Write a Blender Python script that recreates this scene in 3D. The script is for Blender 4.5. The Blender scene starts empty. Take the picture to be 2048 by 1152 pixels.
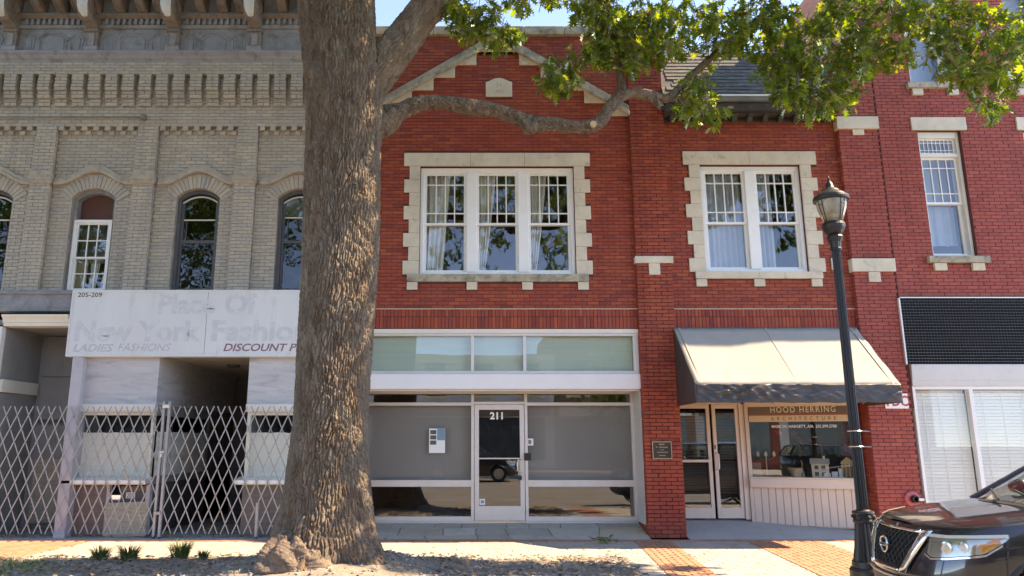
import bpy, bmesh, math, random
import numpy as np
from mathutils import Vector, Matrix, noise as mnoise
random.seed(7); rng = np.random.default_rng(7)
scene = bpy.context.scene
COL = scene.collection
R = math.radians

# ---------------------------------------------------------------- camera
# eye level 1.68 m, 14 m from the shop fronts, tilted up about 12 degrees
F, CX, CY, EYE, DIST = 1480.0, 950.0, 576.0, 1.68, 14.0
PITCH = math.atan(309 / F)
cam = bpy.data.cameras.new('camera'); camo = bpy.data.objects.new('camera', cam); COL.objects.link(camo)
camo.location = (0, -DIST, EYE); camo.rotation_euler = (R(90) + PITCH, 0, 0)
cam.sensor_width = 36.0; cam.lens = 36.0 * F / 2048; cam.shift_x = (1024 - CX) / 2048
cam.clip_start = .1; cam.clip_end = 2000
scene.camera = camo
# ---------------------------------------------------------------- sky and sun
SUN = Vector((.90, .040, 1.0)).normalized()          # towards the sun: along the street, a hair behind the fronts
el = math.asin(SUN.z); az = math.atan2(SUN.x, SUN.y)
world = bpy.data.worlds.new('World'); scene.world = world; world.use_nodes = True
wn = world.node_tree; wn.nodes.clear()
sky = wn.nodes.new('ShaderNodeTexSky'); sky.sky_type = 'NISHITA'; sky.sun_disc = False
sky.sun_elevation = el; sky.sun_rotation = az; sky.altitude = 7000; sky.air_density = 1.0; sky.dust_density = 0.0; sky.ozone_density = 5.0
bg = wn.nodes.new('ShaderNodeBackground'); bg.inputs[1].default_value = .15
wo = wn.nodes.new('ShaderNodeOutputWorld')
wn.links.new(sky.outputs[0], bg.inputs[0]); wn.links.new(bg.outputs[0], wo.inputs[0])
sl = bpy.data.lights.new('sun', 'SUN'); so = bpy.data.objects.new('sun', sl); COL.objects.link(so)
sl.energy = 2.0; sl.angle = R(.53); sl.color = (1, .93, .82)
so.rotation_euler = SUN.to_track_quat('Z', 'Y').to_euler(); so.location = (20, 2, 25)
vs = scene.view_settings; vs.view_transform = 'Standard'; vs.look = 'None'; vs.gamma = 1; vs.exposure = 2.92
vs.use_curve_mapping = False
vs.use_white_balance = True; vs.white_balance_temperature = 9900; vs.white_balance_tint = 15
scene.render.engine = 'CYCLES'
scene.cycles.max_bounces = 8; scene.cycles.transparent_max_bounces = 12; scene.cycles.caustics_reflective = False; scene.cycles.caustics_refractive = False

# ---------------------------------------------------------------- helpers
_c, _s = math.cos(PITCH), math.sin(PITCH)
def at(px, py, Y=0.0):                                # a point measured in the photograph, at depth Y
    dx = (px - CX) / F; dy = (CY - py) / F
    t = (Y + DIST) / (_c - dy * _s)
    return Vector((dx * t, Y, EYE + t * (_s + dy * _c)))
def gr(px, py, Z=0.0):                                # a point measured on the ground
    dx = (px - CX) / F; dy = (CY - py) / F
    t = (Z - EYE) / (_s + dy * _c)
    return Vector((dx * t, t * (_c - dy * _s) - DIST, Z))
U = random.uniform

class MB:
    def __init__(s): s.v = []; s.f = []; s.uv = None
    def add(s, vs_, fs):
        n = len(s.v); s.v.extend([tuple(p) for p in vs_]); s.f.extend([tuple(i + n for i in f) for f in fs]); return s
    def box(s, x0, x1, y0, y1, z0, z1):
        return s.add([(x0,y0,z0),(x1,y0,z0),(x1,y1,z0),(x0,y1,z0),(x0,y0,z1),(x1,y0,z1),(x1,y1,z1),(x0,y1,z1)],
                     [(3,2,1,0),(4,5,6,7),(0,1,5,4),(1,2,6,5),(2,3,7,6),(3,0,4,7)])
    def brick(s, x0, x1, y0, y1, z0, z1, c=.004):     # front (y0) edges chamfered, open back
        return s.add([(x0+c,y0,z0+c),(x1-c,y0,z0+c),(x1-c,y0,z1-c),(x0+c,y0,z1-c),
                      (x0,y0+c,z0),(x1,y0+c,z0),(x1,y0+c,z1),(x0,y0+c,z1),
                      (x0,y1,z0),(x1,y1,z0),(x1,y1,z1),(x0,y1,z1)],
                     [(0,1,2,3),(4,5,1,0),(5,6,2,1),(6,7,3,2),(7,4,0,3),(8,9,5,4),(9,10,6,5),(10,11,7,6),(11,8,4,7)])
    def prism(s, pts, y0, y1):                        # polygon in (x,z) counter-clockwise seen from the street, extruded in y
        n = len(pts)
        return s.add([(p[0],y0,p[1]) for p in pts] + [(p[0],y1,p[1]) for p in pts],
                     [tuple(range(n)), tuple(range(2*n-1, n-1, -1))] + [(i, i+n, (i+1)%n+n, (i+1)%n) for i in range(n)])
    def ext_x(s, prof, x0, x1):                       # profile in (y,z) extruded along x
        n = len(prof)
        return s.add([(x0,p[0],p[1]) for p in prof] + [(x1,p[0],p[1]) for p in prof],
                     [tuple(range(n)), tuple(range(2*n-1, n-1, -1))] + [(i, i+n, (i+1)%n+n, (i+1)%n) for i in range(n)])
    def slabpoly(s, pts, z0, z1, c=.004):             # polygon in (x,y), extruded in z with a small chamfer
        n = len(pts); cx = sum(p[0] for p in pts)/n; cy = sum(p[1] for p in pts)/n
        def ins(p):
            d = math.hypot(p[0]-cx, p[1]-cy) or 1
            return (p[0]-(p[0]-cx)/d*c, p[1]-(p[1]-cy)/d*c)
        q = [ins(p) for p in pts]
        return s.add([(p[0],p[1],z1) for p in q] + [(p[0],p[1],z1-c) for p in pts] + [(p[0],p[1],z0) for p in pts],
                     [tuple(range(n))] + [(i+n, (i+1)%n+n, (i+1)%n, i) for i in range(n)] + [(i+2*n, (i+1)%n+2*n, (i+1)%n+n, i+n) for i in range(n)])
    def bar(s, a, b, w, d=None, up=(0,0,1)):          # rectangular bar between two points
        a = Vector(a); b = Vector(b); d = d or w; t = (b-a).normalized(); u = t.cross(Vector(up))
        if u.length < 1e-4: u = t.cross(Vector((0,1,0)))
        u.normalize(); k = u.cross(t)
        u = u*w/2; k = k*d/2
        return s.add([a-u-k, a+u-k, a+u+k, a-u+k, b-u-k, b+u-k, b+u+k, b-u+k],
                     [(3,2,1,0),(4,5,6,7),(0,1,5,4),(1,2,6,5),(2,3,7,6),(3,0,4,7)])
    def tube(s, pts, rad, n=8, cap=True):
        pts = [Vector(p) for p in pts]
        if not hasattr(rad, '__len__'): rad = [rad]*len(pts)
        base = len(s.v); u = None
        for i, p in enumerate(pts):
            t = (pts[min(i+1, len(pts)-1)] - pts[max(i-1, 0)]).normalized()
            if u is None:
                u = t.cross(Vector((0,0,1)))
                if u.length < 1e-3: u = t.cross(Vector((0,1,0)))
            u = (u - t*u.dot(t)).normalized(); k = t.cross(u)
            for j in range(n):
                a = 2*math.pi*j/n
                s.v.append(tuple(p + (u*math.cos(a) + k*math.sin(a))*rad[i]))
        for i in range(len(pts)-1):
            for j in range(n):
                s.f.append((base+i*n+j, base+i*n+(j+1)%n, base+(i+1)*n+(j+1)%n, base+(i+1)*n+j))
        if cap:
            s.f.append(tuple(base+j for j in range(n-1,-1,-1))); s.f.append(tuple(base+(len(pts)-1)*n+j for j in range(n)))
        return s
    def lathe(s, prof, c=(0,0,0), n=24, wob=None):    # profile (r,z) turned round a vertical axis
        base = len(s.v)
        for r, z in prof:
            for j in range(n):
                a = 2*math.pi*j/n; rr = r*(wob(a, z) if wob else 1)
                s.v.append((c[0]+rr*math.cos(a), c[1]+rr*math.sin(a), c[2]+z))
        for i in range(len(prof)-1):
            for j in range(n):
                s.f.append((base+i*n+j, base+i*n+(j+1)%n, base+(i+1)*n+(j+1)%n, base+(i+1)*n+j))
        s.f.append(tuple(base+j for j in range(n-1,-1,-1))); s.f.append(tuple(base+(len(prof)-1)*n+j for j in range(n)))
        return s
    def grid(s, P):                                   # P: rows of points
        base = len(s.v); m = len(P[0])
        for row in P: s.v.extend(tuple(p) for p in row)
        for i in range(len(P)-1):
            for j in range(m-1):
                s.f.append((base+i*m+j, base+i*m+j+1, base+(i+1)*m+j+1, base+(i+1)*m+j))
        return s
    def mesh(s, name):
        me = bpy.data.meshes.new(name); me.from_pydata(s.v, [], s.f); me.update(); return me
    def build(s, name, mat, parent=None, smooth=False, bevel=0, local=False, sub=0, fix=False, loc=None):
        return link(name, s.mesh(name), mat, parent, smooth, bevel, local, sub, fix, loc)

WT = {}
def link(name, me, mat, parent=None, smooth=False, bevel=0, local=False, sub=0, fix=False, loc=None):
    if fix:
        bm = bmesh.new(); bm.from_mesh(me); bmesh.ops.recalc_face_normals(bm, faces=bm.faces); bm.to_mesh(me); bm.free()
    o = bpy.data.objects.new(name, me); COL.objects.link(o)
    if mat is not None and not me.materials: me.materials.append(mat)
    if smooth: me.shade_smooth() if hasattr(me, 'shade_smooth') else me.polygons.foreach_set('use_smooth', [True]*len(me.polygons))
    if parent is not None:
        o.parent = parent
        if not local: o.location = -WT.get(parent, Vector((0,0,0)))
    if loc is not None: o.location = Vector(loc) - (WT.get(parent, Vector((0,0,0))) if parent is not None else Vector((0,0,0)))
    if bevel:
        b = o.modifiers.new('bevel', 'BEVEL'); b.width = bevel; b.segments = 2; b.limit_method = 'ANGLE'; b.angle_limit = R(40)
    if sub:
        b = o.modifiers.new('sub', 'SUBSURF'); b.levels = sub; b.render_levels = sub
    return o
def tag(o, label, cat, group=None, kind=None):
    if label: o['label'] = label
    if cat: o['category'] = cat
    if group: o['group'] = group
    if kind: o['kind'] = kind
    return o
def thing(name, label, cat, loc=(0,0,0), rz=0, group=None):
    o = bpy.data.objects.new(name, None); COL.objects.link(o); o.empty_display_size = .2
    o.location = loc; o.rotation_euler = (0,0,rz); WT[o] = Vector(loc)
    return tag(o, label, cat, group)
def struct(o): o['kind'] = 'structure'; return o
def stuff(o): o['kind'] = 'stuff'; return o

# ---------------------------------------------------------------- materials
def nodes(name):
    m = bpy.data.materials.new(name); m.use_nodes = True; nt = m.node_tree
    b = nt.nodes['Principled BSDF']
    return m, nt, b, lambda t, **k: _nd(nt, t, **k)
def _nd(nt, t, **k):
    n = nt.nodes.new('ShaderNode' + t)
    for a, v in k.items():
        if a.startswith('i_'): n.inputs[int(a[2:]) if a[2:].isdigit() else a[2:]].default_value = v
        else: setattr(n, a, v)
    return n
def c4(c): return (c[0], c[1], c[2], 1) if len(c) == 3 else tuple(c)
def mixc(nt, fac, a, b, mode='MIX'):
    n = nt.nodes.new('ShaderNodeMix'); n.data_type = 'RGBA'; n.blend_type = mode
    for idx, val in ((0, fac), (6, a), (7, b)):
        if hasattr(val, 'links') or isinstance(val, bpy.types.NodeSocket): nt.links.new(val, n.inputs[idx])
        else: n.inputs[idx].default_value = c4(val) if idx > 0 else val
    return n.outputs[2]
def ramp(nt, sock, stops, interp='LINEAR'):
    n = nt.nodes.new('ShaderNodeValToRGB'); e = n.color_ramp.elements; n.color_ramp.interpolation = interp
    while len(e) < len(stops): e.new(.5)
    for i, (p, c) in enumerate(stops): e[i].position = p; e[i].color = c4(c) if hasattr(c, '__len__') else (c,c,c,1)
    nt.links.new(sock, n.inputs[0]); return n.outputs[0]
def pos(nt, scale=(1,1,1), obj=False):
    g = nt.nodes.new('ShaderNodeTexCoord' if obj else 'ShaderNodeNewGeometry'); mp = nt.nodes.new('ShaderNodeMapping'); mp.inputs['Scale'].default_value = scale
    nt.links.new(g.outputs['Object' if obj else 'Position'], mp.inputs[0]); return mp.outputs[0]
def nz(nt, vec, scale, detail=4, rough=.6, dist=0):
    n = nt.nodes.new('ShaderNodeTexNoise'); n.inputs['Scale'].default_value = scale; n.inputs['Detail'].default_value = detail
    n.inputs['Roughness'].default_value = rough; n.inputs['Distortion'].default_value = dist
    nt.links.new(vec, n.inputs['Vector']); return n.outputs[0]
def bump(nt, b, h, strength, dist=.01):
    n = nt.nodes.new('ShaderNodeBump'); n.inputs['Strength'].default_value = strength; n.inputs['Distance'].default_value = dist
    nt.links.new(h, n.inputs['Height']); nt.links.new(n.outputs[0], b.inputs['Normal']); return n
def M(name, col, rough=.6, metal=0, var=.18, vs_=2.0, stain=None, st=(.55,.72), sscale=(1,1,1), bp=.15, bs=60, spec=.5, coat=0, bd=.006, obj=False, stain2=None, st2=(.6,.7), s2=5):
    m, nt, b, N = nodes(name)
    p = pos(nt, sscale, obj)
    n1 = nz(nt, p, vs_, 5, .65)
    lo = [x*(1-var) for x in col]; hi = [min(1, x*(1+var)) for x in col]
    c = ramp(nt, n1, [(.3, lo), (.7, hi)])
    if stain is not None:
        n2 = nz(nt, p, vs_*1.7+.37, 6, .7, .3)
        c = mixc(nt, ramp(nt, n2, [(st[0], 0.), (st[1], 1.)]), c, stain)
    if stain2 is not None:
        n3 = nz(nt, p, s2, 6, .7, .2)
        c = mixc(nt, ramp(nt, n3, [(st2[0], 0.), (st2[1], 1.)]), c, stain2)
    nf = nz(nt, pos(nt, (1,1,1), obj), bs, 3, .7)
    c = mixc(nt, ramp(nt, nf, [(.35, .25), (.65, 0.)]), c, (0,0,0)) if var > .25 else mixc(nt, .12 if var else 0, c, nf, 'OVERLAY')
    nt.links.new(c, b.inputs['Base Color'])
    rr = ramp(nt, n1, [(.3, max(.02, rough-.08)), (.7, min(1, rough+.08))]); nt.links.new(rr, b.inputs['Roughness'])
    b.inputs['Metallic'].default_value = metal; b.inputs['Specular IOR Level'].default_value = spec; b.inputs['Coat Weight'].default_value = coat
    if bp: bump(nt, b, nf, bp, bd)
    return m
def brickmat(name, cols, big=None, bigst=(.55,.75), rough=.75, bs=45, bp=.35, dirt=None, dst=(.6,.75)):
    m, nt, b, N = nodes(name)
    g = N('NewGeometry'); oi = N('ObjectInfo'); ad = N('Math', operation='ADD'); fr = N('Math', operation='FRACT')
    nt.links.new(g.outputs['Random Per Island'], ad.inputs[0]); nt.links.new(oi.outputs['Random'], ad.inputs[1]); nt.links.new(ad.outputs[0], fr.inputs[0])
    c = ramp(nt, fr.outputs[0], [(i/len(cols), k) for i, k in enumerate(cols)], 'LINEAR')
    p = pos(nt)
    if big is not None: c = mixc(nt, ramp(nt, nz(nt, p, .45, 5, .6), [(bigst[0], 0.), (bigst[1], .75)]), c, big)
    if dirt is not None: c = mixc(nt, ramp(nt, nz(nt, p, 7, 6, .75), [(dst[0], 0.), (dst[1], .7)]), c, dirt)
    if big is not None: c = mixc(nt, ramp(nt, nz(nt, pos(nt, (2.6,2.6,.22)), 1.0, 5, .65), [(.52, 0.), (.74, .42)]), c, [x*.5 for x in big])
    nf = nz(nt, p, bs, 4, .7)
    c = mixc(nt, .28, c, nf, 'OVERLAY')
    nt.links.new(c, b.inputs['Base Color']); b.inputs['Roughness'].default_value = rough; b.inputs['Specular IOR Level'].default_value = .3
    bump(nt, b, nf, bp, .006)
    return m
def glassmat(name, tint=(.9,.93,.92), base=.07, wav=.15, ws=1.5, fscale=1.0):
    m, nt, b, N = nodes(name); nt.nodes.remove(b)
    out = nt.nodes['Material Output']
    tr = N('BsdfTransparent'); tr.inputs[0].default_value = c4(tint)
    gl = N('BsdfGlossy'); gl.inputs['Roughness'].default_value = .004; gl.inputs[0].default_value = (1,1,1,1)
    lw = N('LayerWeight'); pw5 = N('Math', operation='POWER'); pw5.inputs[1].default_value = 5; nt.links.new(lw.outputs['Facing'], pw5.inputs[0])
    ma = N('Math', operation='MULTIPLY_ADD', use_clamp=True); ma.inputs[1].default_value = .9*fscale; ma.inputs[2].default_value = base + .045*fscale
    nt.links.new(pw5.outputs[0], ma.inputs[0])
    mx = N('MixShader'); nt.links.new(ma.outputs[0], mx.inputs[0]); nt.links.new(tr.outputs[0], mx.inputs[1]); nt.links.new(gl.outputs[0], mx.inputs[2])
    if wav:
        bn = N('Bump'); bn.inputs['Strength'].default_value = wav; bn.inputs['Distance'].default_value = .02
        nt.links.new(nz(nt, pos(nt), ws, 2, .5), bn.inputs['Height']); nt.links.new(bn.outputs[0], gl.inputs['Normal'])
    nt.links.new(mx.outputs[0], out.inputs[0]); return m

RED = [(.37,.078,.041),(.335,.064,.035),(.28,.053,.034),(.41,.095,.048),(.345,.068,.037),(.225,.047,.037),(.39,.082,.039),(.30,.064,.044)]
m_red = brickmat('red brick', RED, big=(.29,.044,.031), bigst=(.5,.8), dirt=(.14,.05,.045), dst=(.66,.8))
m_red2 = brickmat('pink red brick', [(.38,.085,.06),(.35,.074,.054),(.315,.064,.049),(.405,.096,.067),(.365,.076,.056),(.275,.062,.051),(.39,.088,.06),(.335,.076,.06)], big=(.33,.068,.056), bigst=(.5,.8), dirt=(.50,.30,.28), dst=(.68,.85))
m_redm = M('dark red mortar', (.115,.034,.027), .9, var=.2, bp=.3, bs=120)
m_tan = brickmat('tan painted brick', [(.475,.41,.32),(.42,.37,.30),(.50,.43,.33),(.39,.35,.295),(.45,.39,.31),(.46,.41,.34),(.53,.445,.33),(.41,.37,.32)], big=(.39,.35,.305), bigst=(.45,.7), rough=.85, dirt=(.31,.27,.225), dst=(.63,.8), bp=.8, bs=32)
m_tanm = M('grey mortar', (.30,.265,.225), .95, var=.25, bp=.4, bs=100)
m_stone = M('limestone', (.62,.54,.41), .8, var=.14, vs_=2.4, stain=(.38,.325,.245), st=(.56,.74), bp=.25, bs=140)
m_stoned = M('weathered limestone', (.42,.36,.26), .85, var=.2, vs_=2.5, stain=(.17,.15,.115), st=(.45,.66), bp=.3, bs=110, stain2=(.55,.47,.34), st2=(.62,.72), s2=4)
m_white = M('white paint', (.80,.79,.75), .45, var=.04, vs_=3, bp=.06, bs=90, stain=(.66,.63,.57), st=(.66,.85))
m_cream = M('cream paint', (.72,.68,.58), .5, var=.05, vs_=3, bp=.08, bs=90, stain=(.52,.48,.41), st=(.64,.85))
m_alu = M('pale aluminium', (.66,.61,.56), .42, metal=.25, var=.05, vs_=4, bp=.04, bs=150, stain=(.5,.44,.38), st=(.66,.85))
m_fascia = M('white fascia metal', (.76,.745,.73), .4, var=.03, vs_=2, bp=.03, stain=(.62,.59,.55), st=(.7,.9))
m_lintel = M('dull grey fascia metal', (.56,.55,.53), .5, var=.06, vs_=2, bp=.05, stain=(.42,.40,.37), st=(.56,.8))
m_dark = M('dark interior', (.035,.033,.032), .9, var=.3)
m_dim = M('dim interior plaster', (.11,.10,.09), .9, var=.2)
m_shade = M('grey roller shade', (.24,.222,.20), .75, var=.05, vs_=1.2, bp=.1, bs=300)
m_curtain = M('cream curtain cloth', (.72,.68,.60), .9, var=.06, vs_=4)
m_glass_up = glassmat('old window glass', (.88,.92,.92), .06, .10, 2.2)
m_glass_sh = glassmat('shop window glass', (.86,.88,.86), .12, .03, .8)
m_glass_tr = glassmat('transom glass', (.86,.95,.90), .03, .05, 1.2)
m_glass_bl = glassmat('clear shop glass', (.93,.94,.93), .0, .03, .8, .75)
m_iron = M('black iron paint', (.030,.028,.027), .42, metal=.3, var=.3, bp=.25, bs=35, spec=.5)
m_black = M('black plastic', (.02,.02,.02), .5, var=.2)
m_chrome = M('chrome', (.82,.82,.82), .12, metal=1, var=.03, bp=0)
m_steel = M('brushed steel', (.62,.60,.57), .32, metal=.9, var=.06, bs=200, bp=.05)
# ---------------------------------------------------------------- masonry
def cut(a, b, holes):                                  # interval [a,b] minus intervals
    segs = [(a, b)]
    for h0, h1 in holes:
        n = []
        for s0, s1 in segs:
            if h1 <= s0 or h0 >= s1: n.append((s0, s1))
            else:
                if h0 - s0 > 0: n.append((s0, h0))
                if s1 - h1 > 0: n.append((h1, s1))
        segs = n
    return segs
def courses(x0, x1, z0, z1, L, Hc, holes=(), joint=.009, start=0, fit=True):
    n = max(1, round((z1 - z0) / Hc)); Hc = (z1 - z0) / n if fit else Hc
    out = []
    for i in range(n):
        za, zb = z0 + i*Hc + joint/2, z0 + (i+1)*Hc - joint/2; zm = (za+zb)/2
        hi = []
        for h in holes:
            if callable(h): hi += h(za, zb)
            elif h[2] < zb - .012 and h[3] > za + .012: hi.append((h[0], h[1]))
        x = x0 - ((i + start) % 2) * L/2 + U(-.006, .006)
        while x < x1:
            a, b = max(x, x0), min(x + L, x1)
            for s0, s1 in cut(a, b, hi):
                if s1 - s0 > .035: out.append((s0 + joint/2 if s0 > x0+.001 else s0, s1 - joint/2 if s1 < x1-.001 else s1, za, zb))
            x += L
    return out
def slab(x0, x1, z0, z1, y0, y1, holes):               # solid wall with rectangular openings
    xs = sorted({x0, x1, *[min(max(v, x0), x1) for h in holes for v in h[:2]]}); zs = sorted({z0, z1, *[min(max(v, z0), z1) for h in holes for v in h[2:]]})
    mb = MB()
    for k in range(len(zs)-1):
        zm = (zs[k]+zs[k+1])/2; run = None
        for i in range(len(xs)):
            inside = i < len(xs)-1 and not any(h[0] < (xs[i]+xs[i+1])/2 < h[1] and h[2] < zm < h[3] for h in holes)
            if inside and run is None: run = xs[i]
            if not inside and run is not None: mb.box(run, xs[i], y0, y1, zs[k], zs[k+1]); run = None
    return mb
CAMP = Vector((0, -DIST, EYE))
def lay(wall, bricks, mat, L, quota, hidden=lambda x, z: False, name='brick'):
    """bricks: (x0,x1,z0,z1,yfront,depth). the largest in view become objects, the rest one mesh"""
    full = [b for b in bricks if abs((b[1]-b[0]) - L) < .013 and not hidden((b[0]+b[1])/2, b[2])]
    full.sort(key=lambda b: (Vector(((b[0]+b[1])/2, b[4], (b[2]+b[3])/2)) - CAMP).length)
    one = full[:quota]; ids = {id(b) for b in one}
    if one:
        h = one[0][3]-one[0][2]; d = one[0][5]
        me = MB().brick(-(L)/2, L/2, 0, d, -h/2, h/2).mesh(name); me.materials.append(mat)
        for b in one:
            o = link(name, me, mat, wall, loc=((b[0]+b[1])/2 + U(-.001,.001), b[4] + U(-.0025,.0025), (b[2]+b[3])/2))
            o.rotation_euler = (U(-.006,.006), 0, U(-.008,.008))
            hh = (b[3]-b[2])/h
            if abs(hh-1) > .002: o.scale = (1,1,hh)
    mb = MB()
    for b in bricks:
        if id(b) in ids: continue
        j = U(-.0025,.0025); mb.brick(b[0], b[1], b[4]+j, b[4]+b[5], b[2], b[3])
    return stuff(mb.build('brickwork', mat, wall))
BL, BH, JT = .223, .0703, .009
def redbricks(x0, x1, z0, z1, y, holes=(), depth=.07, start=0):
    return [b + (y, depth) for b in courses(x0, x1, z0, z1, BL, BH, holes, JT, start)]
def piece(mb_or, name, mat, parent, bevel=.006): return mb_or.build(name, mat, parent, bevel=bevel)
def stone(parent, name, x0, x1, y0, y1, z0, z1, mat=None): return MB().box(x0+.002, x1-.002, y0, y1, z0+.002, z1-.002).build(name, mat or m_stone, parent, bevel=.005)
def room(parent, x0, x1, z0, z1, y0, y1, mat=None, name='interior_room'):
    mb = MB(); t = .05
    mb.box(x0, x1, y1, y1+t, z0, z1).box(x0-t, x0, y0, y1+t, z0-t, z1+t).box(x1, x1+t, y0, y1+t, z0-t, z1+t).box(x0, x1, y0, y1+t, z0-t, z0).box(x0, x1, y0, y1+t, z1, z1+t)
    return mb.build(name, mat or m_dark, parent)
def pane(parent, x0, x1, z0, z1, y, mat, tilt=.004, name='pane'):
    dy = [U(-tilt, tilt)*(z1-z0) for _ in range(2)]; dx = U(-tilt, tilt)*(x1-x0)
    return MB().add([(x0,y,z0),(x1,y+dx,z0),(x1,y+dx+dy[0],z1),(x0,y+dy[0],z1)], [(0,1,2,3)]).build(name, mat, parent)
def sash(parent, x0, x1, z0, z1, y, mat, gm, xs=(), zs=(), st=.05, rail=.05, mun=.018, th=.04, name='sash', tilt=.004):
    """a sash with glazing bars at the fractions xs / heights zs and a pane in every opening"""
    mb = MB(); mb.box(x0, x0+st, y, y+th, z0, z1).box(x1-st, x1, y, y+th, z0, z1).box(x0+st, x1-st, y, y+th, z0, z0+rail).box(x0+st, x1-st, y, y+th, z1-rail, z1)
    gx = [x0+st] + [x0+st+(x1-x0-2*st)*f for f in xs] + [x1-st]; gz = [z0+rail] + [z0+rail+(z1-z0-2*rail)*f for f in zs] + [z1-rail]
    for v in gx[1:-1]: mb.box(v-mun/2, v+mun/2, y+.003, y+th-.004, z0+rail, z1-rail)
    for v in gz[1:-1]:
        for i in range(len(gx)-1): mb.box(gx[i]+(mun/2 if i else 0), gx[i+1]-(mun/2 if i < len(gx)-2 else 0), y+.004, y+th-.006, v-mun/2, v+mun/2)
    mb.build(name, mat, parent)
    for i in range(len(gx)-1):
        for k in range(len(gz)-1): pane(parent, gx[i], gx[i+1], gz[k], gz[k+1], y+th*.55, gm, tilt)
def curtain(parent, pts_l, pts_r, y, folds, mat, amp=.035, name='curtain'):
    """hanging cloth between a left and a right edge, each a list of (x,z) from top to bottom"""
    P = []; n = 40
    for a, b in zip(pts_l, pts_r):
        P.append([(a[0]+(b[0]-a[0])*j/n, y + amp*math.sin(j/n*folds*2*math.pi+.7) + .012*math.sin(j*.9), a[1]) for j in range(n+1)])
    return MB().grid(P).build(name, mat, parent, smooth=True)
_tcache = {}
def text_mesh(txt, size, depth=.003, off=0.0, shear=0.0, sx=1.0, space=1.0, align='LEFT'):
    cu = bpy.data.curves.new('lettering', 'FONT'); cu.body = txt; cu.size = size; cu.extrude = depth; cu.offset = off; cu.shear = shear
    cu.space_character = space; cu.align_x = align; cu.resolution_u = 3
    ob = bpy.data.objects.new('lettering', cu); COL.objects.link(ob)
    dg = bpy.context.evaluated_depsgraph_get(); me = bpy.data.meshes.new_from_object(ob.evaluated_get(dg))
    bpy.data.objects.remove(ob); bpy.data.curves.remove(cu)
    me.transform(Matrix.Diagonal((sx,1,1,1))); return me
def lettering(parent, txt, x, y, z, size, mat, rot=0, name='lettering', **k):   # upright, facing the street (-Y), baseline at (x,z)
    me = text_mesh(txt, size, **k); me.materials.clear(); me.materials.append(mat)
    me.transform(Matrix.Translation((x, y, z)) @ Matrix.Rotation(rot, 4, 'Z') @ Matrix.Rotation(R(90), 4, 'X'))
    return link(name, me, mat, parent)

# ================================================================ the gabled red brick building
CXG = .47                                              # centre line of the gable
G = thing('gabled_brick_building', 'red brick building with pale stone gable coping and three white sash windows', 'building', (CXG, 0, 0))
wx0, wx1, wz0, wz1 = -1.09, 1.97, 4.86, 7.07           # upper window opening
QH = (7.09-4.87)/8
quoins = []
for i in range(8):
    w = .32 if i % 2 == 0 else .215
    quoins += [(wx0-w, wx0, 4.87+i*QH, 4.87+(i+1)*QH), (wx1, wx1+w, 4.87+i*QH, 4.87+(i+1)*QH)]
lint = (-1.42, 2.30, 7.09, 7.37); sill = (-1.32, 2.20, 4.72, 4.87)
corb = [(x, x+.21, 4.565, 4.72) for x in (-1.32, -.165, .91, 1.99)]
# gable: the raking coping falls .63 per metre either side of the centre line
ZA = 9.93; SL = .622
def rake(x): return ZA - SL*max(0, abs(x-CXG)-.12)
steps = []
for i in range(6):
    zb = 9.575 - .281*i; xi = .44*(i+1)
    for s in (-1, 1):
        if i == 0: continue
        xr = .44*i
        xo = .44*i + (rake(CXG+xr)-.2-zb)/SL
        steps.append((s, xr, xo, zb))
def gable_holes(za, zb):
    out = []; zm = (za+zb)/2
    for s in (-1, 1):
        # raking coping band, plus the step stone below it
        xo = .12 + (ZA - za)/SL
        xi = None
        if zm > 9.575: xi = 0
        else:
            for (ss, xr, xq, z0) in steps:
                if ss == s and zm > z0 and zm < z0+.281: xi = xr
        lowx = .12 + (ZA-.22-zb)/SL
        if xi is None: xi = lowx
        xi = min(xi, xo)
        if zb < ZA and za > 8.0: out.append((CXG+s*xi, CXG+s*xo) if s > 0 else (CXG-xo, CXG-xi))
    return out
plq = (.22, .76, 8.59, 8.93)
allh = quoins + [lint, sill] + corb + [(wx0, wx1, wz0, wz1), plq, gable_holes]
GX0, GX1 = -2.18, 3.12
wall = slab(GX0, GX1, 3.80, 9.95, .009, .28, [(wx0, wx1, wz0, wz1)]).build('front_wall', m_redm, G)
br = redbricks(GX0, GX1, 4.20, 9.94, 0, allh)
lay(wall, br, m_red, BL-JT, 190, hidden=lambda x, z: x < -1.5)
mb = MB(); x = GX0
sold = []
while x < GX1:
    w = .0695 + U(-.002,.002)
    mb.brick(x+.004, x+w-.004, -.001+U(-.003,.003), .08, 4.045, 4.19)
    mb.brick(x+.004, x+w-.004, -.001+U(-.003,.003), .08, 3.815, 4.035); x += w
stuff(mb.build('soldier_brickwork', m_red, wall))
MB().box(GX0, GX1, -.012, .02, 4.186, 4.199).build('string_course', m_stone, G)
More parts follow.
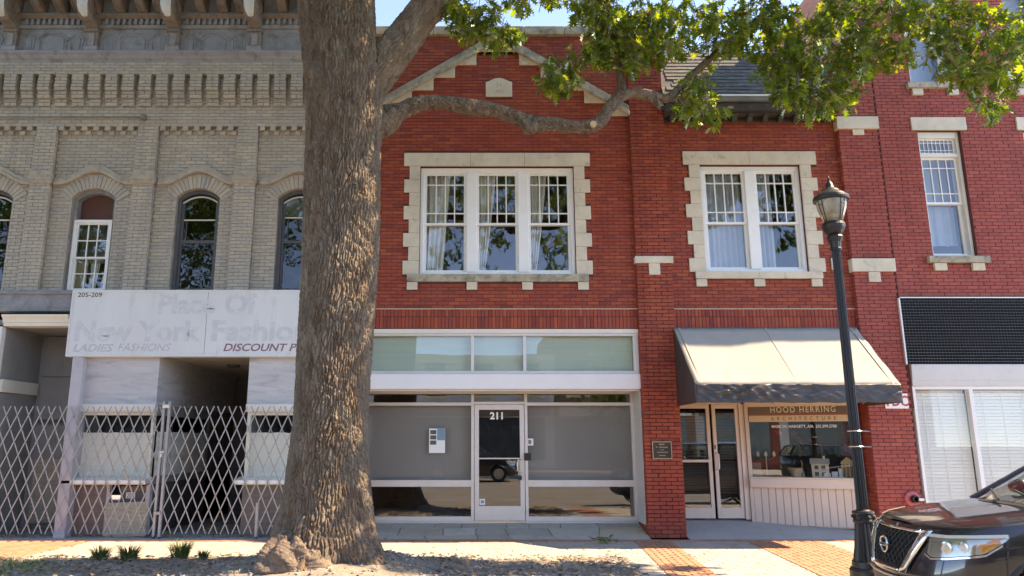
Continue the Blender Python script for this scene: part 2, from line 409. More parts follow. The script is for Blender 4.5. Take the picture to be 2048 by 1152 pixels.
# stones
for q in quoins: stone(G, 'quoin', q[0], q[1], -.022, .12, q[2], q[3])
for a, b in ((-1.42,-.09),(-.09,.99),(.99,2.30)): stone(G, 'lintel_stone', a, b, -.026, .14, 7.09, 7.37)
for a, b in ((-1.32,-.02),(-.02,.98),(.98,2.20)): stone(G, 'sill_stone', a, b, -.06, .16, 4.72, 4.87, m_stoned)
for c in corb: stone(G, 'corbel_stone', c[0], c[1], -.03, .08, c[2], c[3], m_stone)
for (s, xr, xo, zb) in steps:
    zt1 = rake(CXG+xr)-.19; zt0 = rake(CXG+xo)-.19
    pts = [(CXG+s*xr, zb), (CXG+s*xr, zt1), (CXG+s*xo, zb+.01), (CXG+s*xo, zb)]
    if s > 0: pts = [(CXG+xr, zb), (CXG+xo, zb), (CXG+xo, zb+.01), (CXG+xr, zt1)]
    else: pts = [(CXG-xo, zb), (CXG-xr, zb), (CXG-xr, zt1), (CXG-xo, zb+.01)]
    MB().prism(pts, -.03, .1).build('step_stone', m_stone, G, bevel=.004)
MB().prism([(CXG-.44, 9.575), (CXG+.44, 9.575), (CXG+.44, rake(CXG+.44)-.19), (CXG+.12, 9.74), (CXG-.12, 9.74), (CXG-.44, rake(CXG-.44)-.19)], -.032, .1).build('apex_stone', m_stone, G, bevel=.004)
for s in (-1, 1):
    cuts = [.12, .78, 1.62, 2.35, 2.648]
    for a, b in zip(cuts[:-1], cuts[1:]):
        xa, xb = CXG+s*a, CXG+s*b
        P = [(xa, rake(xa)-.2), (xb, rake(xb)-.2), (xb, rake(xb)), (xa, rake(xa))]
        if s < 0: P = P[::-1]; P = [P[2], P[3], P[0], P[1]]
        if s < 0: P = [(xb, rake(xb)-.2), (xa, rake(xa)-.2), (xa, rake(xa)), (xb, rake(xb))]
        MB().prism(P, -.10, .1).build('raking_coping', m_stoned, G, bevel=.008)
        Q = [(p[0], p[1]+d) for p, d in zip(P, (.02, .02, -.13, -.13))]
        MB().prism([(Q[0][0]+.003, Q[0][1]-.03), (Q[1][0]-.003, Q[1][1]-.03), (Q[2][0]-.003, Q[2][1]), (Q[3][0]+.003, Q[3][1])], -.135, -.1005).build('coping_mould', m_stoned, G, bevel=.008)
MB().prism([(CXG-.12, 9.73), (CXG+.12, 9.73), (CXG+.12, 9.93), (CXG-.12, 9.93)], -.10, .1).build('raking_coping', m_stoned, G, bevel=.008)
# date stone with H and figures, the carving's shadow put in as darker colour
n = 10
top = [(plq[0]+.07+(plq[1]-plq[0]-.14)*(1-i/n), plq[3]+.07*math.sin(math.pi*i/n)+.0) for i in range(n+1)]
ds = MB().prism([(plq[0], plq[2]), (plq[1], plq[2]), (plq[1], plq[3]-.02)] + top + [(plq[0], plq[3]-.02)], -.03, .08).build('date_stone', m_stone, G, bevel=.006)
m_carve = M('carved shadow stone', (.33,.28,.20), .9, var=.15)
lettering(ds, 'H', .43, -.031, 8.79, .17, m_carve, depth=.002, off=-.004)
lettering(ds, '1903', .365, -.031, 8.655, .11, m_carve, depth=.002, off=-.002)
cps = [-2.90, -.86, 1.02, 1.85, 3.85]
for a, b in zip(cps[:-1], cps[1:]):
    MB().ext_x([(-.10,9.945),(.32,9.945),(.32,10.12),(-.12,10.12),(-.12,10.0)], a+.004, b-.004).build('coping_stone', m_stoned, G, bevel=.01)
# piers either side
def pier(parent, x0, x1, ztop, y, quota, mat, hidden=lambda x, z: False, groove=(0, 3.85), skip=()):
    w = slab(x0+.03, x1-.03, .0, ztop, y+.032, .28, []).build('pier_wall', m_redm, parent)
    br = []; nC = round((ztop-.0)/BH); h = ztop/nC; L = (x1-x0)/3
    for i in range(nC):
        za, zb = i*h+JT/2, (i+1)*h-JT/2
        gv = groove[0] < za < groove[1] and i % 7 == 3
        yy = y + (.024 if gv else 0)
        edges = [x0, x0+L, x0+2*L, x1] if i % 2 else [x0, x0+L/2, x0+1.5*L, x0+2.5*L, x1]
        if any(a < zb and b > za for a, b in skip): continue
        for a, b in zip(edges[:-1], edges[1:]):
            gx0 = .02 if gv and a == x0 else 0; gx1 = .02 if gv and b == x1 else 0
            br.append((a+gx0+(JT/2 if a > x0 else 0), b-gx1-(JT/2 if b < x1 else 0), za, zb, yy, .24))
    lay(w, br, mat, L-JT, quota, hidden); return w
pw = pier(G, 3.12, 3.80, 9.94, -.10, 110, m_red, skip=[(5.08, 5.20)])
stone(G, 'cap_stone', 3.09, 3.83, -.135, .1, 5.07, 5.21); stone(G, 'key_stone', 3.35, 3.57, -.125, 0, 4.84, 5.07)
pier(G, -2.86, -2.18, 9.94, -.10, 0, m_red)
# side face of the right pier towards the recessed shop front, and its return
mb = MB(); nC = round(3.8/BH); h = 3.8/nC
for i in range(nC):
    y = -.10 - (.11 if i % 2 else 0)
    while y < .62:
        a, b = max(y, -.09), min(y+BL, .62)
        if b-a > .03: mb.add([(3.115,a+.004,i*h+.004),(3.115,b-.004,i*h+.004),(3.115,b-.004,(i+1)*h-.004),(3.115,a+.004,(i+1)*h-.004),(3.16,a+.002,i*h+.002),(3.16,b-.002,i*h+.002),(3.16,b-.002,(i+1)*h-.002),(3.16,a+.002,(i+1)*h-.002)],
                             [(3,2,1,0),(0,1,5,4),(1,2,6,5),(2,3,7,6),(3,0,4,7)])
        y += BL
stuff(mb.build('side_brickwork', m_red, pw))
MB().box(3.13, 3.79, .28, .95, 0, 3.8).build('pier_core', m_redm, G); MB().box(-2.85, -2.19, .28, .95, 0, 3.8).build('pier_core', m_redm, G)
# building mass behind
MB().box(-2.85, 3.79, .281, 11, 9.3, 9.45).box(-2.85, -2.65, .29, 11, 3.8, 9.3).box(3.6, 3.79, .29, 11, 3.8, 9.3).box(-2.85, 3.79, 11, 11.2, 0, 9.45).box(-2.85, -2.65, .96, 11, 0, 3.8).box(3.6, 3.79, .96, 11, 0, 3.8).build('rear_walls', m_redm, G)
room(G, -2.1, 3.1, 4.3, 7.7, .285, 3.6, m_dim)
# upper window: three double-hung sashes
W = MB()
fy = .05
W.box(wx0+.005, wx0+.075, fy, .2, wz0+.005, wz1-.005).box(wx1-.075, wx1-.005, fy, .2, wz0+.005, wz1-.005).box(wx0+.075, wx1-.075, fy, .2, wz1-.10, wz1-.005).box(wx0+.075, wx1-.075, fy, .2, wz0+.005, wz0+.07)
mull = [(at(933,450).x, at(953,450).x), (at(1037,450).x, at(1057,450).x)]
for a, b in mull: W.box(a, b, fy-.015, .2, wz0+.07, wz1-.10)
win = W.build('window', m_white, G, bevel=.006)
MB().box(wx0+.02, wx1-.02, fy-.03, fy-.001, wz1-.05, wz1-.012).build('head_mould', m_white, win, bevel=.005)
edges = [(wx0+.075, mull[0][0]), (mull[0][1], mull[1][0]), (mull[1][1], wx1-.075)]
zmr = at(0, 445).z
for k, (a, b) in enumerate(edges):
    sash(win, a, b, zmr-.03, wz1-.10, .085, m_white, m_glass_up, (.25,.5,.75), (.2,.8), st=.055, rail=.045, mun=.022, tilt=.006)
    sash(win, a, b, wz0+.07, zmr+.025, .126, m_white, m_glass_up, st=.055, rail=.055, tilt=.003)
    zz = [wz1-.1 - (wz1-wz0-.2)*t/12 for t in range(13)]
    pl = [(a+.03+.02*math.sin(t*.3), z) for t, z in enumerate(zz)]; wdt = (.42, .30, .30)[k]
    prr = [(a+wdt*(1-.75*(t/12)**1.2 if k else 1-.35*(t/12)) + .10*(1 if not k else .9), z) for t, z in enumerate(zz)]
    curtain(win, pl, prr, .25, 4, m_curtain)

# ---- shop front of 211
YS = .62
def sx(px, py, Y=YS): return at(px, py, Y).x
def sz(py, Y=YS): return at(0, py, Y).z
Sf = MB()
# upper transom band is flush with the wall
tz1, tz0 = 3.805, at(0,745,.05).z
shop = thing('x','x','x') if False else G
tx0, tx1 = GX0, 3.115
xa, xb = at(945,700,.05).x, at(1049,700,.05).x
t = MB().box(tx0, tx1, .02, .14, tz1-.13, tz1).box(tx0, tx1, .03, .13, tz0-.03, tz0+.03)
t.box(tx0, tx0+.06, .03, .13, tz0+.03, tz1-.13).box(tx1-.10, tx1, .03, .13, tz0+.03, tz1-.13)
for v in (xa, xb): t.box(v-.03, v+.03, .03, .13, tz0+.03, tz1-.13)
tw = t.build('transom_window', m_alu, G, bevel=.004)
MB().box(tx0, tx1, -.012, .0195, tz1-.08, tz1-.004).build('head_flashing', m_cream, tw, bevel=.004)
for a, b in ((tx0+.06, xa-.03), (xa+.03, xb-.03), (xb+.03, tx1-.10)): pane(tw, a, b, tz0+.03, tz1-.13, .08, m_glass_tr, .002)
m_blind = M('pale transom blind', (.74,.72,.63), .85, var=.06, vs_=1.0, sscale=(.6,1,14), bp=.1, bs=80)
nsl = 30
for k in range(nsl):
    z = tz0+.03 + (tz1-.13-tz0-.03)*(k+.5)/nsl
    MB().add([(tx0+.07,.145,z-.012),(tx1-.10,.145,z-.012),(tx1-.10,.16,z+.012),(tx0+.07,.16,z+.012)], [(0,1,2,3)]).build('blind_slat', m_blind, tw)
MB().box(tx0+.06, tx1-.10, .19, .20, tz0, tz1-.1).build('blind_backing', m_blind, tw)
# white fascia and soffit
fz1, fz0 = tz0-.035, at(0,778,0).z
MB().box(GX0, 3.118, -.02, .18, fz0, fz1).build('fascia_panel', m_fascia, G, bevel=.006)
MB().box(GX0, 3.118, .18, YS+.1, fz0+.02, fz0+.06).build('soffit', m_alu, G)
MB().box(GX0, 3.118, .05, .12, fz0-.035, fz0-.001).build('soffit_trim', m_alu, G)
# main glazing
gz1, gz0 = fz0+.018, sz(1043); gx0, gx1 = GX0, 3.10
dx0, dx1 = sx(948,900), sx(1050,900)
zt0 = sz(808); zr1, zr0 = sz(963), sz(973)
fr = MB()
fr.box(gx0, gx1, YS, YS+.1, gz1-.07, gz1)
fr.box(gx0, gx0+.06, YS, YS+.1, gz0, gz1-.07).box(gx1-.06, gx1, YS, YS+.1, gz0, gz1-.07)
fr.box(dx0-.055, dx0, YS-.005, YS+.1, gz0, gz1-.07).box(dx1, dx1+.055, YS-.005, YS+.1, gz0, gz1-.07)
fr.box(gx0+.06, dx0-.055, YS, YS+.1, zt0-.03, zt0+.03).box(dx1+.055, gx1-.06, YS, YS+.1, zt0-.03, zt0+.03).box(dx0, dx1, YS, YS+.1, zt0-.005, zt0+.045)
fr.box(gx0+.06, dx0-.055, YS, YS+.1, zr0-.005, zr1+.025).box(dx1+.055, gx1-.06, YS, YS+.1, zr0-.005, zr1+.025)
fr.box(gx0+.06, dx0-.055, YS, YS+.1, gz0, gz0+.09).box(dx1+.055, gx1-.06, YS, YS+.1, gz0, gz0+.09)
sf = fr.build('shop_window', m_alu, G, bevel=.004)
MB().box(gx1-.001, 3.119, .05, YS+.1, gz0, gz1).build('frame_return', m_alu, sf)
for a, b in ((gx0+.06, dx0-.055), (dx1+.055, gx1-.06)):
    pane(sf, a, b, zt0+.03, gz1-.07, YS+.05, m_glass_sh, .001)
    pane(sf, a, b, zr1+.025, zt0-.03, YS+.05, m_glass_bl, .0)
    pane(sf, a, b, gz0+.09, zr0-.005, YS+.05, m_glass_sh, .0)
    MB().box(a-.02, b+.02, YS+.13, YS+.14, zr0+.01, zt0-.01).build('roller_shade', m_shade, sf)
pane(sf, dx0, dx1, zt0+.045, gz1-.07, YS+.05, m_glass_sh, .001)
# door
dr = thing('x','x','x') if False else None
dz0 = gz0+.01
d = MB().box(dx0+.008, dx0+.095, YS+.01, YS+.06, dz0, zt0-.01).box(dx1-.095, dx1-.008, YS+.01, YS+.06, dz0, zt0-.01).box(dx0+.095, dx1-.095, YS+.01, YS+.06, dz0, dz0+.27).box(dx0+.095, dx1-.095, YS+.01, YS+.06, zt0-.11, zt0-.01)
zmid = sz(917)
d.box(dx0+.095, dx1-.095, YS+.015, YS+.03, zmid-.012, zmid+.012)
door = d.build('door', m_alu, G, bevel=.004)
pane(door, dx0+.095, dx1-.095, dz0+.27, zt0-.11, YS+.035, m_glass_sh, .0)
hx = dx1-.12
MB().tube([(hx+.045, YS+.005, zmid-.02),(hx-.02, YS-.05, zmid-.03),(hx-.03, YS-.055, zmid-.09),(hx-.03, YS-.055, zmid-.19),(hx-.02, YS-.05, zmid-.25),(hx+.045, YS+.005, zmid-.26)], .012, 8).build('handle', m_steel, door, smooth=True)
MB().box(hx+.01, hx+.10, YS-.004, YS+.009, zmid-.30, zmid-.02).build('lock_plate', m_steel, door, bevel=.003)
lettering(door, '211', sx(980,830), YS+.028, sz(838), .185, m_white, depth=.001, off=.006, sx=1.02)
MB().box(dx0, dx1, YS-.02, YS+.1, gz0-.06, gz0+.008).build('threshold', m_steel, door)
MB().box(gx0, gx1, YS-.01, YS+.1, gz0-.2, gz0-.002).build('kerb_plinth', m_alu, sf)
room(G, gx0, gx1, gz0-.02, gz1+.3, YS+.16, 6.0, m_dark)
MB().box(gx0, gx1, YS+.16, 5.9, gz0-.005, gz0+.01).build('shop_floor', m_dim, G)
# small things fixed to the glazing
po = thing('posted_notice', 'printed real estate notice sheet taped inside grey shaded shop window', 'notice', (sx(872,880), YS+.04, sz(880)))
m_paper = M('white paper', (.78,.78,.74), .7, var=.02); m_teal = M('teal print', (.16,.28,.33), .7, var=.05); m_photo = M('dark photo print', (.10,.11,.11), .6, var=.5, vs_=25)
x0, x1, z0, z1 = sx(858,880), sx(890,880), sz(906), sz(857)
sh = MB().box(x0, x1, YS+.040, YS+.044, z0, z1).build('sheet', m_paper, po)
w_ = x1-x0; h_ = z1-z0
MB().box(x0+w_*.5, x1-.004, YS+.037, YS+.0398, z0+h_*.52, z1-.004).build('print_block', m_teal, po)
for k in range(3): MB().box(x0+.02, x0+w_*.45, YS+.037, YS+.0398, z1-.03-h_*.17*(k+1)-.02*k, z1-.03-h_*.17*k-.02*k).build('print_photo', m_photo, po)
st = thing('door_hours_card', 'small cream paper card stuck inside glass beside glazed door', 'card', (sx(1061,884), YS+.04, sz(884)))
MB().box(sx(1052,884), sx(1067,884), YS+.040, YS+.044, sz(891), sz(877)).build('card', m_paper, st); MB().box(sx(1057,884), sx(1063,884), YS+.036, YS+.0398, sz(888), sz(880)).build('print_block', m_shade, st)
MB().box(sx(1048,910), sx(1062,910), YS-.03, YS-.006, sz(921), sz(906)).build('keypad', m_iron, sf, bevel=.006)
lb = thing('lock_box', 'small black combination lock box hanging under the glazed door handle', 'lock box', (hx-.01, YS-.05, zmid-.32))
MB().box(hx-.02, hx+.05, YS-.06, YS-.02, zmid-.40, zmid-.32).build('case', m_black, lb, bevel=.008)
MB().tube([(hx-.005, YS-.04, zmid-.33),(hx-.005, YS-.045, zmid-.27),(hx+.015, YS-.045, zmid-.255),(hx+.035, YS-.045, zmid-.27),(hx+.035, YS-.04, zmid-.33)], .006, 6).build('shackle', m_steel, lb)
stk = thing('door_sticker', 'small square white sticker low on the glazed door', 'sticker', (sx(965,1003), YS+.03, sz(1003)))
MB().box(sx(959,1003), sx(970,1003), YS+.029, YS+.031, sz(1010), sz(998)).build('sheet', m_paper, stk); MB().box(sx(962,1003), sx(968,1003), YS+.026, YS+.0285, sz(1007), sz(1001)).build('print_block', m_teal, stk)
# brass plaque on the pier
pl = thing('bronze_plaque', 'small framed bronze plaque screwed to the red brick pier', 'plaque', (3.44, -.11, 1.54))
m_bronze = M('dark bronze', (.07,.055,.042), .4, metal=.6, var=.25); m_brass = M('worn brass edge', (.46,.36,.22), .4, metal=.6, var=.15)
q0, q1 = at(1304,883,-.12), at(1344.5,918,-.12)
MB().box(q0.x, q1.x, -.122, -.101, q1.z, q0.z).build('plate', m_bronze, pl)
e = .014
MB().box(q0.x, q1.x, -.13, -.1225, q0.z-e, q0.z).box(q0.x, q1.x, -.13, -.1225, q1.z, q1.z+e).box(q0.x, q0.x+e, -.13, -.1225, q1.z+e, q0.z-e).box(q1.x-e, q1.x, -.13, -.1225, q1.z+e, q0.z-e).build('rim', m_brass, pl)
mb = MB(); w_ = q1.x-q0.x
for k, (wd, zz, hh) in enumerate(((.28,.80,.022),(.62,.64,.02),(.2,.50,.014),(.60,.36,.016),(.34,.18,.014))):
    n = max(3, int(wd*26)); 
    for j in range(n):
        xx = q0.x + w_*(.5-wd/2+wd*j/n)
        if random.random() < .88: mb.box(xx, xx+w_*wd/n*.7, -.126, -.1225, q1.z+(q0.z-q1.z)*zz, q1.z+(q0.z-q1.z)*zz+hh)
mb.build('raised_line', m_brass, pl)
# ================================================================ the lower red brick building with the pent roof and awning
Hb = thing('pent_roofed_brick_building', 'red brick building with dark bracketed pent roof above a double stone-edged window', 'building', (5.5, 0, 0))
hx0, hx1, hz0, hz1 = 4.49, 6.49, 4.92, 7.11
hq = []; QH = (7.125-4.92)/8; hc = (hx0+hx1)/2
for i in range(8):
    w = .325 if i % 2 == 0 else .22
    hq += [(hx0-w, hx0, 4.92+i*QH, 4.92+(i+1)*QH), (hx1, hx1+w, 4.92+i*QH, 4.92+(i+1)*QH)]
hl = (4.16, 6.83, 7.125, 7.405); hs = (4.27, 6.73, 4.78, 4.92); hcb = [(x, x+.21, 4.63, 4.78) for x in (4.28, 5.40, 6.51)]
hwall = slab(3.80, 7.30, 3.80, 8.44, .009, .28, [(hx0, hx1, hz0, hz1)]).build('front_wall', m_redm, Hb)
lay(hwall, redbricks(3.80, 7.30, 4.20, 8.06, 0, hq + [hl, hs, (hx0, hx1, hz0, hz1)] + hcb), m_red, BL-JT, 180)
mb = MB(); x = 3.80
while x < 7.29:
    w = .0695 + U(-.002,.002); e = min(x+w, 7.30)
    mb.brick(x+.004, e-.004, -.001+U(-.003,.003), .08, 4.045, 4.19); mb.brick(x+.004, e-.004, -.001+U(-.003,.003), .08, 3.815, 4.035); x += w
stuff(mb.build('soldier_brickwork', m_red, hwall))
MB().box(3.80, 7.30, -.012, .02, 4.186, 4.199).build('string_course', m_stone, Hb)
for q in hq: stone(Hb, 'quoin', q[0], q[1], -.022, .12, q[2], q[3])
for a, b in ((4.16,5.49),(5.49,6.83)): stone(Hb, 'lintel_stone', a, b, -.026, .14, 7.125, 7.405)
for a, b in ((4.27,5.50),(5.50,6.73)): stone(Hb, 'sill_stone', a, b, -.06, .16, 4.78, 4.92)
for c in hcb: stone(Hb, 'corbel_stone', c[0], c[1], -.03, .08, c[2], c[3])
W = MB(); fy = .05
W.box(hx0+.005, hx0+.075, fy, .2, hz0+.005, hz1-.005).box(hx1-.075, hx1-.005, fy, .2, hz0+.005, hz1-.005).box(hx0+.075, hx1-.075, fy, .2, hz1-.10, hz1-.005).box(hx0+.075, hx1-.075, fy, .2, hz0+.005, hz0+.07).box(hc-.10, hc+.10, fy-.015, .2, hz0+.07, hz1-.10)
hw = W.build('window', m_white, Hb, bevel=.006)
zm = at(0, 443).z
for a, b in ((hx0+.075, hc-.10), (hc+.10, hx1-.075)):
    sash(hw, a, b, zm-.03, hz1-.10, .085, m_white, m_glass_up, (.25,.5,.75), (.2,.8), st=.055, rail=.045, mun=.022, tilt=.005)
    sash(hw, a, b, hz0+.07, zm+.025, .126, m_white, m_glass_up, st=.055, rail=.055, tilt=.002)
zz = [hz1-.1 - (hz1-hz0-.2)*t/8 for t in range(9)]
m_sheer = M('pale sheer curtain', (.42,.44,.46), .9, var=.08, vs_=4)
curtain(hw, [(hx0+.08, z) for z in zz], [(hc-.12, z) for z in zz], .30, 7, m_sheer, .03); curtain(hw, [(hc+.12, z) for z in zz], [(hx1-.5, z) for z in zz], .30, 4, m_sheer, .03)
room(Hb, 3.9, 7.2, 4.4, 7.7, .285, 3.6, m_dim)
# pier shared with the taller building, with stone caps
def pier2(parent, x0, x1, ztop, y, quota, mat):
    w = slab(x0+.012, x1-.012, 0, ztop, y+.009, .28, []).build('pier_wall', m_redm, parent)
    sk = [(7.74, 8.08), (4.80, 5.14)]; br = []
    for b in courses(x0, x1, 0, ztop, BL, BH, [(x0-.1, x1+.1, 7.835, 8.10), (x0+.27, x0+.50, 7.71, 7.835), (x0-.1, x1+.1, 4.90, 5.16), (x0+.27, x0+.50, 4.70, 4.90)], JT):
        br.append(b + (y, .24))
    lay(w, br, mat, BL-JT, quota); return w
p2 = pier2(Hb, 7.30, 8.105, 9.6, -.10, 120, m_red2)
for z0, z1, zk in ((7.835, 8.10, 7.71), (4.90, 5.16, 4.70)):
    stone(Hb, 'cap_stone', 7.26, 8.10, -.15, .1, z0, z1); stone(Hb, 'key_stone', 7.57, 7.80, -.125, 0, zk, z0)
mb = MB(); nC = round(3.8/BH); h = 3.8/nC
for i in range(nC):
    y = -.09 - (.11 if i % 2 else 0)
    while y < 1.0:
        for xx, s in ((7.293, 1), (3.806, -1)):
            a, b = max(y, -.088), min(y+BL, 1.0)
            if b-a > .03:
                q = [(xx,a+.004,i*h+.004),(xx,b-.004,i*h+.004),(xx,b-.004,(i+1)*h-.004),(xx,a+.004,(i+1)*h-.004)]
                r = [(xx+s*.03,p[1],p[2]) for p in q]
                fs = [(3,2,1,0),(0,1,5,4),(1,2,6,5),(2,3,7,6),(3,0,4,7)]
                mb.add(q+r, fs if s > 0 else [f[::-1] for f in fs])
        y += BL
stuff(mb.build('side_brickwork', m_red, p2))
MB().box(7.31, 8.09, .28, 1.5, 0, 3.8).build('pier_core', m_redm, Hb)
MB().box(3.8, 8.1, .281, 11, 8.9, 9.05).box(3.8, 8.1, 11, 11.2, 0, 9.0).box(7.2, 7.31, .29, 11, 3.8, 8.9).build('rear_walls', m_redm, Hb)
# pent roof
m_shing = M('weathered grey shingle', (.105,.10,.092), .9, var=.35, vs_=3, stain=(.24,.235,.215), st=(.5,.68), sscale=(1,1,5), bp=.6, bs=60)
m_eave = M('dark eave timber', (.060,.050,.042), .85, var=.4, vs_=4, stain=(.22,.15,.10), st=(.62,.74), bp=.4, bs=40)  # dark tone for eave boards and brackets
m_gutter = M('weathered gutter metal', (.20,.20,.17), .5, metal=.3, var=.25, stain=(.10,.10,.085), st=(.5,.7))
ex0, ex1 = 3.79, 7.28; EY = -.30; EZ = 8.36
rise = (1.30, .62)                                     # up, back
NR = 13
roof = MB().add([(ex0,EY+.05,EZ+.10),(ex1,EY+.05,EZ+.10),(ex1,EY+.05+rise[1],EZ+.1+rise[0]),(ex0,EY+.05+rise[1],EZ+.1+rise[0])], [(0,1,2,3)]).build('pent_roof', m_shing, Hb)
Lr = math.hypot(*rise); ux = Vector((0, rise[1]/Lr, rise[0]/Lr)); un = Vector((0, -rise[0]/Lr, rise[1]/Lr))
smeshes = []
for k in range(4):
    w = (.27,.31,.24,.35)[k]; hh = Lr/NR*1.25
    p = [Vector((0,0,0)) + un*.022, Vector((w-.004,0,0)) + un*.022, Vector((w-.004,0,0)) + ux*hh + un*.004, ux*hh + un*.004]
    me = MB().add(p + [v - un*.016 for v in p], [(0,1,2,3),(4,5,1,0),(5,6,2,1),(7,4,0,3)]).mesh('shingle'); me.materials.append(m_shing); smeshes.append((w, me))
for i in range(NR):
    x = ex0 - U(0,.2)
    while x < ex1-.1:
        w, me = random.choice(smeshes)
        if x >= ex0-.02 and x+w <= ex1+.03:
            o = link('shingle', me, m_shing, roof, loc=Vector((x, EY+.05, EZ+.1)) + ux*(Lr*i/NR + U(-.004,.004)))
        x += w
MB().ext_x([(EY-.06,EZ+.10),(EY-.05,EZ-.02),(EY+.03,EZ-.03),(EY+.03,EZ+.12),(EY+.0,EZ+.02),(EY-.03,EZ+.02)], ex0-.08, ex1).build('gutter', m_gutter, Hb)
MB().box(ex0, ex1, EY-.07, EY-.061, EZ+.075, EZ+.108).build('gutter_lip', m_white, Hb)
MB().ext_x([(EY+.0,EZ-.05),(EY+.0,EZ-.20),(EY+.08,EZ-.20),(EY+.08,EZ-.24),(-.02,EZ-.24),(-.02,EZ-.05)], ex0+.02, ex1-.005).build('eave_board', m_eave, Hb)
MB().box(ex0+.02, ex1-.005, -.04, .0, 8.03, EZ-.245).build('frieze_board', m_eave, Hb)
MB().box(ex0+.02, ex1-.005, -.055, -.0405, 8.03, 8.07).build('frieze_mould', m_eave, Hb)
for k in range(11):
    x = ex0 + .18 + k*.31
    pr = [(-.041, EZ-.245), (-.041, EZ-.36), (-.09, EZ-.37), (-.16, EZ-.34), (-.19, EZ-.285), (-.23, EZ-.275), (-.25, EZ-.245)]
    MB().ext_x(pr, x-.05, x+.05).build('bracket', m_eave, Hb, bevel=.006)
stone(Hb, 'chimney_stone', 5.35, 5.62, 1.2, 1.6, 9.3, 10.35)
MB().box(5.65, 6.3, 1.25, 1.7, 9.0, 10.3).build('rear_chimney', m_red2, Hb)

# ---- entrance: glazed doors set back, angled display window, panelled bulkhead
DY = .95; dz = .22
m_cream2 = M('pinkish cream joinery', (.70,.58,.48), .5, var=.05, vs_=3, bp=.06, bs=90, stain=(.52,.42,.35), st=(.66,.85))
def dX(px, py=930): return at(px, py, DY).x
d0, d1, d2, d3 = 3.83, dX(1425), dX(1430), dX(1484, 930)
ztop = at(0, 808, DY).z
fr = MB().box(3.80, d3+.06, DY-.02, DY+.1, ztop, ztop+.10).box(3.80, d0, DY-.02, DY+.08, dz, ztop).box(d3, d3+.10, DY-.03, DY+.1, dz, ztop)
ef = fr.build('entrance_frame', m_cream2, Hb, bevel=.004)
def glazed_leaf(a, b, hinge_right, mid):
    m = MB(); s = .07
    m.box(a, a+s, DY, DY+.045, dz+.02, ztop-.005).box(b-s, b, DY, DY+.045, dz+.02, ztop-.005).box(a+s, b-s, DY, DY+.045, dz+.02, dz+.22).box(a+s, b-s, DY, DY+.045, ztop-.09, ztop-.005)
    if mid: z = at(0, 922, DY).z; m.box(a+s, b-s, DY-.005, DY+.045, z-.025, z+.025)
    dd = m.build('door', m_cream2, Hb, bevel=.004)
    pane(dd, a+s, b-s, dz+.22, ztop-.09, DY+.025, m_glass_sh, .001); return dd
L1 = glazed_leaf(d0+.005, d1, True, True); L2 = glazed_leaf(d2, d3-.005, False, False)
z1, z0 = at(0, 906, DY).z, at(0, 940, DY).z
xh = d2+.035
MB().tube([(xh,DY-.002,z1),(xh,DY-.055,z1-.01),(xh+.03,DY-.06,z1-.03),(xh+.03,DY-.06,z0+.03),(xh,DY-.055,z0+.01),(xh,DY-.002,z0)], .013, 8).build('handle', m_white, L2, smooth=True)
for xx, zz_ in ((d1-.035, at(0,915,DY).z), (xh-.01, at(0,894,DY).z)): MB().lathe([(.02,0),(.02,.012)], (0,0,0), 12).build('lock', m_iron, L2)
for o in [o for o in L2.children if o.name.startswith('lock')]: bpy.data.objects.remove(o)
MB().box(d1-.05, d1-.02, DY-.012, DY-.001, at(0,918,DY).z, at(0,912,DY).z).build('lock', m_steel, L1, bevel=.003)
MB().box(xh-.022, xh+.0, DY-.012, DY-.001, at(0,898,DY).z, at(0,890,DY).z).build('lock', m_black, L2, bevel=.003)
m_slat = M('dark venetian slat', (.16,.14,.12), .5, var=.1)
for nm, (a, b) in (('l', (d0+.08, d1-.07)), ('r', (d2+.07, d3-.08))):
    mb = MB()
    for k in range(62): z = dz+.25 + (ztop-.36-dz)*k/62; mb.add([(a,DY+.16,z),(b,DY+.16,z),(b,DY+.175,z+.012),(a,DY+.175,z+.012)], [(0,1,2,3)])
    stuff(mb.build('venetian_blind', m_slat, L1 if nm == 'l' else L2))
# display window: wall running from A (deep, left) to B (near the pier)
A = Vector((d3+.10, DY-.05, 0)); B = Vector((7.20, .16, 0)); dv = (B-A).normalized(); nv = Vector((dv.y, -dv.x, 0)); Ld = (B-A).length
ang = math.atan2(dv.y, dv.x)
Sh = thing('display_bay', 'x', 'x', A, ang)
bpy.data.objects.remove(Sh)
def wp(u, v, z): return A + dv*u + nv*(-v) + Vector((0,0,z))   # along the wall, into the shop, up
def wbox(mb, u0, u1, v0, v1, z0, z1):
    P = [wp(u,v,z) for z in (z0,z1) for (u,v) in ((u0,v0),(u1,v0),(u1,v1),(u0,v1))]
    return mb.add(P, [(3,2,1,0),(4,5,6,7),(0,1,5,4),(1,2,6,5),(2,3,7,6),(3,0,4,7)])
zs1, zs0 = at(0, 955, .5).z, at(0, 977, .4).z           # sill top and bottom
zh1, zh0 = at(0, 806, .5).z, at(0, 843, .45).z          # sign band
bz = .14
mb = MB(); wbox(mb, 0, .07, -.02, .1, bz, 2.7); wbox(mb, Ld-.09, Ld, -.02, .1, bz, 2.7); wbox(mb, .07, Ld-.09, -.02, .1, zh1-.06, 2.7)
dw = mb.build('display_window', m_cream2, Hb, bevel=.004)
mb = MB(); wbox(mb, .02, Ld-.02, -.09, .12, zs0, zs1-.03); wbox(mb, .01, Ld-.01, -.11, .12, zs1-.028, zs1); mb.build('window_sill', m_cream2, dw, bevel=.005)
mb = MB(); wbox(mb, .07, Ld-.09, .02, .06, bz-.02, zs0-.001); mb.build('bulkhead', m_cream2, dw)
nb = 14
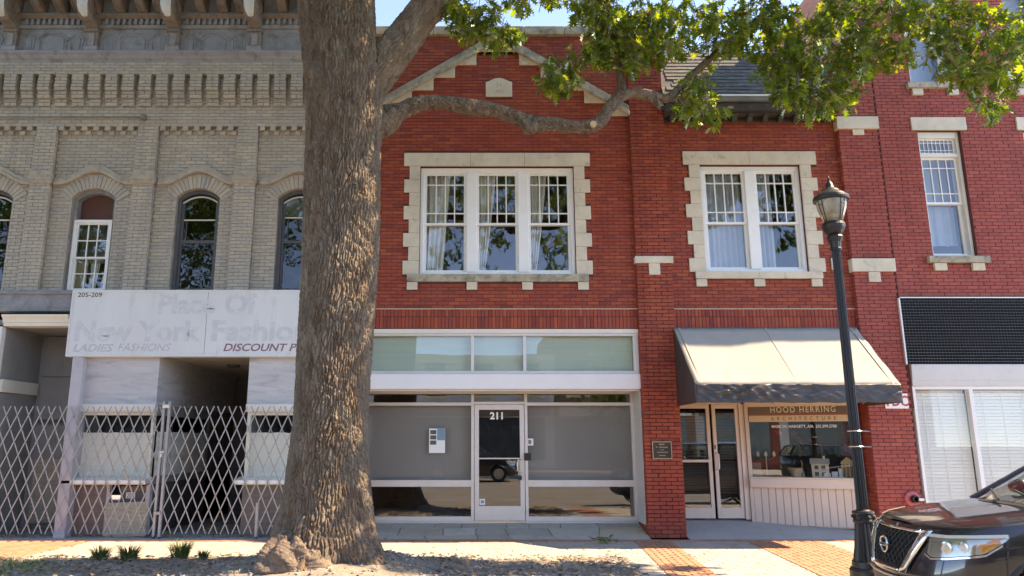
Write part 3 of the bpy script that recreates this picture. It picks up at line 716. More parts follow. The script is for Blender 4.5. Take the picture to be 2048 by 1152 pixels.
for k in range(nb):
    u0 = .07 + (Ld-.16)*k/nb; mb = MB(); wbox(mb, u0+.006, u0+(Ld-.16)/nb-.006, -.005, .019, bz, zs0-.003); mb.build('board', m_cream2, dw, bevel=.004)
mb = MB(); mb.add([wp(.07,.03,zs1),wp(Ld-.09,.03,zs1),wp(Ld-.09,.03,zh0),wp(.07,.03,zh0)], [(0,1,2,3)]); mb.build('pane', m_glass_sh, dw)
# sign band
sg = thing('shop_sign_board', 'brown and cream painted shop sign board over the angled display window', 'sign', wp(Ld/2, -.03, zh0))
m_brown = M('brown sign paint', (.17,.115,.085), .5, var=.06); m_sandp = M('sand sign paint', (.66,.50,.33), .5, var=.05); m_rust = M('rust red line', (.35,.09,.05), .5, var=.05); m_letter = M('pale gold letter', (.78,.68,.5), .5, var=.05)
hzs = zh1-zh0
mb = MB(); wbox(mb, .08, Ld-.10, -.03, .02, zh0+hzs*.40, zh1-.065); mb.build('upper_band', m_brown, sg)
mb = MB(); wbox(mb, .08, Ld-.10, -.028, .02, zh0+hzs*.34, zh0+hzs*.40); mb.build('line', m_rust, sg)
mb = MB(); wbox(mb, .08, Ld-.10, -.03, .02, zh0, zh0+hzs*.34); mb.build('lower_band', m_sandp, sg)
mb = MB(); wbox(mb, .02, Ld-.02, -.07, .02, zh1-.062, zh1+.03); mb.build('sign_mould', m_cream2, sg, bevel=.006)
def wtext(parent, txt, uc, v, z, size, mat, fitw, **k):
    me = text_mesh(txt, size, align='CENTER', **k); me.materials.clear(); me.materials.append(mat)
    xs = [q.co.x for q in me.vertices]; w0 = max(xs)-min(xs); me.transform(Matrix.Diagonal((fitw/w0,1,1,1)))
    o = wp(uc, v, z); me.transform(Matrix.Translation(o) @ Matrix.Rotation(ang, 4, 'Z') @ Matrix.Rotation(R(90), 4, 'X'))
    o = link('lettering', me, mat, parent); o['kind'] = 'stuff'; return o
def wu(px, py):                                         # distance along the angled wall at a photo column
    dx = (px-CX)/F; dy = (CY-py)/F; k = dx/(_c-dy*_s)
    return (k*(A.y+DIST) - A.x)/(dv.x - k*dv.y)
uL, uR = wu(1541, 825), wu(1671, 825)
wtext(sg, 'HOOD HERRING', (uL+uR)/2, -.032, zh0+hzs*.50, .16, m_letter, uR-uL, depth=.002, space=1.25, off=.001)
wtext(sg, 'ARCHITECTURE', (uL+uR)/2, -.032, zh0+hzs*.08, .095, m_brown, uR-uL, depth=.002, space=2.2, off=.001)
wtext(dw, 'MARK W. HARGETT, AIA  252.399.2780', (uL+uR)/2, .027, at(0,855,.4).z, .075, m_paper, uR-uL, depth=.001, off=.0015)
# inside the display window
mb = MB(); wbox(mb, .07, Ld-.09, .12, .75, zs1-.12, zs1-.02); mb.build('display_shelf', m_cream2, dw)
room(Hb, 3.86, 7.25, .1, 2.95, 1.15, 5.5, m_dark)
MB().box(3.80, 7.30, .1, 1.15, 2.75, 2.80).build('porch_ceiling', m_cream2, Hb)
MB().box(3.80, 7.30, .02, .26, 2.80, 3.81).build('transom_board', m_brown, Hb)
def models(u, v, z, rot, parts, name, label, cat, mat):
    t_ = thing(name, label, cat, wp(u, v, z), ang+rot)
    for nm, m_ in parts(): m_.build(nm, mat, t_, local=True)
    return t_
m_card = M('cream model card', (.66,.60,.48), .7, var=.06); m_wcard = M('white model card', (.82,.82,.80), .7, var=.03); m_ochre = M('ochre model', (.52,.42,.22), .7, var=.1); m_kraft = M('wicker tan', (.50,.36,.22), .8, var=.25, vs_=40)
def house_parts():
    b = MB().box(-.15,.15,-.1,.1,0,.27); r_ = MB().ext_x([(-.13,.27),(.13,.27),(0,.37)], -.17, .17); w = MB()
    out = [('wall', b), ('roof', r_)]
    for x, z in ((-.1,.05),(.02,.05),(-.1,.17),(.02,.17)): out.append(('window', MB().box(x,x+.07,-.105,-.1,z,z+.07)))
    out.append(('chimney', MB().box(.06,.10,-.02,.02,.33,.42))); return out
us = lambda px: wu(px, 945)
hm = models(us(1642), .22, zs1-.02, 0, house_parts, 'model_house', 'cream card model house with gabled roof on the display shelf', 'model', m_card)
for o in hm.children:
    if o.name.startswith('window'): o.data.materials.clear(); o.data.materials.append(m_photo)
def block_parts(): return [('base', MB().box(-.2,.2,-.1,.1,0,.03)), ('block', MB().box(-.17,-.05,-.06,.06,.031,.10)), ('block', MB().box(-.03,.07,-.06,.06,.031,.13)), ('tower', MB().box(.09,.15,-.03,.03,.031,.19)), ('block', MB().box(-.15,-.10,-.03,.03,.101,.14))]
models(us(1668), .16, zs1-.02, 0, block_parts, 'model_building', 'low white card model building with small tower in the shop display', 'model', m_wcard)
def temple_parts():
    o = [('base', MB().box(-.11,.11,-.08,.08,0,.03)), ('cella', MB().box(-.07,.07,-.02,.07,.031,.27)), ('entablature', MB().box(-.11,.11,-.08,.08,.271,.31)), ('pediment', MB().prism([(-.11,.311),(.11,.311),(0,.40)], -.08, .08))]
    for x in (-.09,-.03,.03,.09): o.append(('column', MB().lathe([(.016,.031),(.013,.27)], (x,-.06,0), 10)))
    return o
models(us(1698), .22, zs1-.02, 0, temple_parts, 'model_temple', 'ochre model temple front with columns in the shop display', 'model', m_ochre)
def basket_parts(): return [('bowl', MB().lathe([(.07,0),(.10,.08),(.15,.19),(.14,.19),(.09,.08),(.06,.01)], (0,0,0), 18)), ('handle', MB().tube([(.10,0,.17),(.13,0,.26),(.11,0,.34)], .008, 6))]
models(us(1592), .2, zs1-.02, 0, basket_parts, 'wicker_basket', 'small tan wicker basket on the shop display shelf', 'basket', m_kraft)
def frame_parts(): return [('panel', MB().box(-.1,.1,-.01,.01,0,.28)), ('foot', MB().box(-.06,.06,-.05,.06,0,.012))]
models(us(1512), .25, zs1-.02, 0, frame_parts, 'display_panel', 'dull grey panel propped at the door end of the shop display', 'panel', m_shade)
# lamp with three candle arms behind the glass
ca = thing('candle_lamp', 'three-armed brass candle lamp standing on the shop display shelf', 'lamp', wp(us(1534), .3, zs1-.02), ang)
MB().lathe([(.06,0),(.05,.02),(.012,.04),(.012,.42),(.02,.44)], (0,0,0), 12).build('stem', m_brass, ca, local=True)
for k in (-1,0,1):
    MB().tube([(0,0,.36),(k*.08,0,.34),(k*.15,0,.40)], .008, 6).build('arm', m_brass, ca, local=True)
    MB().lathe([(.02,.40),(.035,.44),(.012,.50)], (k*.15,0,0), 10).build('shade', m_letter, ca, local=True)
# orange paper ornaments hanging further in
m_orange = M('orange red paper', (.55,.10,.05), .7, var=.2)
for k, (px, py, r_) in enumerate(((1556,864,.085),(1588,868,.07),(1596,878,.05),(1606,885,.05),(1610,898,.04),(1624,882,.035))):
    p = at(px, py, 1.9)
    MB().lathe([(.01,-r_),(r_*.7,-r_*.6),(r_,0),(r_*.7,r_*.6),(.01,r_)], p, 12).build('paper_ornament', m_orange, dw, smooth=True)

# ================================================================ awning
Aw = thing('shop_awning', 'cream fabric shop awning over the door, its wrinkled valance coloured dark for shade', 'awning', (5.5, 0, 2.3))
m_canvas = M('sunlit canvas', (.37,.335,.285), .85, var=.07, vs_=1.5, bp=.12, bs=120, stain=(.30,.27,.23), st=(.55,.8), sscale=(1,1,.4))  # canopy copy of the canvas, pale for its sunlit slope
m_canvas_shade = M('shade toned canvas', (.05,.044,.042), .42, var=.1, vs_=2, bp=.1, bs=120, stain=(.075,.066,.062), st=(.6,.85))  # same canvas coloured darker, the shade on valance and sides
ax0, ax1, ayf, az1, az2, az3 = 3.76, 7.24, -1.35, 3.80, 2.655, 2.34
NX, NY = 48, 14
P = []
for j in range(NY+1):
    v = j/NY; row = []
    for i in range(NX+1):
        u = i/NX; x = ax0 + (ax1-ax0)*u
        sag = -.030*math.sin(math.pi*v)*(.25+abs(math.sin(u*math.pi*2))) + .010*mnoise.noise((u*7, v*3, 1)) + .006*mnoise.noise((u*22, v*5, 2))
        row.append((x, -.115+(ayf+.115)*v, az1+(az2-az1)*v+sag))
    P.append(row)
m_ = MB().grid(P[::-1]).build('canopy', m_canvas, Aw, smooth=True, fix=True)
s_ = m_.modifiers.new('t', 'SOLIDIFY'); s_.thickness = .006
P = []
for j in range(13):
    v = j/12; row = []
    for i in range(181):
        u = i/180; x = ax0 + (ax1-ax0)*u
        w = math.exp(-((u-.25)/.2)**2)*1.3 + .5
        y = ayf + .050*w*(mnoise.noise((u*16+v*3.5, v*2.0, 4)) + .6*mnoise.noise((u*34-v*6, v*4, 9))) * (.15+math.sin(math.pi*min(1, v*1.05))*.85)
        z = az2+(az3-az2)*v + (.014*mnoise.noise((u*14, 0, 2)) if j == 12 else 0)
        row.append((x, y-.008*v, z))
    P.append(row)
o = MB().grid(P[::-1]).build('valance', m_canvas_shade, Aw, smooth=True, fix=True); o.modifiers.new('t', 'SOLIDIFY').thickness = .005
for x, s in ((ax0, -1), (ax1, 1)):
    pts = [(x, -.115, az1), (x, ayf, az2), (x, ayf, az3), (x, -.115, az3)]
    P = []
    for j in range(11):
        v = j/10; a = Vector(pts[0]).lerp(Vector(pts[3]), v); b = Vector((x, ayf, az2)).lerp(Vector((x, ayf, az3)), v)
        P.append([a.lerp(b, i/10) + Vector((.02*mnoise.noise((i*.35, v*3, x))*math.sin(math.pi*i/10), 0, 0)) for i in range(11)])
    o = MB().grid(P).build('side_panel', m_canvas_shade, Aw, smooth=True, fix=True); o.modifiers.new('t', 'SOLIDIFY').thickness = .005
fr = MB()
for x in (ax0+.04, (ax0+ax1)/2, ax1-.04):
    MB().tube([(x, -.11, az1-.04), (x, ayf+.05, az2-.03)], .014, 6).build('frame_rod', m_steel, Aw); MB().tube([(x, -.11, az3+.05), (x, ayf+.05, az2-.04)], .014, 6).build('frame_rod', m_steel, Aw)
MB().box(ax0, ax1, -.118, -.101, az1-.02, az1+.02).build('head_batten', m_canvas_shade, Aw)
# seam along the right edge of the canopy
for uo in (.03, .5, .965): MB().bar((ax0+(ax1-ax0)*uo, -.12, az1+.004), (ax0+(ax1-ax0)*(uo+.004), ayf+.01, az2+.002), .03, .008).build('edge_seam', m_canvas, Aw)
# ================================================================ taller red brick building on the right
Tb = thing('tall_brick_building', 'taller pinkish red brick building with stone lintels and black tiled band above blinds', 'building', (9.6, -.1, 0))
TY = -.10
def tp(px, py): return at(px, py, TY)
TX0, TX1 = 8.108, 13.2
wins = []
for k in range(3):
    ox = 2.12*k
    wins.append((8.88+ox, 9.74+ox, 5.20, 7.815))
    wins.append((8.88+ox, 9.74+ox, 8.83, 11.3))
hol = list(wins)
for k in range(3):
    ox = 2.12*k
    hol += [(8.76+ox, 9.87+ox, 7.815, 8.09), (8.74+ox, 9.92+ox, 5.07, 5.20), (8.76+ox, 9.90+ox, 8.71, 8.83)]
    hol += [(8.85+ox, 9.09+ox, 4.92, 5.07), (9.58+ox, 9.82+ox, 4.92, 5.07), (8.86+ox, 9.08+ox, 8.57, 8.71), (9.58+ox, 9.80+ox, 8.57, 8.71)]
tw_ = slab(TX0, TX1, 2.3, 12.6, TY+.009, TY+.35, wins + [(8.16, TX1+1, 0, 4.42)]).build('front_wall', m_redm, Tb)
lay(tw_, [b + (TY, .09) for b in courses(TX0, TX1, 4.42, 12.6, BL, BH, hol, JT)], m_red2, BL-JT, 300, hidden=lambda x, z: z > 9 or x > 11)
MB().box(8.096, 8.113, TY-.008, .2, 3.2, 12.6).build('movement_joint', m_redm, Tb)
for k in range(3):
    ox = 2.12*k
    stone(Tb, 'lintel_stone', 8.76+ox, 9.87+ox, TY-.03, TY+.2, 7.815, 8.09)
    stone(Tb, 'sill_stone', 8.74+ox, 9.92+ox, TY-.09, TY+.22, 5.07, 5.20, m_stoned); stone(Tb, 'sill_stone', 8.76+ox, 9.90+ox, TY-.09, TY+.22, 8.71, 8.83, m_stoned)
    for a, b, z0, z1 in ((8.85,9.09,4.92,5.07),(9.58,9.82,4.92,5.07),(8.86,9.08,8.57,8.71),(9.58,9.80,8.57,8.71)): stone(Tb, 'corbel_stone', a+ox, b+ox, TY-.05, TY+.1, z0, z1)
    a, b = 8.88+ox, 9.74+ox; y = TY+.14
    for lev, (z0, z1, zt, zm) in enumerate(((5.20, 7.815, 7.36, 6.33), (8.83, 11.3, 99, 10.05))):
        m = MB().box(a+.003, a+.06, y-.06, TY+.34, z0+.003, z1-.003).box(b-.06, b-.003, y-.06, TY+.34, z0+.003, z1-.003).box(a+.06, b-.06, y-.06, TY+.34, z1-.13, z1-.003).box(a+.06, b-.06, y-.06, TY+.34, z0+.003, z0+.06)
        if lev == 0: m.box(a+.06, b-.06, y-.05, TY+.34, zt-.07, zt+.0)
        w = m.build('window', m_cream, Tb, bevel=.006)
        if lev == 0:
            sash(w, a+.06, b-.06, zt, z1-.13, y, m_white, m_glass_up, [i/8 for i in range(1,8)], (.2,.8), st=.04, rail=.03, mun=.012)
            sash(w, a+.06, b-.06, zm-.02, zt-.07, y+.01, m_white, m_glass_up, (.25,.5,.75), (.2,.8), st=.05, rail=.045, mun=.018, tilt=.004)
            m_tint = m_glass_up
            sash(w, a+.06, b-.06, z0+.06, zm+.025, y+.055, m_white, m_glass_up, st=.06, rail=.05)
            curtain(w, [(a+.06, zm+.0), (a+.06, zm-.45), (a+.06, zm-.8)], [(b-.06, zm+.0), (b-.06, zm-.42), (b-.06, zm-.75)], y+.3, 3, m_sheer, .02)
        else:
            sash(w, a+.06, b-.06, zm-.02, z1-.13, y+.01, m_white, m_glass_up, st=.05, rail=.05); sash(w, a+.06, b-.06, z0+.06, zm+.025, y+.055, m_white, m_glass_up, st=.06, rail=.05)
        MB().box(a, b, y+.45, y+.46, (zm if lev == 0 else z0), z1).build('window_blind', M('pale window blind', (.42,.46,.50), .8, var=.05) if k == 0 and lev == 0 else bpy.data.materials['pale window blind'], w)
room(Tb, 8.4, 13.1, 4.5, 12.3, TY+.36, 3.6, m_dim)
m_sideb, nt, b_, N = nodes('orange side brick')
mpp = N('Mapping'); mpp.inputs['Rotation'].default_value = (R(90), 0, R(90)); nt.links.new(N('NewGeometry').outputs['Position'], mpp.inputs[0])
sxyz = N('SeparateXYZ'); cxyz = N('CombineXYZ'); gg = N('NewGeometry'); nt.links.new(gg.outputs['Position'], sxyz.inputs[0]); nt.links.new(sxyz.outputs['Y'], cxyz.inputs['X']); nt.links.new(sxyz.outputs['Z'], cxyz.inputs['Y'])
bt = N('TexBrick'); bt.inputs['Scale'].default_value = 1.0; bt.inputs['Brick Width'].default_value = .22; bt.inputs['Row Height'].default_value = .07; bt.inputs['Mortar Size'].default_value = .006; bt.inputs['Color1'].default_value = (.42,.16,.09,1); bt.inputs['Color2'].default_value = (.33,.11,.065,1); bt.inputs['Mortar'].default_value = (.22,.15,.12,1)
nt.links.new(cxyz.outputs[0], bt.inputs['Vector']); nt.links.new(bt.outputs[0], b_.inputs['Base Color']); b_.inputs['Roughness'].default_value = .85
MB().box(TX0+.02, TX0+.2, TY+.351, 11, 3.5, 12.4).build('side_wall', m_sideb, Tb)
MB().box(TX0+.21, TX1, TY+.351, 11, 12.4, 12.55).box(TX0, TX1, 11, 11.2, 0, 12.5).box(TX1-.1, TX1, TY+.351, 11, 0, 12.4).build('rear_walls', m_redm, Tb)
MB().ext_x([(TY-.03,12.6),(TY+.4,12.6),(TY+.4,12.9),(TY-.04,12.9)], TX0, TX1).build('cornice', m_stoned, Tb)
# black tiled band
m_tile = M('black glazed tile', (.006,.006,.008), .5, var=.35, vs_=9, bp=.03, spec=.08); m_grout = M('pale grout', (.38,.37,.35), .9, var=.12)
tz1_, tz0_ = tp(1900,597).z, tp(1900,729).z
x0 = tp(1797,597).x
band = MB().box(x0, TX1, TY-.035, TY+.3, tz0_, tz1_).build('tile_band', m_grout, Tb)
mb = MB(); n = 23; ph = (tz1_-tz0_)/n; pw_ = .0575; nx = int((TX1-x0)/pw_)
for k in range(n):
    for i in range(nx):
        if (x0 + i*pw_) > 11.6: continue
        j = U(-.0012,.0012); mb.add([(x0+i*pw_+.003,TY-.041+j,tz0_+k*ph+.003),(x0+(i+1)*pw_-.003,TY-.041-j,tz0_+k*ph+.003),(x0+(i+1)*pw_-.003,TY-.041+j,tz0_+(k+1)*ph-.003),(x0+i*pw_+.003,TY-.041-j,tz0_+(k+1)*ph-.003)], [(0,1,2,3)])
        q = len(mb.v)-4
        a = mb.v[q:q+4]; mb.add([(v[0],TY-.0352,v[2]) for v in a], []); 
        mb.f += [(q+4,q+5,q+1,q),(q+5,q+6,q+2,q+1),(q+6,q+7,q+3,q+2),(q+7,q+4,q,q+3)]
stuff(mb.build('wall_tile', m_tile, band))
MB().box(x0-.03, x0-.001, TY-.05, TY+.1, tz0_, tz1_+.02).build('band_edge', m_alu, band)
MB().box(x0-.03, TX1, TY-.05, TY+.1, tz1_+.001, tz1_+.022).build('band_edge', m_alu, band)
# fascia and shop windows with blinds
zf1, zf0 = tz0_-.002, tp(1900,772).z
MB().ext_x([(TY-.055,zf1),(TY+.2,zf1),(TY+.2,zf0),(TY-.03,zf0),(TY-.03,zf0+.10),(TY-.045,zf0+.11),(TY-.045,zf0+.14),(TY-.06,zf1-.03)], 8.16, TX1).build('shop_fascia', m_lintel, Tb)
gx0 = 8.16; gz1_ = zf0; xm = tp(1955,880).x
m_ = MB().box(gx0, gx0+.05, TY+.0, TY+.12, .25, gz1_).box(xm-.035, xm+.035, TY+.0, TY+.12, .25, gz1_-.06).box(gx0+.05, TX1, TY, TY+.12, gz1_-.06, gz1_-.001).box(gx0+.05, TX1, TY, TY+.12, .25, .33)
for x in (xm+1.28, xm+2.56): m_.box(x-.035, x+.035, TY, TY+.12, .33, gz1_-.06)
sw = m_.build('shop_window', m_fascia, Tb, bevel=.004)
m_wslat = M('white blind slat', (.82,.80,.73), .55, var=.03)
for a, b in ((gx0+.05, xm-.035), (xm+.035, xm+1.245), (xm+1.315, xm+2.525)):
    pane(sw, a, b, .33, gz1_-.06, TY+.05, m_glass_bl, .0)
    nS = 36
    me = MB().add([(a+.01,0,-.030),(b-.01,0,-.030),(b-.01,.018,.029),(a+.01,.018,.029)], [(0,1,2,3)]).mesh('blind_slat'); me.materials.append(m_wslat)
    for k in range(nS):
        link('blind_slat', me, m_wslat, sw, loc=(0, TY+.135, .36+(gz1_-.12-.36)*(k+.5)/nS))
    for f in (.2, .5, .8): MB().box(a+(b-a)*f-.004, a+(b-a)*f+.004, TY+.128, TY+.131, .34, gz1_-.07).build('blind_cord', m_wslat, sw)
    MB().box(a+.005, b-.005, TY+.19, TY+.20, .33, gz1_-.07).build('blind_backing', m_wslat, sw)
MB().box(8.12, TX1, TY, .3, 0, .249).build('plinth', m_redm, Tb)
# fire hose connection and its sign
fs = thing('fire_connection_sign', 'white sign with red capital letters half hidden behind the awning end', 'sign', (7.92, -.11, 2.45))
s0, s1 = at(1768,787,-.12), at(1818,817,-.12)
MB().box(s0.x, s1.x, -.122, -.102, s1.z, s0.z).build('plate', m_white, fs, bevel=.003)
lettering(fs, 'FDC', s0.x+.02, -.124, s1.z+.05, .26, M('sign red', (.50,.05,.07), .5, var=.04), depth=.001, off=.006, sx=.83)
fc = thing('fire_hose_connection', 'round red wall plate with brass hose inlet low on the brick pier', 'fire connection', (8.01, -.11, .66))
m_redp = M('faded red paint', (.50,.11,.12), .5, var=.15, vs_=9)
c = at(1827, 998, -.15)
def ring_y(mb, prof, n=28):
    b0 = len(mb.v)
    for r, y in prof:
        for j in range(n): a = 2*math.pi*j/n; mb.v.append((c.x+r*math.cos(a), y, c.z+r*math.sin(a)))
    for i in range(len(prof)-1):
        for j in range(n): mb.f.append((b0+i*n+j, b0+i*n+(j+1)%n, b0+(i+1)*n+(j+1)%n, b0+(i+1)*n+j))
    return mb
ring_y(MB(), [(.138,-.101),(.138,-.125),(.125,-.14),(.06,-.155),(.058,-.11)]).build('escutcheon', m_redp, fc, smooth=True, fix=True)
ring_y(MB(), [(.055,-.12),(.055,-.23),(.062,-.235),(.062,-.25),(.045,-.25),(.045,-.16),(.001,-.16)]).build('inlet', m_iron, fc, fix=True)
MB().bar((c.x+.03,-.24,c.z), (c.x+.13,-.24,c.z-.005), .045, .05).build('cap', m_steel, fc, bevel=.01)
# electrical box on the stone cap pier, half behind the lamp post
eb = thing('meter_box', 'small weathered white rimmed wall box beside the stone capped pier', 'box', (7.22, -.02, 5.1))
e0, e1 = at(1661,517,-.01), at(1676,540,-.01)
MB().box(e0.x, e1.x, -.05, -.001, e1.z, e0.z).build('box', m_cream, eb, bevel=.01); MB().box(e0.x+.02, e1.x-.02, -.056, -.0505, e1.z+.03, e0.z-.03).build('cover', m_iron, eb)
# ================================================================ the old tan brick building on the left
Ob = thing('tan_brick_building', 'old weathered tan brick building with arched windows and heavy bracketed grey cornice', 'building', (-6.6, 0, 0))
OX0, OX1 = -12.4, -2.88
m_greyp = M('weathered grey paint', (.27,.265,.27), .7, var=.18, vs_=3, stain=(.17,.165,.165), st=(.5,.7), bp=.3, bs=50, stain2=(.40,.39,.40), st2=(.6,.72), s2=9)
m_frieze = M('faded grey metal', (.285,.275,.275), .6, var=.15, vs_=2.2, stain=(.15,.135,.12), st=(.5,.72), bp=.2, bs=60, stain2=(.36,.36,.39), st2=(.58,.75), s2=3.3)
m_rustc = M('rusty cornice metal', (.22,.18,.15), .7, var=.2, vs_=5, stain=(.26,.13,.06), st=(.54,.66), bp=.35, bs=50, stain2=(.12,.105,.09), st2=(.55,.68), s2=6)
m_flake = M('flaking white paint', (.68,.67,.65), .7, var=.08, vs_=12, stain=(.36,.26,.18), st=(.6,.68), bp=.3)
m_dgrey = M('dark grey window paint', (.095,.095,.10), .6, var=.2, vs_=5, stain=(.20,.20,.20), st=(.6,.75))
TL, TH = .215, .0705
PW = .41; pil = [-10.89, -8.87, -6.82, -4.80]          # left edges of the pilasters
wcs = [-9.66, -7.61, -5.53, -3.50]                     # window centres
WW = .43; ZS, ZC = 6.47, 6.66                          # half width, springing, crown
def arcz(dx, hw, zs, zc):                              # height of a segmental arch
    r = (hw*hw + (zc-zs)**2)/(2*(zc-zs)); return zc - r + math.sqrt(max(0, r*r - dx*dx))
def archhole(c, hw, zs, zc):
    def f(za, zb):
        if zb < 4.5 or za > zc: return []
        if zb <= zs: return [(c-hw, c+hw)]
        r = (hw*hw + (zc-zs)**2)/(2*(zc-zs)); d = r*r - (zb-zc+r)**2
        if d <= 0: return [] if za >= zc else [(c-.05, c+.05)]
        return [(c-math.sqrt(d), c+math.sqrt(d))] if math.sqrt(d) < hw else [(c-hw, c+hw)]
    return f
ohol = [(c-WW, c+WW, 4.56, ZC) for c in wcs]
owall = slab(OX0, OX1, 4.5, 9.3, .11, .4, ohol).build('front_wall', m_tanm, Ob)
mw = MB().box(OX0, OX1, .011, .1095, 7.95, 9.3)
for x in pil: mw.box(x+.012, x+PW-.012, .011, .1095, 4.56, 7.95)
mw.build('upper_wall', m_tanm, Ob)
br = []
AR = .30                                               # voussoir ring
rings = [archhole(c, WW+AR*.55, ZS-.02, ZC+AR) for c in wcs]
pilh = [(x, x+PW, 4.5, 7.95) for x in pil]
def mkring(c):
    base = archhole(c, WW, ZS, ZC)
    def f(za, zb):
        if za < ZS-.05: return base(za, zb)
        hw2 = WW+.14; r = (hw2*hw2 + (.32)**2)/(2*.32); zc = ZC+AR-.05
        d = r*r - ((za+zb)/2-zc+r)**2
        return [(c-math.sqrt(d), c+math.sqrt(d))] if d > 0 and za < zc else []
    return f
br += [b + (.10, .05) for b in courses(OX0, OX1, 4.56, 7.95, TL, TH, [mkring(c) for c in wcs] + pilh)]
for k, x in enumerate(pil): br += [b + (0., .09) for b in courses(x, x+PW, 4.56, 7.95, TL, TH, (), .009, k)]
br += [b + (0., .05) for b in courses(OX0, OX1, 7.95, 8.37, TL, TH)]
# corbel table: stepped brick blocks between slots
P_ = .3425; x = -12.3
while x < OX1-.3:
    for z0, z1, y in ((8.67,9.02,-.16),(8.52,8.67,-.11),(8.37,8.52,-.055)):
        br += [b + (y, .2) for b in courses(x, x+.238, z0, z1, .238, TH, (), .009, random.randint(0,1))]
    x += P_
br += [b + (.0, .05) for b in courses(OX0, OX1, 8.37, 9.02, TL, TH)]
br += [b + (-.16, .12) for b in courses(OX0, OX1, 9.02, 9.28, TL, TH)]
lay(owall, br, m_tan, TL-.009, 300, hidden=lambda x, z: x < -9.6 or x > -3.3)
MB().box(OX0, OX1, -.14, -.0, 9.025, 9.28).build('corbel_core', m_tanm, Ob)
# dentil bricks at the head of each recessed panel
for k in range(len(pil)):
    a = pil[k]+PW; b = pil[k+1] if k+1 < len(pil) else OX1
    n = int((b-a)/.215); st_ = (b-a)/n
    for i in range(n):
        MB().brick(a+i*st_+.03, a+i*st_+.03+.105, .0, .1, 7.872, 7.95).build('dentil_brick', m_tan, owall)
        MB().brick(a+i*st_+.03+.07, a+i*st_+.03+.17, .045, .1, 7.79, 7.868).build('dentil_brick', m_tan, owall)
m_tan1 = M('tan rendered mould', (.44,.375,.29), .85, var=.14, vs_=5, stain=(.29,.255,.215), st=(.5,.7), bp=.6, bs=32)
# arches, hood moulds, belt
for c in wcs:
    n = 17; hw2 = WW; r = (hw2*hw2 + (ZC-ZS)**2)/(2*(ZC-ZS)); zc0 = ZC - r; th = math.asin(WW/r)+.16
    for i in range(n):
        a0, a1 = -th+2*th*i/n+.006, -th+2*th*(i+1)/n-.006; ro = r+.27
        pts = [(c+r*math.sin(a0), zc0+r*math.cos(a0)), (c+r*math.sin(a1), zc0+r*math.cos(a1)), (c+ro*math.sin(a1), zc0+ro*math.cos(a1)), (c+ro*math.sin(a0), zc0+ro*math.cos(a0))]
        MB().prism(pts, .085+U(-.004,.004), .2).build('arch_brick', m_tan, owall)
    hwp = .80
    def hz_(x): t = min(1, abs(x-c)/.70); return 6.72 + .27*(.5+.5*math.cos(math.pi*t))
    for d0_, d1_, y in ((0., .065, .015), (.068, .15, .04)):
        N_ = 40; m = MB(); xs_ = [c-hwp+2*hwp*i/N_ for i in range(N_+1)]
        for i in range(N_): m.prism([(xs_[i], hz_(xs_[i])+d0_), (xs_[i+1], hz_(xs_[i+1])+d0_), (xs_[i+1], hz_(xs_[i+1])+d1_), (xs_[i], hz_(xs_[i])+d1_)], y, .12)
        bm = bmesh.new(); me = m.mesh('hood_mould'); bm.from_mesh(me); bmesh.ops.remove_doubles(bm, verts=bm.verts, dist=.0005)
        bm.to_mesh(me); bm.free(); link('hood_mould', me, m_tan1, Ob)
for k in range(len(pil)):                              # belt course and pilaster capitals
    x = pil[k]; zb = 6.74
    MB().ext_x([(-.05,zb+.12),(.1,zb+.12),(.1,zb),(-.02,zb),(-.03,zb+.05),(-.05,zb+.06)], x-.03, x+PW+.03).build('pilaster_cap', m_tan1, Ob)
    MB().ext_x([(-.035,zb+.24),(.1,zb+.24),(.1,zb+.122),(-.02,zb+.122)], x-.015, x+PW+.015).build('pilaster_cap', m_tan1, Ob)
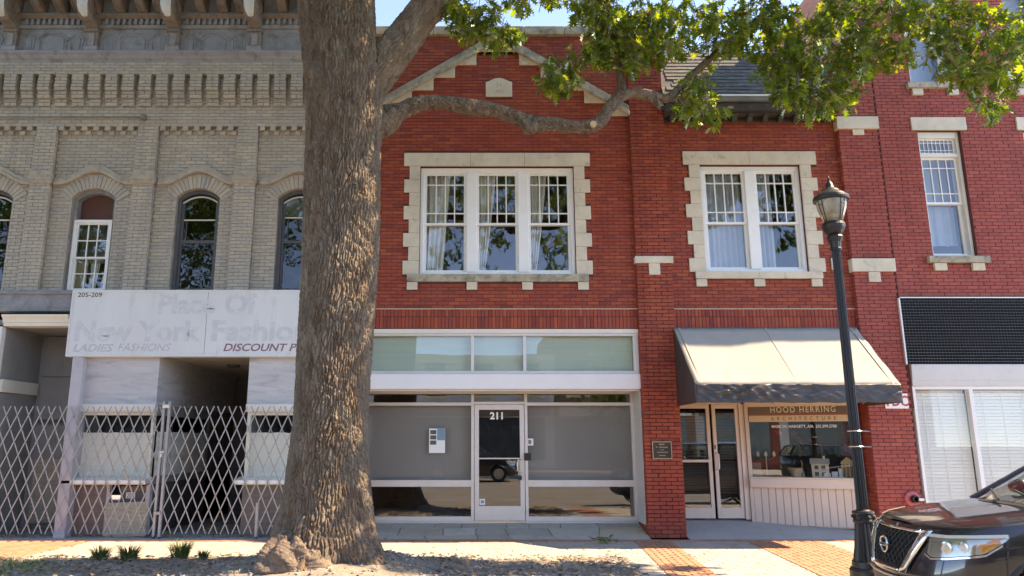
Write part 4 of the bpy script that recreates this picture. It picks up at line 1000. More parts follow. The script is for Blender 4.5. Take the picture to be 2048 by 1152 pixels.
# windows
m_brownp = M('brown red board', (.13,.05,.035), .75, var=.2, vs_=6)
m_old = glassmat('dirty old glass', (.62,.64,.6), .02, .35, 3.0)
for k, c in enumerate(wcs):
    yF = .22; N_ = 14
    jamb = MB()
    def arcpts(hw, zs, zc, z0): return [(c-hw, z0)] + [(c-hw+2*hw*i/N_, arcz(-hw+2*hw*i/N_, hw, zs, zc)) for i in range(N_+1)] + [(c+hw, z0)]
    o_, i_ = arcpts(WW, ZS, ZC, 4.57), arcpts(WW-.07, ZS-.02, ZC-.07, 4.57)
    for i in range(len(o_)-1): jamb.prism([i_[i], o_[i], o_[i+1], i_[i+1]][::-1], yF-.02, .4)
    me = jamb.mesh('window'); bm = bmesh.new(); bm.from_mesh(me); bmesh.ops.recalc_face_normals(bm, faces=bm.faces); bm.to_mesh(me); bm.free()
    wdw = link('window', me, m_dgrey if k != 1 else m_greyp, Ob)
    if k == 1:
        pts = arcpts(WW-.07, ZS-.02, ZC-.07, 6.02)
        MB().prism([pts[0], pts[-1]] + pts[1:-1][::-1], .34, .36).build('infill_board', m_brownp, wdw)
        a, b = c-WW+.05, c+WW-.05
        MB().box(a, a+.055, .17, .3, 4.56, 6.03).box(b-.055, b, .17, .3, 4.56, 6.03).box(a+.055, b-.055, .17, .3, 5.97, 6.03).box(a+.055, b-.055, .17, .3, 4.56, 4.61).build('vinyl_frame', m_white, wdw, bevel=.004)
        m_gl = glassmat('hazed glass', (.55,.57,.6), .10, .05, 2)
        sash(wdw, a+.055, b-.055, 5.24, 5.97, .20, m_white, m_gl, (1/3,2/3), (.5,), st=.035, rail=.035, mun=.02, tilt=.002)
        sash(wdw, a+.055, b-.055, 4.61, 5.27, .235, m_white, m_glass_up, (1/3,2/3), (.5,), st=.035, rail=.035, mun=.02, tilt=.002)
        MB().box(a, b, .45, .46, 5.2, 6.0).build('window_blind', m_shade, wdw)
        MB().box(a, a+.24, .40, .42, 4.6, 5.25).build('cardboard', m_kraft, wdw); MB().box(b-.22, b, .43, .44, 4.6, 5.0).build('cardboard', m_kraft, wdw)
        curtain(wdw, [(c-.12, 5.3), (c-.10, 5.0), (c-.14, 4.6)], [(c+.10, 5.3), (c+.06, 5.0), (c+.02, 4.6)], .46, 2, m_curtain, .02)
    else:
        z_m = 5.60; hw = WW-.07
        fr = MB().box(c-hw, c-hw+.045, yF+.05, yF+.09, 4.58, ZS-.02).box(c+hw-.045, c+hw, yF+.05, yF+.09, 4.58, ZS-.02).box(c-hw+.045, c+hw-.045, yF+.05, yF+.09, z_m-.03, z_m+.03).box(c-hw+.045, c+hw-.045, yF+.05, yF+.09, 4.58, 4.65)
        fr.build('sash', m_dgrey, wdw)
        zmu = 6.05 + (0 if k != 3 else .05)
        MB().box(c-hw+.046, c+hw-.046, yF+.045, yF+.07, zmu-.012, zmu+.012).build('glazing_bar', m_cream, wdw)
        MB().box(c-.26, c-.245, yF+.05, yF+.07, z_m+.031, zmu-.013).build('glazing_bar', m_dgrey, wdw)
        ap = [(c-hw+2*hw*i/N_, arcz(-hw+2*hw*i/N_, hw, ZS-.02, ZC-.07)) for i in range(N_+1)]
        MB().tube([(p[0]*1.0, yF+.06, p[1]-.05) for p in ap], .018, 6).build('arch_bead', m_cream, wdw)
        for z0, z1 in ((4.65, z_m-.03), (z_m+.03, zmu-.012)): pane(wdw, c-hw+.045, c+hw-.045, z0, z1, yF+.07, m_old, .008)
        MB().prism([(c-hw, zmu+.012), (c+hw, zmu+.012)] + ap[::-1], yF+.068, yF+.072).build('pane', m_old, wdw)
        if k == 3: MB().box(c-hw, c+hw, yF+.12, yF+.13, zmu+.05, ZC).build('window_blind', m_cream, wdw)
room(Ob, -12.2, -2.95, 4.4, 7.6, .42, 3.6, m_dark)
MB().box(OX0, OX1, .401, 11, 9.2, 9.3).box(OX0, OX0+.2, .401, 11, 0, 9.2).box(OX1-.2, OX1, .401, 11, 4.4, 9.2).box(OX0, OX1, 11, 11.2, 0, 9.3).box(OX0, OX1, .12, 11, 3.9, 4.0).build('rear_walls', m_tanm, Ob)
# holes and rod
rod = MB().tube([(-9.9,-.05,8.12),(-6.72,-.05,8.12)], .014, 8).build('iron_rod', m_rustc, Ob, smooth=True)
MB().lathe([(.03,-.05),(.065,-.03),(.07,.02),(.05,.05)], (-6.70,-.07,8.11), 12).build('rod_knob', m_rustc, rod)
# ---- cornice
cz = 9.28
MB().ext_x([(-.16,cz),(.2,cz),(.2,cz+.21),(-.26,cz+.21),(-.26,cz+.17),(-.22,cz+.13),(-.22,cz+.09),(-.19,cz+.05),(-.17,cz+.04)], OX0, OX1+.02).build('architrave_mould', m_frieze, Ob)
MB().box(OX0, OX1, -.14, .2, cz+.2105, 11.2).build('frieze', m_frieze, Ob)
fz0 = cz+.212
MB().ext_x([(-.1405,10.03),(-.1405,10.09),(-.20,10.09),(-.20,10.06),(-.17,10.03)], OX0, OX1).build('bed_mould', m_frieze, Ob)
MB().ext_x([(-.1405,10.23),(-.1405,10.33),(-.27,10.33),(-.27,10.28),(-.21,10.25),(-.20,10.23)], OX0, OX1).build('bed_mould', m_rustc, Ob)
brk = [-9.50+1.664*i for i in range(-1, 4)]
dl = MB().box(-.03,.03,-.065,0,-.06,.06).mesh('dentil'); dl.materials.append(m_frieze)
x = OX0+.1
while x < OX1:
    if min(abs(x-b) for b in brk) > .17: link('dentil', dl, m_frieze, Ob, loc=(x, -.141, 10.16))
    x += .118
SOF = 10.83
MB().box(OX0, OX1+.02, -1.15, .2, SOF, SOF+.08).build('soffit', m_rustc, Ob)
MB().ext_x([(-1.15,SOF-.06),(-1.05,SOF-.06),(-1.05,SOF+.0),(.2,SOF+.081),(.2,SOF+.3),(-1.35,SOF+.3),(-1.30,SOF+.15),(-1.15,SOF+.1)], OX0, OX1+.04).build('crown_mould', m_rustc, Ob)
def spiral(cx, cz_, r0, turns, n): return [(cx + r0*(1-.8*i/n)*math.cos(2*math.pi*turns*i/n), cz_ + r0*(1-.8*i/n)*math.sin(2*math.pi*turns*i/n)) for i in range(n+1)]
for b in brk:
    t_ = MB(); hw = .125
    prof = [(-.14,fz0+.10),(-.24,fz0+.10),(-.225,fz0+.3),(-.235,9.86),(-.28,9.98),(-.38,10.02),(-.50,10.03),(-.62,10.10),(-.70,10.24),(-.70,10.40),(-.64,10.52),(-.54,10.58),(-.50,10.66),(-.52,SOF-.005),(-.14,SOF-.005)]
    bk = t_.ext_x(prof[::-1], b-hw, b+hw).build('bracket', m_rustc, Ob, bevel=.012, fix=True)
    MB().box(b-hw-.02, b+hw+.02, -.27, -.141, fz0, fz0+.10).build('bracket_base', m_frieze, bk, bevel=.012)
    MB().box(b-hw-.025, b+hw+.025, -.30, -.141, 9.90, 9.96).build('bracket_collar', m_rustc, bk, bevel=.012)
    MB().ext_x([(-.1415,fz0+.11),(-.255,fz0+.11),(-.245,fz0+.3),(-.25,9.85),(-.26,9.88),(-.1415,9.88)][::-1], b-.06, b+.06).build('front_rib', m_frieze, bk, bevel=.006)
    for s in (-1, 1): MB().tube([(b+s*(hw+.004), y, z) for y, z in spiral(-.48, 10.31, .215, 2.1, 44)], .016, 6).build('scroll', m_rustc, bk, smooth=True)
    # leaf ornament with whitish flaking paint
    lf = MB()
    for q in range(7):
        f = (q-3)/3; L0 = .34*(1-.25*abs(f))
        P = []
        for i in range(9):
            u = i/8; a = -1.15+1.9*u
            yy = -.46-.27*math.cos(a)-.02*(1-abs(f)); zz = 10.31+.30*math.sin(a)*(1-.12*abs(f))
            ww = .022*math.sin(math.pi*min(1,u*.9+.1))+.006
            xc = b + f*.085*(.6+.6*u)
            P.append([(xc-ww, yy+.012, zz), (xc, yy-.014, zz), (xc+ww, yy+.012, zz)])
        lf.grid(P)
    lf.build('leaf_ornament', m_flake, bk, smooth=True, fix=True)
    # modillions between the brackets
    for q in (.50, .95, 1.30):
        xm_ = b + q*1.02+.05
        pr = [(-.142,10.34),(-.30,10.34),(-.45,10.40),(-.60,10.52),(-.72,10.64),(-.80,10.68),(-.86,10.74),(-.86,SOF-.005),(-.142,SOF-.005)]
        if q != .50 or True:
            mo = MB().ext_x(pr[::-1], xm_-.09, xm_+.09).build('modillion', m_rustc, Ob, bevel=.012, fix=True)
            for s in (-1, 1): MB().tube([(xm_+s*.06, p[0]-.004, p[1]-.012) for p in pr[1:6]], .014, 5).build('edge_bead', m_rustc, mo)
    # blind arches of the frieze
    for cx_, hw_, zt in ((.27,.085,9.88),(.78,.245,9.90),(1.27,.085,9.88)):
        c = b+cx_+.05; n = 12
        if c > OX1-.3 or c < OX0+.3: continue
        def ap(hw_, zt, shoulder):
            pts = [(c-hw_, fz0+.01), (c-hw_, zt-.16)]
            if shoulder: pts += [(c-hw_-.03, zt-.15), (c-hw_-.03, zt-.09)]
            pts += [(c-(hw_)*math.cos(math.pi*i/n) if hw_ < .15 else c-hw_+2*hw_*i/n, zt-.09+ (.09 if hw_ < .15 else .09*min(1, 4*(i/n)*(1-i/n)*1.6)) * (math.sin(math.pi*i/n) if hw_ < .15 else 1)) for i in range(n+1)]
            if shoulder: pts += [(c+hw_+.03, zt-.09), (c+hw_+.03, zt-.15)]
            return pts + [(c+hw_, zt-.16), (c+hw_, fz0+.01)]
        for (dh, sh_, rr) in ((.03, True, .014), (-.02, False, .010)):
            pp = ap(hw_+dh, zt+dh, sh_); MB().tube([(p[0], -.143, p[1]) for p in pp], rr, 6, cap=False).build('arch_mould', m_frieze, Ob, smooth=True)
        pp = ap(hw_-.03, zt-.03, False)
        MB().prism([pp[0], pp[-1]] + pp[1:-1][::-1], -.147, -.1405).build('arch_panel', m_greyp, Ob)

# ---- ground floor
m_marble, nt, b_, N = nodes('veined grey marble')
mp2 = nt.nodes.new('ShaderNodeMapping'); mp2.inputs['Rotation'].default_value = (0, R(-16), 0); mp2.inputs['Scale'].default_value = (.55,.55,3.2); nt.links.new(pos(nt), mp2.inputs[0])
v1 = nz(nt, mp2.outputs[0], 2.6, 8, .72, .8); v2 = nz(nt, mp2.outputs[0], 1.1, 6, .6, .5)
cc = ramp(nt, v1, [(.36, (.36,.355,.375)), (.47, (.50,.495,.50)), (.6, (.565,.56,.555))]); cc = mixc(nt, ramp(nt, v2, [(.42, 0.), (.7, .55)]), cc, (.43,.42,.44))
nt.links.new(cc, b_.inputs['Base Color']); b_.inputs['Roughness'].default_value = .3
m_lilac = M('faded lilac grey paint', (.44,.43,.46), .7, var=.1, vs_=4, stain=(.33,.31,.33), st=(.6,.8), bp=.15)
m_greydoor = M('dull grey paint', (.27,.27,.255), .7, var=.1, vs_=2, stain=(.21,.20,.185), st=(.55,.8), bp=.1)
m_peel = M('peeling white panel', (.70,.70,.68), .7, var=.05, vs_=3, stain=(.55,.42,.28), st=(.66,.70), bp=.15)
m_stucco = M('stained ceiling stucco', (.46,.40,.32), .9, var=.15, vs_=3, stain=(.3,.25,.19), st=(.55,.75), bp=.6, bs=50)
m_ply = M('weathered plywood', (.42,.38,.30), .85, var=.15, vs_=2.5, sscale=(1.5,1,9), stain=(.26,.23,.18), st=(.5,.66), bp=.6, bs=30)
m_wood = M('dull brown panelling', (.17,.135,.115), .7, var=.2, vs_=3, sscale=(1,1,7), bp=.2)
# beam and cornice over the side door
bz1, bz0 = at(0,583,-.05).z, at(0,622,-.05).z
MB().ext_x([(-.06,bz0),(.2,bz0),(.2,bz1),(-.10,bz1),(-.10,bz1-.05),(-.05,bz1-.07),(-.05,bz0+.06),(-.08,bz0+.05)], OX0, -7.72).build('shopfront_beam', m_greyp, Ob, bevel=.006)
MB().box(OX0, OX1, -.01, .2, bz1+.002, 4.565).build('sill_band', m_greyp, Ob)
cz1, cz0 = at(0,629,-.12).z, at(0,651,-.12).z
MB().ext_x([(-.16,cz1),(.2,cz1),(.2,cz0),(-.06,cz0),(-.06,cz0+.05),(-.10,cz0+.07),(-.10,cz0+.12),(-.16,cz1-.03)], at(5,640,-.1).x, -7.72).build('door_cornice', m_cream, Ob, bevel=.006)
MB().box(OX0, -9.02, -.02, .1, 2.72, cz0-.002).build('side_panel', m_peel, Ob)
nm = lettering(Ob, '209', -9.42, -.022, cz0-.20, .17, m_iron, name='house_number', depth=.002)
MB().box(OX0, -9.03, .0, .1, .0, 2.718).build('side_pier', m_greydoor, Ob)
MB().box(-9.06, -9.02, .1, 1.35, 0, cz0).build('doorway_reveal', m_greydoor, Ob)
MB().ext_x([(.1,2.62),(1.3,2.62),(1.3,2.86),(.1,2.86)], -9.0185, -8.96).build('reveal_mould', m_cream, Ob, bevel=.01)
MB().box(-9.02, -7.5, .1, 1.35, cz0+.001, cz0+.04).build('doorway_ceiling', m_greydoor, Ob)
dp = MB().box(-9.02, -7.5, 1.35, 1.40, 0, cz0).build('doorway_back', m_greydoor, Ob)
MB().box(-8.93, -7.72, 1.30, 1.3495, .15, 2.02).build('door', m_greydoor, Ob, bevel=.006)
MB().box(-8.93, -7.6, 1.28, 1.3495, 2.08, 2.13).build('door_head', m_dgrey, Ob)
MB().box(-8.93, -7.6, 1.31, 1.3495, 2.135, 3.0).build('transom_panel', m_greydoor, Ob, bevel=.006); MB().box(-8.93, -7.6, 1.31, 1.3495, 3.01, cz0-.01).build('transom_panel', m_greydoor, Ob, bevel=.006)
MB().box(-8.85, -8.1, 1.27, 1.2995, .12, 1.35).build('door_patch', m_ply, Ob)
# lilac pilaster beside the shop window
MB().box(at(141,760,-.15).x, at(163,760,-.15).x, -.16, .14, 0, 3.5).build('shop_pilaster', m_lilac, Ob, bevel=.01)
MB().box(-7.5, -7.45, .141, 1.35, 0, 3.5).build('party_partition', m_greydoor, Ob)
# signboard
zb1, zb0 = at(0,581,-.18).z, at(0,712,-.18).z; sX0 = at(148,582,-.18).x
sb = thing('faded_signboard', 'long white metal signboard with ghost lettering above the gated shop', 'sign', (-5.5, -.1, zb0))
m_sign = M('aged white sign metal', (.69,.69,.675), .5, var=.05, vs_=1.5, bp=.04, stain=(.50,.475,.44), st=(.58,.82), sscale=(1,1,.25))
xj = at(412,650,-.18).x
for a, b in ((sX0, xj-.004), (xj+.004, -2.90)): MB().box(a, b, -.18, -.02, zb0+.03, zb1-.03).build('sign_panel', m_sign, sb)
MB().box(sX0-.02, -2.89, -.195, -.01, zb1-.0295, zb1+.01).build('sign_trim', m_sign, sb, bevel=.004); MB().box(sX0-.02, -2.89, -.195, -.01, zb0-.01, zb0+.0295).build('sign_trim', m_sign, sb, bevel=.004); MB().box(sX0-.02, sX0-.001, -.195, -.01, zb0+.03, zb1-.03).build('sign_trim', m_sign, sb)
m_ghost = M('faded letter ghost', (.585,.595,.605), .6, var=.05, vs_=4, stain=(.675,.675,.67), st=(.46,.62)); m_ghost2 = M('worn grey letter', (.46,.46,.48), .6, var=.1, vs_=25, stain=(.675,.675,.67), st=(.5,.6)); m_maroon = M('faded maroon letter', (.25,.12,.16), .6, var=.1, vs_=20, stain=(.45,.36,.38), st=(.6,.72))
def stext(txt, px0, px1, pyb, pyt, mat, **k):
    me = text_mesh(txt, 1.0, **k); me.materials.clear(); me.materials.append(mat)
    xs = [v.co.x for v in me.vertices]; ys = [v.co.y for v in me.vertices]
    ym = (pyb+pyt)/2; a, b = at(px0, ym, -.182), at(px1, ym, -.182); z0, z1 = at(0, pyb, -.182).z, at(0, pyt, -.182).z
    me.transform(Matrix.Translation((a.x, -.182, z0)) @ Matrix.Diagonal(((b.x-a.x)/(max(xs)-min(xs)), 1, (z1-z0)/max(ys), 1)) @ Matrix.Rotation(R(90), 4, 'X') @ Matrix.Translation((-min(xs), 0, 0)))
    return link('lettering', me, mat, sb)
stext('205-209', 156, 204, 594, 585, m_iron, depth=.001)
stext('Place', 318, 430, 626, 588, m_ghost, depth=.001, off=.035); stext('Of', 450, 513, 627, 587, m_ghost, depth=.001, off=.035)
stext('New York', 150, 402, 681, 641, m_ghost, depth=.001, off=.035); stext('Fashions', 424, 645, 680, 640, m_ghost, depth=.001, off=.035)
stext('LADIES', 146, 226, 703, 688, m_ghost2, depth=.001, shear=.25, off=.015); stext('FASHIONS', 236, 342, 702, 687, m_ghost2, depth=.001, shear=.25)
stext('DISCOUNT PRICES', 447, 655, 702, 687, m_maroon, depth=.001, shear=.25, off=.015)
# marble and display window
EX0, EX1 = -5.97, -4.27; ZCEIL = 3.30
mz1, mz0 = ZCEIL, 2.38
MB().box(-7.56, EX0, .0, .08, mz0, mz1+.1).build('marble_panel', m_marble, Ob); MB().box(EX1, OX1, .0, .08, mz0, mz1+.1).build('marble_panel', m_marble, Ob)
for k in range(3): MB().box(EX0-.06, EX0, .09+k*1.5, .09+(k+1)*1.5-.01, mz0, mz1+.1).build('marble_panel', m_marble, Ob)
MB().box(EX1, EX1+.06, .09, 4.6, 0.1, mz1+.1).build('entry_side', m_greydoor, Ob)
MB().box(EX0-.06, EX1+.06, .0, 4.7, ZCEIL, ZCEIL+.05).build('entry_ceiling', m_stucco, Ob)
lf = at(470, 737, 1.6); MB().lathe([(.13,-.05),(.14,0)], (-5.15, 1.8, ZCEIL-.001), 20).build('ceiling_lamp', m_dgrey, Ob)
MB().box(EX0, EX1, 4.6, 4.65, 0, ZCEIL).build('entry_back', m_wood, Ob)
MB().box(EX1-.95, EX1-.05, 4.54, 4.595, .15, 2.5).build('entry_door', m_dgrey, Ob)
tr = MB().box(-7.56, EX0+.0, -.05, .1, 2.24, mz0-.002).box(EX1, OX1, -.05, .1, 2.24, mz0-.002)
MB().box(-7.56, EX0, -.05, .1, 2.24, mz0-.002).build('window_head', m_cream, Ob, bevel=.005); MB().box(EX1, OX1, -.05, .1, 2.24, mz0-.002).build('window_head', m_cream, Ob, bevel=.005)
for a, b, ox in ((-7.48, EX0-.02, 0), (EX1+.02, OX1, 1)):
    m = MB().box(a, a+.06, .02, .12, 1.0, 2.239).box(b-.05, b, .02, .12, 1.0, 2.239).box(a+.06, b-.05, .02, .12, 2.18, 2.239)
    dwn = m.build('display_window', m_cream, Ob, bevel=.004)
    pane(dwn, a+.06, b-.05, 1.06, 2.18, .08, m_glass_bl, .001)
    MB().ext_x([(-.16,1.01),(.16,1.06),(.16,.96),(-.13,.93),(-.16,.95)], a-.06 if not ox else a-.12, b+.01).build('window_sill', m_white, dwn, bevel=.006)
    m_pape = M('limp white paper', (.80,.80,.73), .85, var=.05, vs_=2, stain=(.56,.57,.5), st=(.6,.8)) if not ox else bpy.data.materials['limp white paper']
    P = [[(a+.05+(b-a-.1)*i/16, .125+.012*mnoise.noise((i*.5, j*.4, ox)), 1.06+.80*j/6+(.02*mnoise.noise((i*.7,ox,3)) if j == 6 else 0)) for i in range(17)] for j in range(7)]
    MB().grid(P).build('paper_screen', m_pape, dwn, smooth=True)
    MB().box(a, b, .9, .92, 1.0, 2.3).build('display_back', m_dark, dwn)
# side glass along the entry, papered
P = [[(EX0-.02+.01*mnoise.noise((i*.5,j*.6,7)), .2+2.6*i/16, 1.06+.82*j/6) for i in range(17)] for j in range(7)]
MB().grid(P[::-1]).build('paper_screen', m_pape, Ob, smooth=True)
MB().box(EX0-.05, EX0+.0, .12, 2.9, 2.18, 2.378).box(EX0-.05, EX0, .12, 2.9, .93, 1.05).build('side_window_frame', m_greydoor, Ob)
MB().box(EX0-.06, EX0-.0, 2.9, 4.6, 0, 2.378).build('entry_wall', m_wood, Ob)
# bulkheads
MB().box(-7.44, -6.75, .06, .12, .0, .925).build('bulkhead', m_wood, Ob); MB().box(-6.75, -6.70, .04, .14, 0, .925).build('bulkhead_post', m_lilac, Ob); MB().box(-6.02, -5.95, .02, .14, 0, .925).build('bulkhead_post', m_lilac, Ob); MB().box(-6.70, -6.02, .5, .54, 0, .925).build('bulkhead_recess', m_dark, Ob)
MB().box(EX1, OX1, .06, .12, 0, .925).build('bulkhead', m_wood, Ob); MB().box(EX0-.04, EX0, .14, 4.6, 0, .925).build('side_bulkhead', m_dgrey, Ob)
# number plate box and plywood sheet
mbx = thing('number_box', 'dark box with white house number plate under the papered window sill', 'box', (-6.4, .2, .6))
q0, q1 = at(241,972,.1), at(290,1003,.1)
MB().box(q0.x, q1.x, .15, .35, q1.z-.05, q0.z).build('case', m_dgrey, mbx, bevel=.01); MB().box(q0.x, q1.x, .12, .1495, q0.z-.09, q0.z).build('flap', m_wood, mbx); MB().box(at(250,992,.1).x, at(268,992,.1).x, .138, .1495, at(0,997,.1).z, at(0,985,.1).z).build('number_plate', m_white, mbx)
lettering(mbx, '205', at(251,992,.1).x+.005, .136, at(0,995.5,.1).z, .115, m_iron, depth=.001, sx=.75)
lettering(Ob, '205', at(248,953,-.1).x, -.155, at(0,957,-.1).z+.005, .10, M('yellow chalk', (.55,.48,.12), .8, var=.2, vs_=30), name='chalk_number', depth=.001)
pw2 = thing('plywood_sheet', 'weathered plywood sheet leaning under the shop window behind the gate', 'plywood', (-6.3, .0, .03))
p0, p1 = at(211,1006,.02), at(296,1003,.02); p2, p3 = at(206,1075,-.02), at(290,1072,-.02)
MB().add([p2, p3, p1, p0, p2+Vector((0,.02,0)), p3+Vector((0,.02,0)), p1+Vector((0,.02,0)), p0+Vector((0,.02,0))], [(0,1,2,3),(7,6,5,4),(4,5,1,0),(5,6,2,1),(6,7,3,2),(7,4,0,3)]).build('sheet', m_ply, pw2)
MB().box(p0.x+.05, p0.x+.12, .055, .075, p0.z-.1, p0.z+.004).build('edge_splinter', m_ply, pw2)

# ---- folding scissor gates
m_gate = M('weathered gate steel', (.37,.345,.33), .55, metal=.25, var=.15, vs_=8, stain=(.34,.26,.21), st=(.58,.74), bp=.1)
def gate(name, label, x0, x1, posts, y=-.20):
    t_ = thing(name, label, 'gate', ((x0+x1)/2, y, .05), group='folding scissor gates across the old shop front')
    zb, zt = .085, 2.335; dxp = .206; runx = .206*4.72
    i = 0; x = x0 - runx
    while x < x1:
        for s, yy in ((1, y), (-1, y+.016)):
            a, b = (x, x+runx) if s > 0 else (x+runx, x)
            za, zb_ = zb, zt
            # clip to the gate's width
            (xa, z_a), (xb, z_b) = (a, za), (b, zb_)
            def clip(px, pz, qx, qz, lim, keep_less):
                if (px > lim) == keep_less and px != lim: t0 = (lim-px)/(qx-px); return lim, pz+(qz-pz)*t0
                return px, pz
            if max(xa, xb) <= x0 or min(xa, xb) >= x1: continue
            for lim, less in ((x1, True), (x0, False)):
                if (xa > lim) if less else (xa < lim): f = (lim-xa)/(xb-xa); xa, z_a = lim, z_a+(z_b-z_a)*f
                if (xb > lim) if less else (xb < lim): f = (lim-xa)/(xb-xa); xb, z_b = lim, z_a+(z_b-z_a)*f
            if abs(z_b-z_a) < .05: continue
            MB().bar((xa, yy+U(-.003,.003), z_a), (xb, yy+U(-.003,.003), z_b), .019, .010, up=(0,1,0)).build('lattice_bar', m_gate, t_)
        x += dxp
    for px_, z1 in posts:
        MB().box(px_-.022, px_+.022, y-.03, y+.035, .03, z1).build('post', m_gate, t_, bevel=.005)
        MB().tube([(px_, y-.03, .03), (px_+.04, y-.04, .0)], .02, 6).build('caster', m_iron, t_)
    return t_
xp = at(322,940,-.2).x
gate('scissor_gate', 'weathered steel scissor gate drawn across side door and papered shop window', -10.2, xp-.03, [(xp-.035, 2.42)])
gate('scissor_gate', 'weathered steel scissor gate drawn across the dark recessed shop entry', xp+.06, -2.95, [(xp+.065, 2.42), (at(514,1030,-.2).x, .62)])
lk = thing('gate_padlock', 'padlock and short chain joining the two scissor gates', 'padlock', (xp, -.25, 1.5))
MB().box(xp-.03, xp+.055, -.262, -.235, 1.49, 1.53).build('hasp', m_steel, lk); MB().box(xp-.005, xp+.03, -.285, -.2625, 1.42, 1.485).build('body', m_steel, lk, bevel=.006)
MB().box(xp-.045, xp+.075, -.265, -.232, 2.30, 2.36).build('top_clip', m_cream, lk); MB().box(xp-.045, xp+.075, -.265, -.232, .42, .47).build('bottom_clip', m_gate, lk)
# ================================================================ ground
m_asph = M('worn pale asphalt', (.20,.185,.165), .9, var=.15, vs_=.6, stain=(.15,.14,.125), st=(.5,.75), bp=.5, bs=90)
m_conc = M('kerb concrete', (.42,.40,.37), .9, var=.12, vs_=1.2, stain=(.33,.31,.28), st=(.55,.75), bp=.3, bs=70)
m_soil = M('litter strewn soil', (.25,.205,.165), .95, var=.25, vs_=4, stain=(.36,.30,.235), st=(.5,.65), bp=.9, bs=45, bd=.02, stain2=(.15,.125,.105), st2=(.55,.7), s2=11)
struct(MB().add([(-300,-300,-.15),(300,-300,-.15),(300,40,-.15),(-300,40,-.15)], [(0,1,2,3)]).build('street', m_asph))
KY = -5.2
kb = MB()
struct(MB().ext_x([(KY,-.16),(KY+.16,-.16),(KY+.16,-.002),(KY+.02,-.002),(KY,-.02)], -40, 40).build('kerb', m_conc))
struct(MB().box(-40, 40, KY+.16, .3, -.16, -.035).build('sidewalk_bed', m_conc))
# tree lawn: bare soil strip with a sunken edge
NX_, NY_ = 160, 46
SX0, SX1 = -9.2, 2.35
def soil_edge(x):                                       # back edge of the bare soil
    return -2.25 - .10*math.sin(x*.9+.6) - .18*mnoise.noise((x*.8, 3, 0)) + (.35 if x < -6.5 else 0)*0
P = []
for j in range(NY_+1):
    row = []
    for i in range(NX_+1):
        x = SX0 + (SX1-SX0)*i/NX_; yb = soil_edge(x); yf = KY+.17
        xr = x if x < 1.2 else 1.2+(x-1.2)*(1-.0*j)
        y = yf + (yb-yf)*j/NY_
        d = math.hypot(x+2.0, y+3.5)
        z = .012 + .035*mnoise.noise((x*2.2, y*2.2, 1)) + .02*mnoise.noise((x*7, y*7, 5)) + .16*math.exp(-((d-.6)/.7)**2)*(d > .3)
        ed = min(j, NY_-j, i*.6, (NX_-i)*.6)/5.0
        row.append((x, y, z*min(1, ed) - .012*(1-min(1, ed))))
    P.append(row)
soil = struct(MB().grid(P).build('tree_lawn_soil', m_soil, smooth=True))
# ---- pavement: pale hexagonal pavers, bands of orange brick
m_pav = brickmat('pale concrete paver', [(.40,.36,.31),(.37,.335,.29),(.42,.38,.325),(.35,.32,.285),(.385,.345,.295),(.41,.37,.315)], big=(.39,.33,.265), bigst=(.5,.8), rough=.85, dirt=(.28,.235,.19), dst=(.54,.76), bp=.25, bs=80)
m_obr = brickmat('orange paving brick', [(.42,.205,.125),(.39,.18,.11),(.44,.225,.14),(.36,.165,.105),(.41,.195,.12),(.43,.22,.14)], big=(.40,.22,.145), bigst=(.5,.8), rough=.85, dirt=(.30,.16,.11), dst=(.58,.76), bp=.25, bs=80)
m_joint = M('sandy joint', (.36,.30,.23), .95, var=.15)
SK = -.084
bands = [(2.82, 3.44), (4.77, 6.05), (-8.35, -6.60)]    # x at the wall line; they drift left towards the street
def band_at(x, y):
    for a, b in bands:
        if a + SK*(-y) <= x <= b + SK*(-y): return True
    return False
YB = -.54
struct(MB().add([(-13,KY+.165,-.010),(14,KY+.165,-.010),(14,-.30,-.010),(-13,-.30,-.010)], [(0,1,2,3)]).build('sidewalk', m_joint))
SWK = bpy.data.objects['sidewalk']
def in_soil(x, y): return SX0+.1 < x < SX1-.15 and y < soil_edge(x)-.05
def lay_flat(items, mat, name, quota, stuffname, me):
    """items: (x,y,angle); same mesh for all"""
    vis = [it for it in items if -9.6 < it[0] < 8 and it[1] > -4.05]
    vis.sort(key=lambda it: -it[1]*-1 + abs(it[0])*.05)
    one = vis[:quota]; ids = set(map(id, one))
    for x, y, a in one:
        o = link(name, me, mat, SWK, loc=(x, y, U(-.0015,.0015))); o.rotation_euler = (U(-.003,.003), U(-.003,.003), a)
    mb = MB(); vs0 = [v.co.copy() for v in me.vertices]; fs0 = [tuple(p.vertices) for p in me.polygons]
    for it in items:
        if id(it) in ids: continue
        m4 = Matrix.Translation((it[0], it[1], U(-.0015,.0015))) @ Matrix.Rotation(it[2], 4, 'Z') @ Matrix.Rotation(U(-.003,.003), 4, 'X')
        mb.add([m4 @ v for v in vs0], fs0)
    stuff(mb.build(stuffname, mat, SWK))
hr = .148
hexm = MB().slabpoly([((hr-.004)*math.cos(R(60*k+30)), (hr-.004)*math.sin(R(60*k+30))) for k in range(6)], -.03, 0).mesh('hexagonal_paver'); hexm.materials.append(m_pav)
hexs = []; dxh = hr*math.sqrt(3); dyh = hr*1.5
for r_ in range(24):
    y = YB - .10 - r_*dyh
    if y < KY+.25: break
    x = -13 + (dxh/2 if r_ % 2 else 0)
    while x < 13:
        if not any(a+SK*-y+.10 < x < b+SK*-y-.10 for a, b in bands) and not in_soil(x, y+.1): hexs.append((x, y, 0.))
        x += dxh
lay_flat(hexs, m_pav, 'hexagonal_paver', 300, 'paving', hexm)
bw, bl = .100, .205
